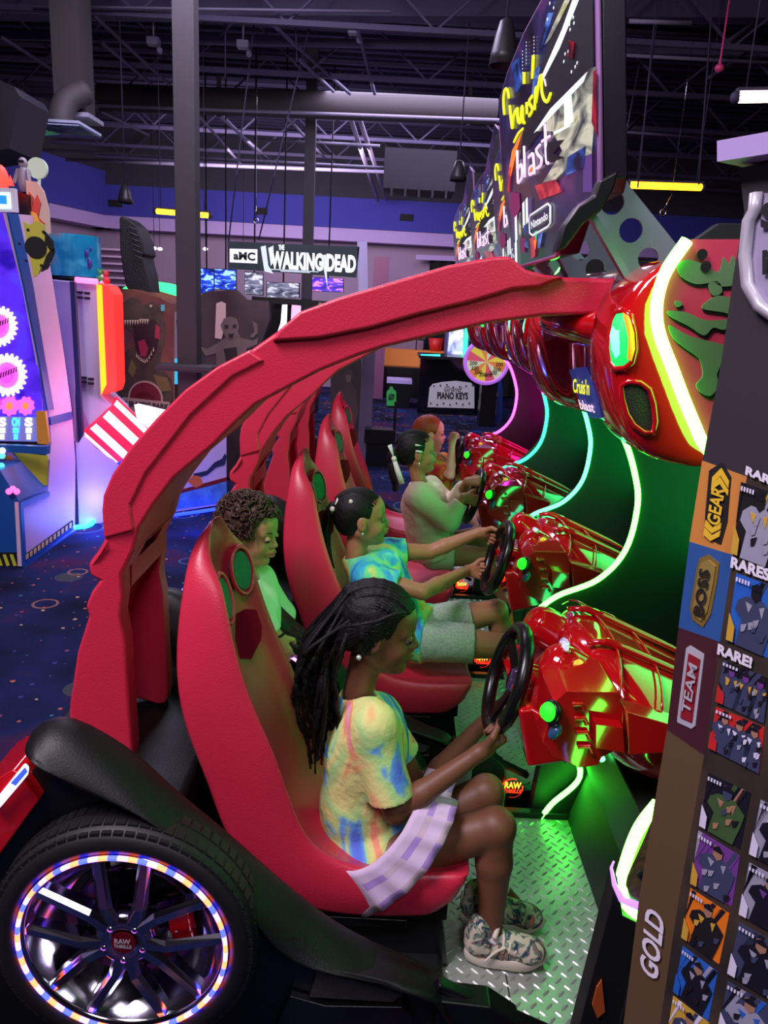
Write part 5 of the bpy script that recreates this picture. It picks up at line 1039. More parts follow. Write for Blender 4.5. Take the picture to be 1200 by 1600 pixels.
build(mb, 'blue_edging', M['blue'], GA)
mb = MB()
for k in range(12): t0 = k/12; xa = 38+(112-38)*t0; ya = 875-(875-822)*t0; patch(mb, SPp, [(xa, ya-8), (xa+3.4, ya-10.4), (xa+3.4, ya-3), (xa, ya-0.6)], t=0.014, mi=0)
patch(mb, SPp, [(36, 868), (112, 813), (112, 822), (36, 878)], t=0.011, mi=1)
build(mb, 'hazard_stripe', [mat('hazard_cream', (230, 190, 130), 0.5), M['black0']], GA)
mb = MB(); FY = 4.77; FF = Pl((0, FY, 0), (0, -1, 0))
mb.prism([FF(35, 885), FF(30, 783), FF(0, 735), FF(-120, 735), FF(-120, 893)], (0, 0.5, 0)); build(mb, 'lower_front', M['blue'], GA)
mb = MB()
for k in range(4): patch(mb, FF, [(-6+k*11, 866), (-1+k*11, 866), (5+k*11, 883), (0+k*11, 884)], t=0.004, lift=0.004)
patch(mb, FF, [(-40, 863), (33, 863), (34, 885), (-40, 887)], t=0.003, mi=1); build(mb, 'front_hazard_stripe', [mat('hazard_yellow', (205, 210, 70), 0.5), M['black0']], GA)
# tray area
TP = Pl((XS-0.05, 5.05, 0), (0.75, -0.65, 0.1))
mb = MB(); patch(mb, TP, [(20, 706), (74, 712), (73, 758), (60, 758)], t=0.01); patch(mb, Pl((0, 5.02, 0), (0, -1, 0.2)), [(-30, 700), (18, 706), (62, 760), (28, 775), (-30, 735)], t=0.01, mi=1); patch(mb, Pl((0, 5.0, 0), (0, -1, 0.2)), [(4, 712), (16, 712), (55, 758), (32, 768)], t=0.012, mi=2)
patch(mb, Pl((0, 4.95, 0), (0, -1, 0)), [(-30, 692), (78, 696), (78, 708), (-30, 702)], t=0.05, mi=3)
build(mb, 'prize_tray', [M['yellowp'], mat('tray_purple', (140, 110, 190), 0.4), mat('tray_orange', (205, 120, 66), 0.5), M['blue']], GA)
for (a, b), c, n in (((8, 690), (40, 230, 235), 'cyan'), ((22, 765), (250, 60, 110), 'pink'), ((0, 640), (255, 255, 240), 'white')):
    pass
mb = MB()
for a, b, mi in ((3, 712, 0), (2, 728, 0), (14, 768, 1), (20, 764, 1), (26, 768, 1), (4, 704, 2)): mb.ball(U(a, b, 4.72 if b > 740 else 4.9), 0.020, 10, mi=mi)
build(mb, 'tray_light', [emit('tray_cyan', (60, 240, 240), 3), emit('tray_pink', (255, 70, 130), 3), emit('tray_white', (250, 250, 255), 3)], GA)
pf = Pl(SPp(62, 560)+V(-0.02, 0.02, 0), (0.0, -1, 0.06)); pfn = pf.n
mb = MB(); patch(mb, pf, [(-140, 325), (14, 333), (40, 450), (58, 560), (74, 690), (-140, 684)], t=0.006)
pfo = build(mb, 'playfield', ramp_mat('playfield_violet', [(0.3, (40, 18, 150)), (0.5, (80, 40, 215)), (0.62, (70, 60, 235)), (0.72, (190, 50, 190))], 3.0, 1.0, 0.2, em=0.75), GA)
mb = MB(); patch(mb, pf, [(60, 642), (74, 642), (80, 690), (78, 694), (62, 692)], t=0.03, lift=0.006); build(mb, 'orange_corner', M['orangep'], GA)
def gear(mb, pl, cx, cy, r, teeth, mi, inner=0.0, lift=0.01, t=0.006):
    pts = []
    for k in range(teeth*4):
        a = 2*math.pi*k/(teeth*4); rr = r*(1.0 if k % 4 in (1, 2) else 0.86); pts.append((cx+rr*math.cos(a)*0.9, cy+rr*math.sin(a)))
    patch(mb, pl, pts, mi=mi, t=t, lift=lift)
mb = MB()
for cx, cy, r, te in ((0, 510, 32, 22), (13, 586, 34, 22), (-52, 550, 30, 20)):
    gear(mb, pf, cx, cy, r, te, 0); gear(mb, pf, cx, cy, r*.66, 40, 1, lift=0.017, t=0.003); gear(mb, pf, cx, cy, r*.40, 40, 2, lift=0.021, t=0.003)
for cx, cy, r, te in ((17, 634, 16, 9), (42, 634, 15, 9), (-10, 634, 15, 9)): gear(mb, pf, cx, cy, r, te, 1, t=0.010); gear(mb, pf, cx, cy, r*.4, 20, 3, lift=0.021, t=0.003)
build(mb, 'lit_gear', [emit('gear_white', (255, 245, 255), 2.2), emit('gear_pink', (235, 90, 225), 1.1), emit('gear_violet', (200, 70, 210), 1.0), emit('gear_orange', (230, 130, 70), 0.8)], pfo)
for cx, cy in ((15, 587), (2, 511)):
    mb = MB()
    for k in range(7): patch(mb, pf, [(cx-12+k*4, cy+4-k*1.6), (cx-10+k*4, cy+3-k*1.6), (cx-9+k*4, cy-5-k*1.6), (cx-11+k*4, cy-4-k*1.6)], t=0.002, lift=0.026)
    build(mb, 'gear_mark', mat('dark_red_print', (120, 20, 60), 0.4), pfo)
mb = MB()
for k, (x, s_) in enumerate(((6, 'S'), (27, 'CN'), (47, 'S'))):
    for j in range(3):
        hh = (14, 8, 8)[j]; y1 = (666, 676, 686)[j]; text_mb(mb, s_ if j == 0 else '=', pf(x-6+j*1.5, y1)+pfn*.02, pf(x+6-j*1.5, y1)+pfn*.02, pf(x-6+j*1.5, y1-hh)+pfn*.02, mi=(0, 1, 0)[k], bold=0.05)
patch(mb, pf, [(-60, 648), (70, 652), (74, 690), (-60, 688)], mi=2, t=0.003, lift=0.012)
build(mb, 'score_display', [emit('score_yellow', (250, 250, 170), 2), emit('score_cyan', (60, 230, 250), 2), emit('score_base', (110, 110, 190), 0.5)], pfo)
tp_ = Pl((0, 5.5, 0), (0.1, -1, 0))
tq_ = tp_; tp_ = Pl((0, 4.75, 0), (0.1, -1, 0))
mb = MB(); patch(mb, tp_, [(38, 346), (48, 352), (60, 345), (70, 352), (74, 372), (84, 378), (86, 392), (78, 400), (80, 412), (66, 418), (62, 428), (54, 434), (52, 420), (46, 390)], t=0.02, mi=0); patch(mb, tp_, [(72, 362), (84, 376), (87, 394), (76, 420), (66, 425), (74, 400), (80, 392), (72, 380)], t=0.02, lift=0.003, mi=1)
gh = tp_(59, 387)+V(0, -0.022, 0); mb.disc(gh, (0.1, -1, 0), 0.058, 0.01, mi=1)
for a in range(6): mb.disc(gh+V(0.09*math.cos(a), 0, 0.10*math.sin(a)), (0.1, -1, 0), 0.008, 0.008, 8, mi=1)
build(mb, 'half_gear_ornament', [M['yellowp'], M['black0']], GA)
tp_ = tq_
# ornaments on top of the machine
mb = MB(); patch(mb, tp_, [(42, 282), (60, 285), (70, 300), (78, 330), (80, 365), (66, 372), (48, 350), (44, 320)], t=0.02); b1 = tag(build(mb, 'ornament_board', mat('peach_board', (205, 185, 170), 0.5)), 'peach cut-out board with red and yellow flames on top of the gear game', 'sign')
mb = MB()
for g, mi in (([(47, 300), (55, 310), (52, 325), (60, 305), (66, 318), (62, 340), (72, 350), (60, 356), (50, 340)], 0), ([(50, 330), (60, 335), (66, 352), (58, 360), (50, 345)], 1)): patch(mb, tp_, g, mi=mi, t=0.01, lift=0.021+mi*.01)
build(mb, 'flame_print', [mat('flame_red', (205, 60, 40), 0.5), mat('flame_yellow', (240, 180, 50), 0.5)], b1)
mb = MB(); mb.disc(U(61, 264, 5.5)+V(0, -0.01, 0), (0.05, -1, 0), 0.066, 0.025, 32); mb.bar(U(61, 278, 5.51), U(61, 300, 5.51), 0.03, 0.01); tag(build(mb, 'round_topper', mat('pale_green_disc', (196, 220, 196), 0.4, em=(196, 220, 196), es=0.15)), 'pale green disc standing above the flame board', 'ornament')
mb = MB(); c = U(37, 275, 5.45); mb.ball(c+V(0, 0, 0.08), (0.03, 0.03, 0.035), 12, mi=0); mb.loft([[c+V(r*math.cos(a), r*math.sin(a), z) for a in [2*math.pi*k/12 for k in range(12)]] for z, r in ((0.055, 0.02), (0.03, 0.035), (-0.05, 0.04), (-0.10, 0.03))], mi=0); mb.bar(c+V(0, 0, -0.1), c+V(-0.02, 0, -0.22), 0.03, mi=1); mb.bar(c+V(0.01, 0, -0.1), c+V(0.03, 0, -0.22), 0.03, mi=1); mb.bar(c+V(0.03, -0.01, 0.04), c+V(0.05, -0.03, -0.06), 0.022, mi=0); mb.bar(c+V(-0.03, -0.01, 0.04), c+V(-0.055, -0.03, -0.05), 0.022, mi=0); mb.box(c+V(0, -0.028, 0.085), (0.035, 0.012, 0.015), mi=1)
tag(build(mb, 'toy_astronaut', [mat('toy_grey', (150, 140, 155), 0.5), M['black0']]), 'small grey toy figure standing on top of the gear game', 'figurine')
mb = MB(); mb.prism([U(-60, 292, 5.0), U(22, 294, 5.0), U(25, 331, 5.0), U(-60, 333, 5.0)], (0, 0.04, 0)); scb = tag(build(mb, 'score_tablet', mat('white_frame', (225, 220, 235), 0.4)), 'small white-framed tablet screen at the top of the gear game', 'screen')
mb = MB(); mb.prism([U(-60, 299, 4.995), U(15, 301, 4.995), U(17, 326, 4.995), U(-60, 326, 4.995)], (0, 0.01, 0)); build(mb, 'screen_picture', emit('tablet_cyan', (190, 240, 250), 1.3), scb); mb = MB(); mb.box(U(4, 312, 4.99), (0.05, 0.004, 0.05)); build(mb, 'picture_mark', emit('tablet_blue', (30, 130, 200), 0.8), scb)
mb = MB(); mb.ball(U(0, 280, 5.05), (0.05, 0.05, 0.085), 16); mb.lathe([(0.001, 0), (0.02, 0.0), (0.0, 0.06)], U(17, 290, 5.05), (0, 0, 1), 10); tag(build(mb, 'red_beacon', emit('red_beacon', (255, 50, 40), 2.5)), 'red glowing beacon on top of the gear game', 'lamp')
mb = MB(); mb.prism([U(24, 298, 5.2), U(44, 304, 5.2), U(46, 338, 5.2), U(10, 334, 5.2)], (0, 0.3, 0)); tag(build(mb, 'topper_bracket', M['black2']), 'dark bracket block between the tablet and the flame board', 'bracket')
# ================================================================== LEFT: DRUM-TOPPED MACHINE WITH STRIPED FRONT
PB = Pl((-2.33, 5.77, 0), (0.653, -0.757, 0)); nb = PB.n
DM = empty('striped_drum_machine', (-2.2, 6.4, 0), 'lavender cabinet with a teal drum top, orange-lit edge and red and white striped front', 'arcade machine')
mb = MB(); patch(mb, PB, [(118, 700), (123, 822), (250, 803), (353, 787), (353, 620), (300, 650), (262, 690), (225, 742), (190, 730), (150, 700), (130, 680)], t=0.01); 
mb.prism([PB(*p) for p in ((118, 690), (123, 822), (353, 787), (353, 640), (225, 740))], -nb*0.5)
build(mb, 'lower_body', mat('violet_white_laminate', (205, 190, 235), 0.45), DM)
mb = MB(); patch(mb, PB, [(262, 775), (353, 752), (353, 784), (262, 797)], t=0.004, lift=0.011); build(mb, 'blue_base_print', mat('light_blue_print', (90, 150, 215), 0.5, var=(14, (70, 120, 200))), DM)
mb = MB()
patch(mb, PB, [(300, 740), (322, 735), (334, 722), (346, 716), (350, 708), (353, 712), (350, 726), (336, 730), (322, 742), (306, 746)], t=0.003, lift=0.012, mi=0); patch(mb, PB, [(292, 752), (300, 742), (312, 744), (316, 756), (304, 762)], t=0.003, lift=0.013, mi=1); patch(mb, PB, [(262, 770), (353, 745), (353, 751), (262, 776)], t=0.003, lift=0.012, mi=2)
build(mb, 'side_print', [mat('print_navy', (40, 50, 90), 0.5), mat('print_orange', (220, 110, 60), 0.5), mat('print_maroon', (120, 30, 40), 0.5)], DM)
mb = MB(); Yd = 5.95; D_ = Pl((0, Yd, 0), (0, -1, 0))
mb.prism([D_(*p) for p in ((76, 436), (116, 440), (118, 700), (122, 822), (116, 830), (112, 640), (100, 560))], (0, 0.4, 0)); mb.prism([D_(*p) for p in ((115, 440), (152, 442), (158, 618), (120, 612))], (0, 0.35, 0)); mb.prism([D_(*p) for p in ((120, 612), (126, 690), (150, 700), (190, 715), (182, 640), (158, 618))], (0, 0.3, 0))
ub = build(mb, 'upper_body', mat('lilac_laminate', (176, 164, 206), 0.45), DM, bevel=0.01)
mb = MB()
for x, y in ((121, 455), (132, 456), (121, 463), (132, 464), (127, 588), (138, 590), (127, 595), (138, 597)): patch(mb, D_, [(x, y), (x+9, y+.5), (x+9, y+3.5), (x, y+3)], t=0.012)
build(mb, 'vent_slot', M['black0'], ub)
mb = MB(); mb.bar(U(114, 440, 5.8), U(134, 812, 5.8), 0.035, 0.035); build(mb, 'dark_post', mat('navy_post', (40, 44, 84), 0.35), DM)
lp = [(153, 442), (172, 446), (180, 460), (184, 600), (180, 612), (160, 618)]
mb = MB(); mb.prism([D_(*p)+V(0, -0.02, 0) for p in lp], (0, 0.20, 0)); build(mb, 'lit_edge', emit('lit_red_edge', (255, 44, 40), 0.85, (255, 60, 40)), DM, bevel=0.012)
mb = MB(); mb.prism([D_(*p)+V(0, -0.03, 0) for p in ((153, 444), (161, 446), (168, 600), (160, 616))], (0, 0.05, 0)); build(mb, 'lit_edge_core', emit('lit_yellow_edge', (255, 165, 20), 1.4), DM)
mb = MB(); a = U(111, 401, 6.2); r = 0.22; z0 = U(111, 432, 6.2).z; z1 = U(111, 368, 6.2).z; mb.lathe([(0.001, z0-a.z), (r, z0-a.z), (r, z1-a.z), (0.001, z1-a.z)], a, (0, 0, 1), 40, smooth=False)
dr = build(mb, 'teal_drum', ramp_mat('teal_drum_print', [(0.35, (14, 90, 140)), (0.5, (26, 130, 170)), (0.6, (60, 160, 190)), (0.72, (150, 130, 120))], 4, 0.6, 0.15, em=0.12), DM)
mb = MB(); mb.lathe([(0.001, -0.03), (r*.9, -0.03), (r*.95, 0), (0.001, 0)], V(a.x, a.y, z0), (0, 0, 1), 32); build(mb, 'drum_base', M['black2'], DM)
mb = MB(); c = V(a.x, a.y, a.z); 
for an, zz, rr in ((-40, 0.02, 0.022), (-35, -0.05, 0.03), (-30, 0.06, 0.015)): p = c+V(r*math.cos(math.radians(an)), r*math.sin(math.radians(an)), zz); mb.ball(p, (rr, rr*.3, rr*1.4), 10)
build(mb, 'drum_print', mat('purple_spot', (70, 50, 140), 0.4), dr)
mb = MB(); mb.tube([U(118, 437, 5.85), U(152, 440, 5.85)], 0.02, 8); build(mb, 'pink_light', emit('pink_light', (255, 90, 150), 3), DM)
for px, py, c_, l in ((157, 430, 'plush_green', 'green'), (166, 432, 'plush_red', 'red'), (160, 437, 'plush_white', 'white')):
    mb = MB(); c = U(px, py+6, 6.1); mb.ball(c, 0.032, 10); mb.ball(c+V(0, 0, 0.045), 0.022, 10); mb.ball(c+V(-0.018, 0, 0.065), 0.009, 8); mb.ball(c+V(0.018, 0, 0.065), 0.009, 8)
    tag(build(mb, 'plush_toy', mat(c_, {'green': (70, 150, 80), 'red': (200, 60, 70), 'white': (215, 215, 220)}[l], 0.9)), 'tiny %s plush toy beside the teal drum' % l, 'toy', 'plush toys by the drum')
# striped half-barrel
mb = MB(); A0, A1 = U(140, 640, 5.85), U(196, 690, 5.95); axd = (A1-A0).normalized(); rr_ = 0.20; A0c = A0+V(0.02, 0.14, -0.06); A1c = A1+V(0.0, 0.14, -0.05)
u = axd.orthogonal().normalized(); v = axd.cross(u); n = 36
rg = lambda P, r: [P+(u*math.cos(2*math.pi*k/n)+v*math.sin(2*math.pi*k/n))*r for k in range(n)]
for k in range(n):
    R0, R1 = rg(A0c, rr_), rg(A1c, rr_); k2 = (k+1) % n; mb.add([R0[k], R0[k2], R1[k2], R1[k]], [(0, 1, 2, 3)], mi=(k//2) % 2)
mb.add(rg(A0c, rr_), [tuple(range(n))], 0)
build(mb, 'striped_barrel', [emit('stripe_red', (240, 30, 70), 0.55, (230, 30, 60)), emit('stripe_white', (255, 235, 255), 0.75)], DM)
mb = MB(); mb.loft([rg(A1c, rr_*1.0), rg(A1c+axd*0.05, rr_*1.05), rg(A1c+axd*0.24, rr_*1.05)]); build(mb, 'blue_barrel_end', emit('barrel_blue', (40, 60, 235), 0.6, (30, 60, 220)), DM)
mb = MB(); mb.prism([PB(*p)+nb*0.02 for p in ((208, 632), (215, 630), (258, 640), (258, 646), (236, 690), (228, 668), (212, 655))], nb*0.05); build(mb, 'lit_shelf', emit('shelf_white', (225, 235, 240), 0.8), DM)
def neon(name, pts, r, c, s_, lab):
    mb = MB(); mb.tube(smoothpts([Uz(a, b, 0.02) for a, b in pts], 6), r, 8); tag(build(mb, name, emit(name+'_glow', c, s_)), lab, 'light strip')
neon('neon_strip', [(114, 824), (135, 822), (145, 816), (148, 806), (160, 801), (178, 799)], 0.018, (30, 170, 255), 7, 'S-shaped cyan neon strip on the carpet by the striped machine')
neon('floor_light', [(262, 806), (300, 801), (352, 793)], 0.015, (20, 40, 255), 6, 'deep blue light strip under the printed side of the striped machine')
point('blue_floor_glow', Uz(150, 812, 0.12), 5, (0.05, 0.15, 1.0), 0.1); point('blue_floor_glow2', Uz(310, 812, 0.12), 4, (0.03, 0.06, 1.0), 0.1); point('violet_panel_glow', PB(150, 780)+nb*0.15, 3, (0.25, 0.2, 1.0), 0.1)
point('magenta_panel_glow', SPp(112, 620)+V(0.35, -0.1, 0), 6, (1.0, 0.35, 0.75), 0.2)
# ================================================================== DINOSAUR CABINET
YJ = 7.0; JP = Pl((0, YJ, 0), (0, -1, 0)); JC = empty('dinosaur_shooter_cabinet', (U(228, 560, YJ).x, YJ, 0), 'brown cabinet side printed with a roaring dinosaur, behind the red roll bar', 'arcade machine')
mb = MB(); jl = [(180, 450), (205, 452), (250, 465), (266, 474), (272, 490), (273, 700), (184, 700)]; zb_ = 0.05
P = [JP(*p) for p in jl]; P[-1] = V(P[-1].x, YJ, 0.02); P[-2] = V(P[-2].x, YJ, 0.02); mb.prism([p+V(0, 0.001, 0) for p in P], (0, 0.9, 0)); jb = build(mb, 'cabinet_body', mat('brown_print', (104, 58, 52), 0.4, var=(3, (134, 84, 60))), JC)
mb = MB(); J = lambda c, pts, l=0.002: patch(mb, JP, pts, mi=c, t=0.003, lift=l)
J(0, [(184, 490), (190, 474), (206, 464), (216, 466), (222, 478), (240, 470), (252, 484), (258, 505), (258, 530), (250, 562), (262, 585), (270, 600), (272, 640), (186, 640), (186, 560), (200, 545), (212, 540), (208, 520), (196, 510), (188, 504)])   # head and neck
J(1, [(208, 505), (225, 505), (242, 498), (250, 515), (246, 545), (238, 560), (226, 566), (216, 556), (212, 540), (210, 520)], .005)   # mouth cavity
J(2, [(216, 534), (226, 530), (232, 545), (228, 558), (220, 556)], .007); J(2, [(244, 506), (250, 512), (250, 530), (242, 528)], .007)
for k in range(11): x = 191+k*3.9; y = 500-(1 if k > 6 else 0)*1.5; J(3, [(x, y), (x+3.0, y), (x+1.4, y+8+(k*5) % 5)], .009)
for k in range(9): a = k/8; x = 213+26*a; y = 556+9*math.sin(math.pi*a*.9)-22*max(0, a-.55)*1.2; J(3, [(x, y+2), (x+2.6, y+2), (x+1.2, y-5)], .009)
J(3, [(234, 476), (239, 477), (236, 481)], .009); J(4, [(206, 560), (214, 575), (208, 590), (200, 580)], .006); J(4, [(240, 585), (262, 590), (268, 610), (250, 612)], .006); J(5, [(252, 476), (258, 476), (258, 486), (252, 486)], .009)
build(mb, 'dinosaur_print', [mat('dino_skin', (60, 48, 40), 0.6, var=(9, (84, 66, 50))), mat('dino_mouth', (46, 12, 20), 0.6), mat('dino_tongue', (170, 40, 70), 0.5), mat('dino_teeth', (225, 200, 170), 0.5), mat('dino_olive', (120, 100, 50), 0.6), mat('cyan_tag', (90, 190, 200), 0.5)], jb)
mb = MB(); c = JP(228, 622)+V(0, -0.006, 0); mb.disc(c, (0, -1, 0), 0.158, 0.006, mi=0); mb.disc(c+V(0, -0.006, 0), (0, -1, 0), 0.142, 0.004, mi=1)
J(2, [(212, 618), (220, 612), (230, 613), (240, 618), (244, 624), (238, 624), (232, 620), (226, 622), (228, 630), (222, 628), (216, 622)], .013)
J(0, [(192, 620), (266, 628), (264, 648), (194, 646)], .014)
build(mb, 'film_badge', [mat('badge_rim', (190, 160, 140), 0.4), mat('badge_red', (120, 24, 36), 0.5), mat('badge_bone', (205, 200, 190), 0.5)], jb)
mb = MB(); o_ = V(0, -0.020, 0); text_mb(mb, 'JURASSIC PARK', JP(194, 637)+o_, JP(265, 643)+o_, JP(194, 625)+o_, bold=0.05); build(mb, 'badge_lettering', mat('badge_letters', (66, 50, 48), 0.5), jb)
mb = MB(); patch(mb, JP, [(273, 487), (284, 487), (284, 560), (273, 560)], t=0.01); patch(mb, JP, [(273, 560), (285, 560), (285, 600), (273, 600)], t=0.01, mi=1); patch(mb, JP, [(276, 500), (280, 500), (280, 506), (276, 506)], t=0.004, lift=0.011, mi=2)
build(mb, 'cabinet_front_edge', [mat('grey_edge', (130, 130, 145), 0.4), emit('cyan_edge', (40, 160, 190), 0.8), M['black0']], JC)
sw = [(186, 340), (190, 337), (200, 342), (212, 352), (222, 375), (227, 398), (222, 400), (226, 416), (230, 430), (234, 462), (214, 460), (197, 450), (192, 425), (187, 390)]
mb = MB(); mb.prism([U(a, b, 7.3) for a, b in sw], (0, 0.35, 0)); sb = build(mb, 'black_headrest', mat('quilted_black', (20, 20, 24), 0.6, bump=(60, 0.5, 0.01)), JC, bevel=0.03)
mb = MB()
for k in range(6): mb.tube([U(200+k*2, 354+k*9, 7.28), U(214+k*2, 360+k*9, 7.28)], 0.006, 5)
build(mb, 'seam', mat('grey_seam', (70, 70, 78), 0.6), sb)
# ================================================================== ZOMBIE SHOOTER
YW = 7.6; WP = Pl((0, YW, 0), (0, -1, 0)); WD = empty('zombie_shooter_cabinet', (U(430, 600, YW).x, 8.4, 0), 'dark zombie shooter cabinet with a long white-lettered sign on top', 'arcade machine')
mb = MB(); wl = [(305, 475), (309, 466), (322, 455), (368, 453), (384, 468), (420, 470), (421, 500), (400, 560), (380, 640), (306, 640)]; P = [WP(*p) for p in wl]; P[-1] = V(P[-1].x, YW, 0.02); P[-2] = V(P[-2].x, YW, 0.02)
mb.prism([p+V(0, 0.001, 0) for p in P], (0, 0.12, 0)); wb = build(mb, 'side_panel', mat('brown_grey_print', (74, 56, 62), 0.4, var=(3, (56, 44, 50))), WD)
mb = MB(); J = lambda c, pts, l=0.002: patch(mb, WP, pts, mi=c, t=0.003, lift=l)
J(0, [(338, 474), (346, 471), (353, 474), (353, 505), (346, 530), (336, 528)]); J(1, [(310, 540), (325, 545), (340, 536), (352, 528), (356, 518), (372, 518), (376, 528), (395, 532), (404, 528), (402, 538), (385, 545), (384, 600), (340, 600), (338, 552), (322, 556)], .005)
J(1, [(345, 508), (350, 498), (360, 494), (370, 498), (374, 510), (371, 524), (362, 532), (352, 526)], .008); J(2, [(351, 508), (357, 507), (357, 512), (352, 513)], .012); J(2, [(364, 507), (370, 507), (369, 512), (364, 512)], .012); J(2, [(357, 522), (366, 521), (364, 528), (359, 528)], .012); J(2, [(350, 545), (370, 542), (372, 560), (354, 566)], .008)
J(1, [(395, 502), (402, 506), (403, 520), (396, 528), (390, 526), (398, 518)], .006)
build(mb, 'zombie_print', [mat('print_pale_door', (196, 160, 160), 0.5, em=(196, 160, 160), es=0.15), mat('print_zombie', (112, 92, 88), 0.6), mat('print_dark', (36, 24, 28), 0.6)], wb)
mb = MB(); ys = 8.2; S_ = Pl((0, ys, 0), (0, -1, 0)); patch(mb, S_, [(356, 377), (562, 386), (557, 434), (357, 420)], t=0.03)
sg = build(mb, 'sign_board', mat('smoky_sign', (44, 50, 56), 0.15, em=(60, 70, 78), es=0.25), WD)
mb = MB(); s2 = lambda a, b: S_(a, b)+V(0, -0.036, 0)
patch(mb, S_, [(360, 389), (403, 390), (403, 412), (360, 410)], t=0.004, lift=0.031); build(mb, 'channel_badge', emit('sign_white', (225, 228, 230), 0.75), sg)
mb = MB(); o_ = V(0, -0.006, 0); text_mb(mb, 'aMC', s2(366, 406)+o_, s2(400, 408)+o_, s2(366, 393)+o_, bold=0.04); build(mb, 'channel_letters', M['black0'], sg)
mb = MB(); text_mb(mb, 'THE', s2(436, 391), s2(445, 391), s2(436, 383), bold=0.04, mi=0); text_mb(mb, 'WALKING DEAD', s2(424, 420), s2(556, 427), s2(424, 392), bold=0.05, mi=0)
patch(mb, S_, [(408, 386), (416, 384), (420, 415), (428, 428), (414, 424)], t=0.004, lift=0.031, mi=1); patch(mb, S_, [(420, 388), (428, 384), (428, 410), (424, 416)], t=0.004, lift=0.031, mi=1); patch(mb, S_, [(502, 400), (510, 398), (512, 450), (508, 430)], t=0.004, lift=0.031, mi=1)  # pale slivers are reflections painted on the board as glowing patches
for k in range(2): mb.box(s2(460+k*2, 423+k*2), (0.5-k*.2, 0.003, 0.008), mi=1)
build(mb, 'sign_letters_and_glints', [emit('letters_white', (228, 230, 226), 0.85), emit('painted_reflection_white', (190, 205, 210), 0.6)], sg)
mb = MB(); mb.bar(U(566, 378, ys), U(568, 460, ys), 0.06, 0.1); build(mb, 'sign_post', mat('lilac_post', (180, 170, 210), 0.35), WD)
mb = MB(); mb.bar(U(400, 468, 8.4), U(520, 476, 8.4), 0.5, 0.06); mb.bar(U(500, 476, 8.3), U(568, 500, 8.3), 0.4, 0.05, mi=1); build(mb, 'canopy', [M['black2'], mat('tan_canopy', (150, 120, 100), 0.5)], WD)
mb = MB(); Yr = 9.0; R_ = Pl((0, Yr, 0), (0, -1, 0)); P = [R_(*p) for p in ((516, 500), (564, 500), (566, 690), (518, 690))]; P[2] = V(P[2].x, Yr, 0.02); P[3] = V(P[3].x, Yr, 0.02); mb.prism(P, (0, 0.1, 0)); rp = build(mb, 'rear_panel', mat('dark_zombie_panel', (52, 40, 44), 0.5, var=(4, (74, 58, 58))), WD)
mb = MB(); patch(mb, R_, [(535, 588), (540, 578), (550, 578), (553, 590), (549, 600), (556, 608), (560, 640), (552, 680), (534, 680), (528, 640), (532, 612), (540, 602)], t=0.004, lift=0.0); patch(mb, R_, [(540, 586), (549, 586), (548, 596), (542, 597)], t=0.004, lift=0.004, mi=1)
build(mb, 'figure_print', [mat('print_figure', (88, 72, 70), 0.6), mat('print_face', (136, 110, 104), 0.6)], rp)
mb = MB(); P = [U(566, 552, 8.9), U(586, 552, 8.9)]; mb.box(((P[0].x+P[1].x)/2, 8.95, 0.75), (P[1].x-P[0].x, 0.2, 1.5)); tag(build(mb, 'column', mat('scuffed_purple_column', (96, 80, 112), 0.6, bump=(8, 0.3, 0.02))), 'scuffed purple-grey square column beside the rear zombie panel', 'column')
mb = MB(); P = U(596, 690, 8.8); mb.box((P.x-0.02, 8.75, 0.35), (0.35, 0.25, 0.16)); mb.box((P.x-0.02, 8.75, 0.14), (0.30, 0.22, 0.28)); mb.bar((P.x+0.14, 8.7, 0.4), (P.x+0.14, 8.7, 0.75), 0.03, 0.03); tag(build(mb, 'card_reader_box', M['black2']), 'black box at the foot of the purple-grey column', 'box')
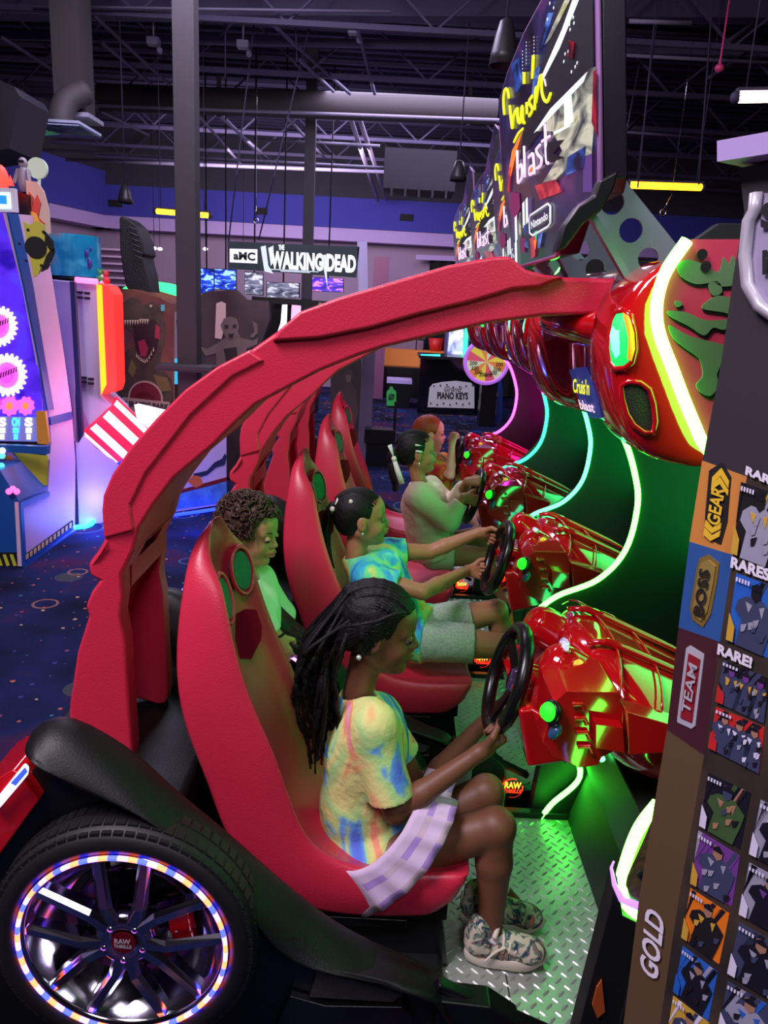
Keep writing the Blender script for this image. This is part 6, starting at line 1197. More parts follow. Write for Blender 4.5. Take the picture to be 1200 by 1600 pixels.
# ================================================================== PEOPLE
def frame(fwd, up=V(0, 0, 1)):
    f = Vector(fwd).normalized(); l = Vector(up).cross(f).normalized(); u = f.cross(l); return Matrix((f, l, u)).transposed()
def head_sdf(S, c, R, s, open_mouth=0.0):
    q = lambda x, y, z: c+R @ V(x*s, y*s, z*s)
    S.ell(q(-.014, 0, .034), (.094*s, .073*s, .082*s), 0.01, R=R); S.ell(q(.024, 0, -.02), (.062*s, .056*s, .080*s), 0.03*s, R=R)
    S.ell(q(.044, 0, .048), (.043*s, .055*s, .044*s), 0.02*s, R=R)
    for y in (-1, 1):
        S.cone(q(-.012, y*.044, -.040), q(.052, y*.016, -.084), .020*s, .015*s, 0.025*s); S.ell(q(.052, y*.034, -.034), (.026*s, .022*s, .026*s), 0.02*s, R=R)
        S.cone(q(.074, y*.012, .022), q(.062, y*.042, .022), .010*s, .009*s, 0.015*s)
    S.ell(q(.068, 0, -.086), (.018*s, .020*s, .015*s), 0.018*s, R=R)
    for y in (-1, 1): S.ell(q(.090, y*.030, .003), (.014*s, .017*s, .012*s), 0.010*s, '-', R=R)
    S.cone(q(.078, 0, .010), q(.098, 0, -.018), .0075*s, .0105*s, 0.010*s)
    for y in (-1, 1): S.ell(q(.090, y*.012, -.023), (.010*s, .008*s, .008*s), 0.006*s, R=R)
    S.ell(q(.080, 0, -.048), (.016*s, .026*s, .018*s), 0.012*s, R=R)
    S.ell(q(.092, 0, -.0425), (.0085*s, .020*s, .0065*s), 0.004*s, R=R); S.ell(q(.090, 0, -.0555), (.0085*s, .017*s, .0070*s), 0.004*s, R=R)
    S.ell(q(.100, 0, -.0488), (.010*s, .022*s, .0022*s), 0.002*s, '-', R=R)
    for y in (-1, 1):
        S.ell(q(-.006, y*.073, -.004), (.019*s, .010*s, .029*s), 0.005*s, R=R); S.ell(q(-.002, y*.083, -.001), (.011*s, .006*s, .017*s), 0.004*s, '-', R=R); S.ell(q(-.004, y*.078, .0), (.005*s, .005*s, .009*s), 0.004*s, R=R)
def face_parts(par, c, R, s, skin, lip, look=V(1, 0, -0.1), brow='hair', closed=0.50):
    q = lambda x, y, z: c+R @ V(x*s, y*s, z*s)
    mb = MB(); ir = MB(); ld = MB(); br = MB(); la = MB()
    for y in (-1, 1):
        e = q(.0735, y*.030, .004); mb.ball(e, .0122*s, 16)
        g = (R @ (look.normalized()+V(0, y*.15, 0))).normalized(); ir.ball(e+g*.0042*s, (.0093*s, .0093*s, .0093*s), 14)
        # upper and lower eyelids: shells over the ball
        for sg, cov in ((1, closed), (-1, 0.25)):
            vs = []; na, nb_ = 12, 6
            for i in range(nb_):
                el = math.radians(90*sg - sg*(90*(0.35+cov)+10)*i/(nb_-1))*1.0
                for k in range(na):
                    az = math.radians(-80+160*k/(na-1)); d = V(math.cos(el)*math.cos(az), math.cos(el)*math.sin(az), math.sin(el)); vs.append(e+R @ (d*.0138*s))
            ld.add(vs, [(i*na+k, i*na+k+1, (i+1)*na+k+1, (i+1)*na+k) for i in range(nb_-1) for k in range(na-1)], 0, True)
            if sg == 1: la.tube(vs[(nb_-1)*na+1:nb_*na-1], .0011*s, 5)
        br.tube([q(.083, y*.012, .025), q(.085, y*.022, .030), q(.079, y*.034, .031), q(.066, y*.046, .026)], [.0020*s, .0030*s, .0028*s, .0012*s], 6)
    build(mb, 'eye', 'eye_white', par); build(ir, 'iris', 'iris', par); build(ld, 'eyelid', skin, par, fixn=True); build(la, 'eyelash', 'black0', par); build(br, 'eyebrow', brow, par)
    mb = MB(); mb.ball(q(.0935, 0, -.0425), (.0078*s, .0185*s, .0055*s), 14, R=R); mb.ball(q(.0915, 0, -.0553), (.0078*s, .0158*s, .0060*s), 14, R=R); build(mb, 'lips', lip, par)
def hand_sdf(S, wr, f, pn, side, s, curl=(50, 60, 45), spread=0.16, thumb=1.0, k=0.005):
    """wr wrist, f along the hand, pn the way the palm faces, side towards the thumb"""
    f = Vector(f).normalized(); pn = Vector(pn); pn = (pn-f*pn.dot(f)).normalized(); sd = f.cross(pn); sd = sd if sd.dot(Vector(side)) > 0 else -sd
    L = .074*s; P = lambda a, b, c_: wr+f*a*s+sd*b*s+pn*c_*s
    S.cone(wr, P(.02, 0, 0), .0185*s, .021*s, 0.012)
    for b in (-.022, -.008, .006, .020): S.cone(P(.012, b*.6, 0), P(.066, b, 0), .014*s, .0105*s, 0.010*s)
    for i, (b, ln, r) in enumerate(((.025, .060, .0083), (.009, .068, .0085), (-.008, .064, .0082), (-.023, .050, .0074))):
        p = P(.064+(0 if i not in (0, 3) else -.004), b, 0); a = 0; d0 = (f+sd*spread*(b/.025)*.5).normalized()
        for j, (fr, cu) in enumerate(zip((.44, .32, .26), curl)):
            a += math.radians(cu); d = d0*math.cos(a)+pn*math.sin(a); e = p+d*ln*fr*s; S.cone(p, e, r*s*(1-.08*j), r*s*(.92-.08*j), k if j == 0 else .002); p = e
    p = P(.018, .020, .006); d1 = (f*.55+sd*.75+pn*.35*thumb).normalized(); e = p+d1*.034*s; S.cone(p, e, .0125*s, .0100*s, 0.008)
    d2 = (f*.80+sd*.15+pn*.55*thumb).normalized(); e2 = e+d2*.026*s; S.cone(e, e2, .0098*s, .0088*s, .002); d3 = (f*.75-sd*.25+pn*.6*thumb).normalized(); S.cone(e2, e2+d3*.020*s, .0086*s, .0070*s, .002)
def shoe(par, heel, toe, s, up_m, sole_m, name='shoe', lace=True):
    heel, toe = Vector(heel), Vector(toe); f = (toe-heel); L = f.length; f.normalize(); l = V(0, 0, 1).cross(f).normalized(); u = V(0, 0, 1)
    S = SDF(heel-V(.09, .09, .03), heel+f*L*.5+V(L*.7+.06, L*.5+.06, .16), .0035)
    R = Matrix((f, l, u)).transposed(); q = lambda x, y, z: heel+f*x*L+l*y+u*z
    S.ell(q(.18, 0, .060), (.20*L, .033*s, .050*s), .02, R=R); S.ell(q(.50, 0, .045), (.36*L, .036*s, .040*s), .02, R=R); S.ell(q(.78, 0, .036), (.22*L, .040*s, .030*s), .02, R=R); S.cone(q(.10, 0, .06), q(.13, 0, .105), .030*s, .031*s, .015)
    S.cut(heel+u*.022, (0, 0, -1))
    o = sdf_obj(S, name, up_m, par)
    pts = []
    for t in np.linspace(0, 2*math.pi, 36, endpoint=False):
        x = .5+.52*math.cos(t); w_ = (.038+.006*math.cos(t-.2*math.pi if False else t))*s; pts.append((x, w_*math.sin(t)*(1-.12*math.exp(-((x-.42)/.15)**2))))
    mb = MB(); mb.loft([[q(x*1.0+dx*(x-.5), y*(1+dx), z+(.016*max(0, x-.80)/.2 if z < .012 else .004*max(0, .25-x)/.25)) for x, y in pts] for z, dx in ((0.000, -.06), (.004, .0), (.018, .04), (.030, .02), (.034, -.05))])
    build(mb, 'sole', sole_m, par, fixn=True)
    if lace:
        mb = MB()
        for x in (.42, .50, .58): mb.tube(smoothpts([q(x, -.034*s, .055), q(x+.02, -.018*s, .083-(x-.42)*.10), q(x+.02, .018*s, .083-(x-.42)*.10), q(x, .034*s, .055)], 4), .0042*s, 6)
        build(mb, 'laces', sole_m, par); mb = MB(); mb.tube(smoothpts([q(.30, -.033*s, .098), q(.36, 0, .110), q(.30, .033*s, .098)], 4), .007*s, 6); mb.tube(smoothpts([q(.0, 0, .098), q(-.02, 0, .085), q(-.015, 0, .06)], 4), .007*s, 6); mb.tube(smoothpts([q(.2, -.040*s, .03), q(.33, -.037*s, .06), q(.45, -.036*s, .075)], 4), .0035*s, 6)
        build(mb, 'heel_strap', sole_m, par)
    return o
def person(name, J, s, h, skin, lab, cat='person', legs=True, hands=True):
    rt = empty('person', J['pelvis'].copy(), lab, 'person'); rt.name = 'person'; ROOTLOC[rt.name] = J['pelvis'].copy()
    pts = [v for k, v in J.items() if isinstance(v, Vector) and k not in ('fwd', 'up') and not k.startswith('h_')]
    lo = [min(p[i] for p in pts)-.16*s for i in range(3)]; hi = [max(p[i] for p in pts)+.16*s for i in range(3)]
    S = SDF(lo, hi, h); R = frame(J['fwd'], J.get('up', V(0, 0, 1)))
    pe, ch, nk = J['pelvis'], J['chest'], J['neck']; hd = J['head']
    S.cone(pe, pe.lerp(ch, .45), .085*s, .075*s, .02); S.cone(pe.lerp(ch, .4), ch, .075*s, .088*s, .03)
    for k in 'NF':
        hp = J['hip'+k]; sh = J['sh'+k]
        S.cone(pe, hp, .08*s, .074*s, .03); S.cone(ch, sh, .075*s, .042*s, .04); S.cone(pe.lerp(ch, .5), ch.lerp(sh, .5), .07*s, .06*s, .03)
        S.cone(sh, J['el'+k], .040*s, .030*s, .03); S.cone(J['el'+k], J['el'+k].lerp(J['wr'+k], .3), .030*s, .031*s, .008); S.cone(J['el'+k].lerp(J['wr'+k], .3), J['wr'+k], .031*s, .0205*s, .01)
        if legs:
            S.cone(hp, J['kn'+k], .073*s, .049*s, .03); kn, an = J['kn'+k], J['an'+k]; S.ell(kn, (.050*s,)*3, .01); m = kn.lerp(an, .32); bk = (V(0, 0, 1).cross(V(0, 1, 0))*-1)*.008
            S.cone(kn, m, .046*s, .046*s, .01); S.cone(m, an, .046*s, .029*s, .012)
            S.cone(an, an+(J['to'+k]-an)*.5+V(0, 0, -.0), .030*s, .024*s, .01)
    S.cone(nk, hd+R @ V(-.018*s, 0, -.045*s), .040*s, .040*s, .02)
    head_sdf(S, hd, R, s*J.get('hs', 1.0))
    if hands:
        for k in 'NF':
            if 'h_'+k in J: f, pn, sd, cu = J['h_'+k]; hand_sdf(S, J['wr'+k], f, pn, sd, s, cu)
    b = sdf_obj(S, 'body', skin, rt)
    return rt, R, S
def grip(J, k, W, px, py, f=V(.75, 0, .45), s=1.0, curl=(62, 78, 50)):
    """closes hand k round the rim of the wheel centred at W, where the rim passes px,py"""
    e1 = V(0, 1, 0); e2 = ax.cross(e1).normalized(); d = ray(px, py).normalized(); best = None
    for i in range(180):
        a = 2*math.pi*i/180; p = W+(e1*math.cos(a)+e2*math.sin(a))*.134; q = (p-CO).cross(d).length
        if best is None or q < best[0]: best = (q, p, (-e1*math.sin(a)+e2*math.cos(a)))
    _, P, t = best; f = (f-t*f.dot(t)).normalized(); pn = t.cross(f).normalized(); out = (P-W)
    side = V(0, 0, 1) if abs(t.z) > .25 else V(0, 1 if P.y < W.y else -1, 0)
    if pn.dot(V(0, 1 if P.y <= W.y+.02 else -1, .35)) < 0: pn = -pn
    J['wr'+k] = P-f*.072*s-pn*.026*s; J['h_'+k] = (f, pn, side, curl)
# ---------------------------------------------------------------- girl in the nearest cabinet
PX = lambda a, b, y: U(a, b, y)
yg = 1.80
rimdir = lambda ang: WH+(V(0, 1, 0)*math.cos(ang)+ax.cross(V(0, 1, 0)).normalized()*math.sin(ang))*0.134
J = dict(pelvis=PX(556, 1335, yg), chest=PX(572, 1165, yg), neck=PX(560, 1080, yg), head=PX(592, 985, yg), fwd=V(1, -0.06, -0.14), up=V(0.08, 0, 1),
 hipN=PX(585, 1345, 1.73), hipF=PX(585, 1330, 1.87), knN=PX(775, 1292, 1.69), knF=PX(760, 1238, 1.90), anN=PX(765, 1462, 1.665), anF=PX(775, 1385, 1.87), toN=PX(835, 1502, 1.64), toF=PX(830, 1440, 1.85),
 shN=PX(584, 1133, 1.705), shF=PX(592, 1116, 1.895), elN=PX(618, 1268, 1.665), elF=PX(655, 1235, 1.94), wrN=PX(742, 1183, 1.725), wrF=PX(770, 1115, 1.93))
J['h_N'] = (PX(772, 1152, 1.77)-J['wrN'], V(0.1, 0.85, 0.30), V(0.3, 0, 1), (42, 62, 50)); J['h_F'] = (V(0.5, -0.1, 0.6), V(0.6, -0.8, 0), V(0, 0, 1), (45, 60, 50))
grip(J, 'N', WH, 776, 1138, V(.8, .1, .5))
g1, R1, S1 = person('girl', J, 1.0, .0036, 'skin_dark', 'person in the nearest cabinet, long black braids, pastel tie-dye shirt, lilac pleated skirt')
HD = J['head']; face_parts(g1, HD, R1, 1.0, 'skin_dark', 'lip_dark', V(1, -0.2, -0.25))
tie = ramp_mat('pastel_tie_dye', [(0.30, (84, 120, 225)), (0.38, (96, 165, 230)), (0.44, (176, 222, 140)), (0.52, (222, 220, 140)), (0.58, (240, 160, 110)), (0.65, (235, 145, 180)), (0.74, (150, 225, 110))], 3.6, 1.6, 0.85, 3, bump=(60, 0.25, 0.01), mapscale=(1.6, 1.0, 1.0))
def shirt(par, J, s, h, m, hem, hem_n, sl=0.62, name='t_shirt', neck_r=.045, loose=.014, slF=None, wrinkle=.0015, extra=()):
    pts = [J[k] for k in ('pelvis', 'chest', 'neck', 'shN', 'shF', 'elN', 'elF', 'hipN', 'hipF', 'wrN', 'wrF')]
    lo = [min(p[i] for p in pts)-.14*s for i in range(3)]; hi = [max(p[i] for p in pts)+.14*s for i in range(3)]
    S = SDF(lo, hi, h); pe, ch, nk = J['pelvis'], J['chest'], J['neck']; q = loose
    S.cone(pe, pe.lerp(ch, .5), .096*s+q, .086*s+q, .02); S.cone(pe.lerp(ch, .5), ch, .084*s+q, .094*s+q, .03)
    for k in 'NF':
        S.cone(pe, J['hip'+k], .088*s+q, .080*s+q, .03); S.cone(ch, J['sh'+k], .08*s+q, .046*s+q*.6, .04); S.cone(nk+V(0, 0, -.03*s), J['sh'+k], .045*s, .044*s, .03)
        S.cone(pe.lerp(ch, .5), ch.lerp(J['sh'+k], .5), .08*s+q, .07*s+q, .03)
        t = sl if (k == 'N' or slF is None) else slF
    for a_, b_, r1_, r2_ in extra: S.cone(a_, b_, r1_, r2_, .04)
    S.disp(wrinkle, 62/s, 1.3); S.disp(wrinkle*.6, 120/s, 2.1); S2 = SDF(lo, hi, h); SB = S; S = S2
    for k in 'NF':
        t = sl if (k == 'N' or slF is None) else slF
        if t <= 1: e = J['sh'+k].lerp(J['el'+k], t); S.cone(J['sh'+k], e, .040*s+q*.35, .047*s+q*.8, .012)
        else:
            e = J['el'+k].lerp(J['wr'+k], t-1); S.cone(J['sh'+k], J['el'+k], .050*s+q*.5, .044*s+q, .02); S.cone(J['el'+k], e, .044*s+q, .030*s+q*.6, .02)
        J['cuff'+k] = e
    for k in 'NF':
        t = sl if (k == 'N' or slF is None) else slF
        d = (J['el'+k]-J['sh'+k]) if t <= 1 else (J['wr'+k]-J['el'+k]); e = J['cuff'+k]; d.normalize(); c = e+d*.04*s
        S.cut(e, d, e-V(.11, .11, .11)*s, e+V(.11, .11, .11)*s)
    S = SB; kk = .03*s; hh = np.clip(.5+.5*(S.D-S2.D)/kk, 0, 1); S.D = S.D*(1-hh)+S2.D*hh-kk*hh*(1-hh)
    S.cone(nk+V(0, 0, -.005), nk+(J['head']-nk).normalized()*.12, neck_r*s, neck_r*s*1.3, .006, '-')
    S.cut(hem, hem_n)
    return sdf_obj(S, name, m, par, smooth_it=2)
hem = PX(612, 1345, 1.68)
shirt(g1, J, 1.0, .004, tie, hem, (PX(700, 1450, 1.68)-PX(590, 1290, 1.68)), sl=.84, slF=.5, extra=((J['chest'].lerp(J['pelvis'], .6), PX(625, 1285, 1.78), .08, .062),))
# pleated skirt
hemp = [(567, 1434, 1.61), (600, 1422, 1.575), (636, 1395, 1.570), (668, 1360, 1.58), (692, 1320, 1.60), (708, 1285, 1.63), (714, 1262, 1.67), (716, 1252, 1.72), (712, 1250, 1.78), (706, 1240, 1.83), (722, 1208, 1.88), (738, 1195, 1.93), (738, 1200, 1.99), (726, 1230, 2.02), (680, 1290, 2.02), (600, 1340, 2.0), (545, 1350, 1.90), (538, 1380, 1.75), (545, 1410, 1.66)]
topp = [(520, 1355, 1.63), (548, 1362, 1.60), (578, 1352, 1.595), (604, 1330, 1.60), (628, 1300, 1.615), (645, 1268, 1.64), (655, 1246, 1.67), (660, 1236, 1.72), (660, 1232, 1.78), (658, 1226, 1.83), (664, 1208, 1.88), (668, 1200, 1.93), (665, 1200, 1.97), (650, 1215, 1.99), (610, 1250, 1.99), (560, 1290, 1.97), (520, 1310, 1.90), (505, 1330, 1.75), (510, 1345, 1.67)]
T_ = smoothpts([PX(*p) for p in topp], 6, True); H_ = smoothpts([PX(*p) for p in hemp], 6, True); n = len(T_); rings = []
for j in range(7):
    t = j/6; rg_ = []
    for i in range(n):
        p = T_[i].lerp(H_[i], t); a, b = H_[i-1], H_[(i+1) % n]; tg = (b-a).normalized(); nn = tg.cross(H_[i]-T_[i]).normalized(); ph = (i % 6)/6
        rg_.append(p+nn*(.010*t*(1-2*abs(ph-.5)*1.2)))
    rings.append(rg_)
mb = MB(); mb.loft(rings, closed=True, caps=False)
for k, fidx in enumerate(mb.f): mb.m[k] = (1 if (k // n) in (2, 5) else 0) if ((k % n)//6) % 2 else (2 if (k // n) in (2, 5) else 0)
sk = build(mb, 'pleated_skirt', [mat('lilac_cloth', (214, 190, 224), 0.85), mat('purple_check', (176, 140, 214), 0.85), mat('cream_check', (205, 180, 200), 0.85)], g1, fixn=True, smooth=True); md = sk.modifiers.new('solid', 'SOLIDIFY'); md.thickness = .003
camo = ramp_mat('camo_knit', [(0.38, (205, 195, 175)), (0.48, (120, 140, 120)), (0.55, (40, 60, 90)), (0.62, (190, 120, 90)), (0.7, (90, 130, 140))], 38, 1.0, 0.8, interp='CONSTANT')
solem = mat('cream_sole', (216, 208, 190), 0.6)
for k, hl, to, sc_ in (('N', (728, 1497), (850, 1508), 1.63), ('F', (722, 1440), (846, 1450), 1.84)):
    a = Uz(hl[0], hl[1], .128); b = Uz(to[0], to[1]-(4 if k == 'N' else 0), .128); shoe(g1, a, b, 1.0, camo, solem)
for k in 'NF':
    mb = MB(); a = J['an'+k]; mb.lathe([(.034, .035), (.038, .03), (.040, 0.0), (.042, -.02), (.03, -.03)], a+V(0, 0, -.01), (0, 0, 1), 18); build(mb, 'sock', mat('white_sock', (225, 215, 225), 0.9), g1)
def qh(HD, R, s): return lambda x, y, z: HD+R @ V(x*s, y*s, z*s)
def scalp(par, HD, R, s, m, front=.062, r=(.100, .079, .089), name='hair', seed=1, lumps=.0015, back_low=-.045, h=.004, thick=1.0):
    S = SDF(HD-V(.15, .15, .15)*s, HD+V(.15, .15, .17)*s, h); q = qh(HD, R, s)
    S.ell(q(-.018, 0, .036), tuple(v*s*thick for v in r), .01, R=R); S.ell(q(-.050, 0, -.010), (.055*s*thick, .062*s*thick, .060*s), .03, R=R)
    S.disp(lumps, 170/s, seed)
    n = R @ V(.80, 0, -.60); S.cut(q(front, 0, .060), n); n2 = R @ V(.94, 0, -.30); S.cut(q(front-.042, 0, -.0), n2) if front < .09 else None
    S.cut(q(-.02, 0, back_low), R @ V(.25, 0, -1))
    for y in (-1, 1): S.ell(q(.0, y*.085, -.006), (.027*s, .03*s, .032*s), .006, '-', R=R)
    return sdf_obj(S, name, m, par)
scalp(g1, HD, R1, 1.0, 'hair', front=.070)
q = qh(HD, R1, 1.0); rb_ = random.Random(11); mb = MB()
for i in range(40):
    y = -.074+.148*(i+.5)/40; a0 = math.sqrt(max(0, 1-(y/.079)**2)); yy = y
    # over the scalp from the hairline to the back of the crown
    st = []
    for t in np.linspace(0, 1, 9):
        th = math.radians(28+118*t); st.append(q(-.018+.103*a0*math.cos(th), yy*(1-.25*t)+.004*math.sin(6*t+i), .036+.092*a0*math.sin(th)))
    e = st[-1]; L = rb_.uniform(.30, .43); lat = yy*.95+rb_.uniform(-.03, .03); bx = -.115-rb_.uniform(-.03, .040); wv = rb_.uniform(0, 6)
    dn = []
    for t in np.linspace(.12, 1, 14):
        base = HD+V(bx+.022*math.sin(3*t+wv)+(-.030*math.sin(math.pi*min(1, t*1.2))), lat*(1.15-.5*t)-.01*t, .02-L*t)
        base += V(rb_.uniform(-.004, .004), rb_.uniform(-.003, .003), 0); dn.append(base)
    P = smoothpts(st+dn, 3); r0 = .0062; mb.tube(P, [r0*(1+.20*math.sin(k*2.2))*(1 if k < len(P)*.8 else 1-.6*(k-len(P)*.8)/(len(P)*.2)) for k in range(len(P))], 6)
for i in range(16):   # side braids that swing from the temple back over the ear
    y = -.072-.006*rb_.random(); z0 = .085-.006*i; st = [q(.058-.004*i+rb_.uniform(-.006, .006), -.058-.001*i, z0), q(.02-.003*i, -.080, z0-.006-.0015*i), q(-.035, -.088, .045-.002*i+rb_.uniform(-.01, .01)), q(-.085, -.070, .02-.004*i), q(-.112-.01*rb_.random(), -.05, -.05)]
    L = rb_.uniform(.22, .36); st += [HD+V(-.13+.012*math.sin(i*1.3+3*t)-.01*t, -.055+.02*math.sin(i), -.06-L*t) for t in (.3, .55, .8, 1.0)]
    P = smoothpts(st, 5); mb.tube(P, [.0060*(1+.2*math.sin(k*2.1))*(1 if k < len(P)*.85 else .5) for k in range(len(P))], 6)
build(mb, 'long_braids', 'hair', g1)
mb = MB(); mb.ball(q(-.035, -.082, -.045), .007, 10); build(mb, 'earring', 'earring', g1)
# ---------------------------------------------------------------- girl in the second cabinet
yg = 2.83
WH2 = WH+V(0.11, 1.015, 0)
J = dict(pelvis=PX(648, 990, yg), chest=PX(590, 905, yg), neck=PX(556, 868, yg), head=PX(566, 811, yg), fwd=V(1, 0.10, 0.06), up=V(-0.06, 0, 1),
 hipN=PX(660, 1000, 2.76), hipF=PX(668, 978, 2.90), knN=PX(790, 1010, 2.74), knF=PX(775, 955, 2.93), anN=PX(830, 1090, 2.72), anF=PX(795, 1035, 2.93), toN=PX(860, 1110, 2.72), toF=PX(835, 1060, 2.93),
 shN=PX(575, 902, 2.70), shF=PX(606, 862, 2.95), elN=PX(660, 925, 2.66), elF=PX(672, 862, 2.98), wrN=PX(728, 908, 2.74), wrF=PX(735, 848, 2.93))
J['h_N'] = (V(1, 0.2, 0.1), V(0.2, 0.9, 0.3), V(0, 0, 1), (45, 60, 50)); J['h_F'] = (V(1, -0.1, 0.1), V(0.3, -0.9, 0), V(0, 0, 1), (35, 50, 40))
grip(J, 'N', WH2, 762, 893, V(1, .1, .1), .98); grip(J, 'F', WH2, 778, 845, V(1, 0, .1), .98)
g2, R2, _ = person('girl', J, 0.98, .0048, 'skin_mid', 'person in the second cabinet, beaded braided ponytail, bright tie-dye shirt, pale grey shorts')
HD = J['head']; face_parts(g2, HD, R2, .98, 'skin_mid', 'lip_mid', V(1, .3, -.1), closed=.25)
tie2 = ramp_mat('bright_tie_dye', [(0.30, (60, 90, 190)), (0.40, (50, 180, 215)), (0.48, (110, 225, 150)), (0.56, (225, 215, 110)), (0.64, (240, 140, 70)), (0.74, (230, 110, 140))], 4.0, 1.5, 0.85, 3, bump=(60, 0.25, 0.01), mapscale=(1.3, 1, 1))
shirt(g2, J, .98, .0055, tie2, PX(665, 985, 2.76), (J['knN']-J['pelvis']), sl=.55, slF=.4)
def shorts(par, J, s, h, m, t=.62, name='shorts', loose=.010):
    pts = [J[k] for k in ('pelvis', 'hipN', 'hipF', 'knN', 'knF')]; S = SDF([min(p[i] for p in pts)-.14 for i in range(3)], [max(p[i] for p in pts)+.14 for i in range(3)], h)
    S.cone(J['pelvis'], J['hipN'], .09*s, .085*s, .03); S.cone(J['pelvis'], J['hipF'], .09*s, .085*s, .03)
    for k in 'NF':
        S2 = SDF(S.lo, S.lo+(S.n-1)*h, h); e = J['hip'+k].lerp(J['kn'+k], t); S2.cone(J['hip'+k], e, .076*s+loose, .066*s+loose, .02); d = (J['kn'+k]-J['hip'+k]).normalized(); S2.cut(e, d); S.D = np.minimum(S.D, S2.D[:S.D.shape[0], :S.D.shape[1], :S.D.shape[2]])
    S.disp(.0015, 90, 3)
    return sdf_obj(S, name, m, par, smooth_it=2)
shorts(g2, J, .98, .006, mat('heather_grey_cloth', (176, 188, 176), 0.9, var=(120, (150, 165, 152))), t=.62)
scalp(g2, HD, R2, .98, 'hair', front=.066, h=.005, r=(.098, .077, .086), lumps=.0012)
q = qh(HD, R2, .98); mb = MB(); rb_ = random.Random(3)
for i in range(18):
    y = -.066+.132*i/17; a0 = math.sqrt(max(0, 1-(y/.078)**2)); mb.tube([q(-.018+.101*a0*math.cos(math.radians(t)), y*(1-.004*(t-30)), .036+.089*a0*math.sin(math.radians(t))) for t in range(28, 150, 12)], .0042, 5)
for i in range(14):
    L = rb_.uniform(.17, .25); o = rb_.uniform(-.02, .02); P = smoothpts([q(-.09, o*.5, .075), q(-.125, o, .055), q(-.140+rb_.uniform(-.012, .012), o, .0), q(-.145+rb_.uniform(-.015, .015), o-.01, -.07), HD+V(-.12+rb_.uniform(-.015, .02), o-.02, -.03-L)], 5); mb.tube(P, [.0062*(1+.25*math.sin(k*2.3)) for k in range(len(P))], 6)
build(mb, 'braided_ponytail', 'hair', g2)
mb = MB(); mb.torus(q(-.098, 0, .068), R2 @ V(-1, 0, .3), .022, .007, 16, 6); mb.ball(q(-.045, -.055, .085), .009, 8); mb.ball(q(-.115, -.025, .05), .011, 8); build(mb, 'hair_bead', mat('pearl_bead', (225, 215, 205), 0.3), g2)
mb = MB(); mb.ball(q(-.004, -.084, -.036), .0045, 8); build(mb, 'earring', 'earring', g2)
mb = MB(); c = PX(625, 890, 2.72); 
shoe(g2, Uz(820, 1105, .128), Uz(890, 1108, .128), .95, camo, solem, lace=False)
# ---------------------------------------------------------------- girl in the third cabinet
yg = 3.84
J = dict(pelvis=PX(672, 858, yg), chest=PX(662, 790, yg), neck=PX(655, 752, yg), head=PX(652, 708, yg), fwd=V(1, 0.12, 0.10), up=V(-.1, 0, 1),
 hipN=PX(680, 865, 3.77), hipF=PX(685, 855, 3.91), knN=PX(755, 870, 3.75), knF=PX(750, 835, 3.95), anN=PX(790, 940, 3.75), anF=PX(785, 900, 3.95), toN=PX(812, 950, 3.75), toF=PX(805, 910, 3.95),
 shN=PX(652, 775, 3.72), shF=PX(672, 762, 3.96), elN=PX(700, 812, 3.70), elF=PX(705, 795, 3.98), wrN=PX(717, 782, 3.78), wrF=PX(722, 762, 3.92))
J['h_N'] = (V(.8, 0.1, 0.5), V(0.2, 0.9, 0.2), V(0, 0, 1), (45, 60, 50)); J['h_F'] = (V(.8, -0.1, 0.5), V(0.3, -0.9, 0), V(0, 0, 1), (45, 60, 50))
WH3 = WH+V(.12, 2.03, 0); grip(J, 'N', WH3, 738, 780, V(.8, 0, .5), .95); grip(J, 'F', WH3, 748, 755, V(.8, 0, .5), .95)
g3, R3, _ = person('girl', J, 0.95, .0055, 'skin_mid', 'person with cornrows and white hair bow in a loose pale sweatshirt')
HD = J['head']; face_parts(g3, HD, R3, .95, 'skin_mid', 'lip_mid', V(1, .3, .1), closed=.25)
shirt(g3, J, .97, .0065, mat('pale_peach_sweatshirt', (226, 206, 184), 0.9, bump=(30, .3, .01)), PX(672, 872, 3.77), V(.4, 0, -1), sl=1.80, name='sweatshirt', loose=.020, wrinkle=.003)
shorts(g3, J, .95, .008, mat('pale_shorts', (200, 205, 180), 0.9), t=.40, loose=.016)
scalp(g3, HD, R3, .95, 'hair', front=.066, h=.006, r=(.098, .077, .086), lumps=.001)
q = qh(HD, R3, .95); mb = MB()
for i in range(14):
    y = -.066+.132*i/13; a0 = math.sqrt(max(0, 1-(y/.078)**2)); mb.tube([q(-.018+.101*a0*math.cos(math.radians(t)), y*(1-.004*(t-30)), .036+.090*a0*math.sin(math.radians(t))) for t in range(28, 170, 14)], .0048, 5)
mb.ball(q(-.125, 0, -.01), (.035, .03, .045), 12)
mb.tube(smoothpts([q(-.125, 0, -.02), q(-.140, -.01, -.08), q(-.125, -.01, -.15), q(-.13, -.01, -.20)], 4), [.022]*9+[.016]*3+[.006], 8)
build(mb, 'ponytail', 'hair', g3)
mb = MB(); c = q(-.130, -.035, -.015); mb.loft([[c, c+V(0, .01, .012)], [c+V(-.035, -.01, .065), c+V(-.015, -.01, .075)]], closed=False, caps=False); mb.loft([[c+V(-.01, 0, 0), c+V(.01, 0, 0)], [c+V(.008, -.01, -.06), c+V(.035, -.01, -.055)], [c+V(.035, -.01, -.13), c+V(.06, -.01, -.12)]], closed=False, caps=False); mb.ball(c, .014, 8)
for y_, z_ in ((-.066, .05), (-.078, .02)): mb.tube([q(.015, y_, z_), q(-.02, y_-.010, z_+.008)], .005, 6)
bo = build(mb, 'hair_bow', mat('white_ribbon', (235, 230, 225), 0.7), g3); md = bo.modifiers.new('s', 'SOLIDIFY'); md.thickness = .003
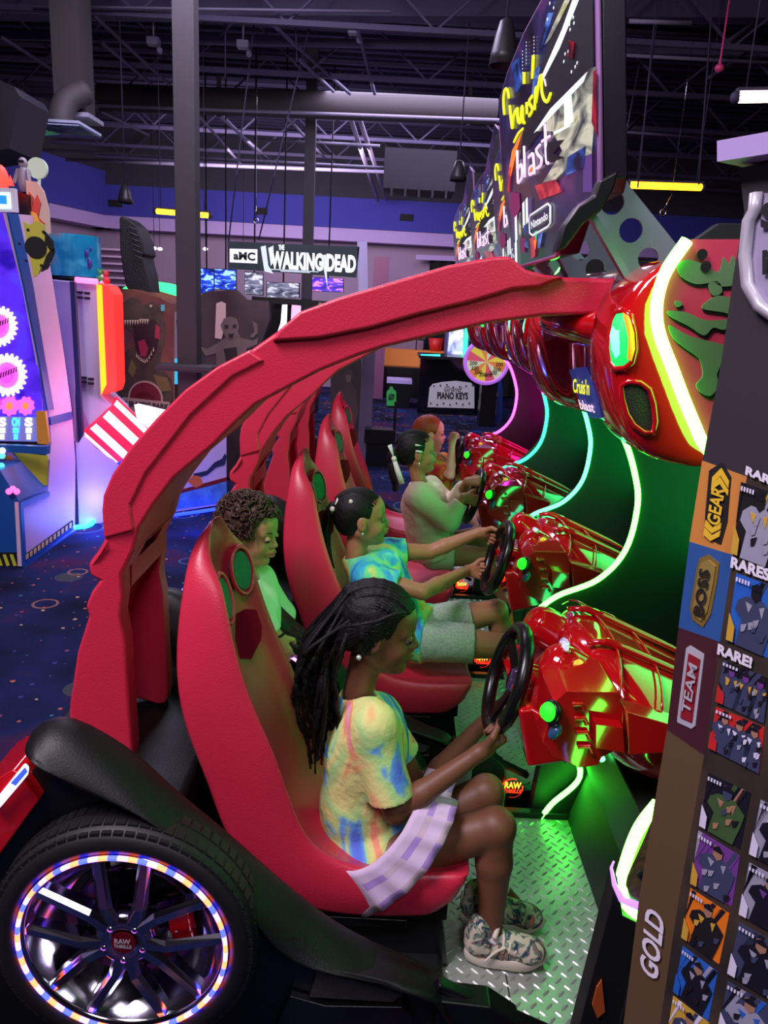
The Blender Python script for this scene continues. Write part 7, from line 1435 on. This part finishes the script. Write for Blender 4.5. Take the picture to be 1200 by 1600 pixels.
mb = MB(); mb.tube([q(-.004, -.08, -.034), q(-.004, -.082, -.055)], .003, 6); build(mb, 'earring', 'earring', g3)
mb = MB(); c = PX(700, 818, 3.63); mb.prism([PX(*p, 3.63) for p in ((692, 806), (704, 800), (712, 812), (706, 826), (694, 830))], (0, .01, 0)) if False else None
# ---------------------------------------------------------------- ginger child in the far cabinet
yg = 4.84
J = dict(pelvis=PX(682, 795, yg), chest=PX(685, 745, yg), neck=PX(680, 712, yg), head=PX(672, 678, yg), fwd=V(1, 0.05, -0.02), up=V(0, 0, 1),
 hipN=PX(690, 800, 4.77), hipF=PX(692, 792, 4.91), knN=PX(742, 808, 4.76), knF=PX(742, 785, 4.93), anN=PX(775, 855, 4.76), anF=PX(775, 830, 4.93), toN=PX(795, 862, 4.76), toF=PX(795, 838, 4.93),
 shN=PX(682, 728, 4.72), shF=PX(692, 720, 4.95), elN=PX(704, 742, 4.64), elF=PX(715, 745, 4.98), wrN=PX(706, 694, 4.66), wrF=PX(722, 725, 4.95))
J['h_N'] = (V(.12, 0.1, 1.0), V(0.6, .6, 0.1), V(-.3, 0, 0), (70, 80, 50)); J['h_F'] = (V(1, -0.1, 0.1), V(0.3, -0.9, 0), V(0, 0, 1), (45, 60, 50))
g4, R4, _ = person('child', J, 0.95, .0065, 'skin_pale', 'ginger-haired person in red tie-dye shirt in the far cabinet, one fist raised')
HD = J['head']; face_parts(g4, HD, R4, .95, 'skin_pale', 'lip_mid', V(1, 0, 0), brow='hair_red', closed=.2)
shirt(g4, J, .95, .008, ramp_mat('red_tie_dye', [(0.3, (40, 90, 150)), (0.4, (60, 120, 90)), (0.48, (225, 190, 60)), (0.56, (225, 110, 50)), (0.66, (205, 50, 60)), (0.8, (190, 60, 100))], 4.5, 1.5, 0.85, 3), PX(690, 800, 4.77), V(.5, 0, -1), sl=.75)
shorts(g4, J, .95, .009, mat('dark_pink_shorts', (170, 60, 110), 0.9), t=.5)
scalp(g4, HD, R4, .95, 'hair_red', front=.070, h=.006, r=(.104, .083, .092), lumps=.002, back_low=-.075)
# ---------------------------------------------------------------- boy behind the nearest seat
yb = 2.36
J = dict(pelvis=PX(400, 1110, yb), chest=PX(392, 960, yb), neck=PX(384, 900, yb), head=PX(392, 832, yb), fwd=V(.93, -.30, -.16), up=V(.04, 0, 1),
 hipN=PX(405, 1120, 2.30), hipF=PX(405, 1110, 2.42), knN=PX(470, 1110, 2.33), knF=PX(475, 1095, 2.44), anN=PX(475, 1230, 2.33), anF=PX(485, 1210, 2.44), toN=PX(500, 1240, 2.33), toF=PX(508, 1220, 2.44),
 shN=PX(372, 930, 2.26), shF=PX(405, 905, 2.46), elN=PX(420, 985, 2.22), elF=PX(440, 960, 2.52), wrN=PX(430, 990, 2.36), wrF=PX(440, 1000, 2.50))
J['elN'] = PX(402, 1000, 2.28); J['wrN'] = PX(434, 994, 2.30)
J['h_N'] = (V(.35, -.1, -.9), V(-.3, .9, 0), V(.9, 0, .2), (25, 30, 30)); J['h_F'] = (V(.6, 0, -.6), V(0, -.6, -.5), V(.5, 0, .2), (25, 30, 30))
J['elN'] = PX(398, 960, 2.30)
g5, R5, _ = person('boy', J, 0.92, .0048, 'skin_tan', 'person with short curly brown hair standing behind the nearest seat, pale long-sleeved top')
HD = J['head']; face_parts(g5, HD, R5, .95, 'skin_tan', 'lip_mid', V(1, -.1, -.3), closed=.5, brow='hair_brown')
shirt(g5, J, .92, .006, mat('white_top_tinted_green', (205, 222, 200), 0.9, bump=(40, .3, .01)), J['pelvis'], V(0, 0, -1), sl=1.85, name='long_sleeved_top', loose=.006)  # white cloth; the green light on it is put into its colour
shorts(g5, J, .92, .009, mat('dark_trousers', (30, 30, 38), 0.9), t=.9, name='trousers')
scalp(g5, HD, R5, .94, 'hair_brown', front=.074, h=.005, r=(.108, .088, .096), lumps=.004, back_low=-.055)
q = qh(HD, R5, .94); mb = MB(); rb_ = random.Random(8)
for i in range(620):
    th = rb_.uniform(0, 2*math.pi); z = rb_.uniform(-.35, 1); rr = math.sqrt(1-z*z); x = rr*math.cos(th); y = rr*math.sin(th)
    p = (-.018+.112*x, .091*y, .038+.100*z)
    if p[0] > .045 and p[2] < .082: continue
    if p[2] < .0 and p[0] > -.01: continue
    n_ = V(rb_.uniform(-1, 1), rb_.uniform(-1, 1), rb_.uniform(-1, 1)).normalized(); mb.torus(q(*p), n_, rb_.uniform(.006, .010), .0030, 7, 4)
build(mb, 'curls', 'hair_brown', g5)
mb = MB(); mb.torus(J['wrN']+V(0, 0, .004), (.3, 0, -.9), .020, .005, 16, 6); build(mb, 'wrist_band', 'black0', g5)
CABS = [CAB]
for k, (dx, lab) in enumerate(((0.11, 'red sit-down racing cabinet second in the row, girl in light grey shorts seated in it'), (0.12, 'red sit-down racing cabinet third in the row, girl in a pale sweatshirt seated in it'), (0.11, 'red sit-down racing cabinet at the far end of the row, ginger-haired child in it'))):
    c = copy_tree(CAB); c.location = (dx, YC+(k+1)*1.015, 0); c['label'] = lab; CABS.append(c)
    colr = [((50, 255, 110), 11), ((30, 245, 140), 9), ((255, 60, 220), 6)][k]
    near = LEDM['near']; far = ledmats('far_%d' % k, *colr); nr = ledmats('mid_%d' % k, *([((40, 255, 120), 9), ((40, 240, 160), 8), ((225, 80, 235), 6)][k]))
    for ch in c.children_recursive:
        if ch.name.startswith('screen'): ch.data = ch.data.copy(); ch.data.materials[0] = emit('game_screen_%d' % k, *[((30, 240, 100), 4.0), ((30, 235, 120), 3.5), ((255, 50, 190), 3.0)][k])
    for ch in c.children:
        if ch.name.startswith('light_strip'):
            yy = sum(v.co.y for v in ch.data.vertices)/len(ch.data.vertices); ch.data = ch.data.copy(); mm = far if yy > 0 else nr
            for i in (0, 1): ch.data.materials[i] = mm[i]
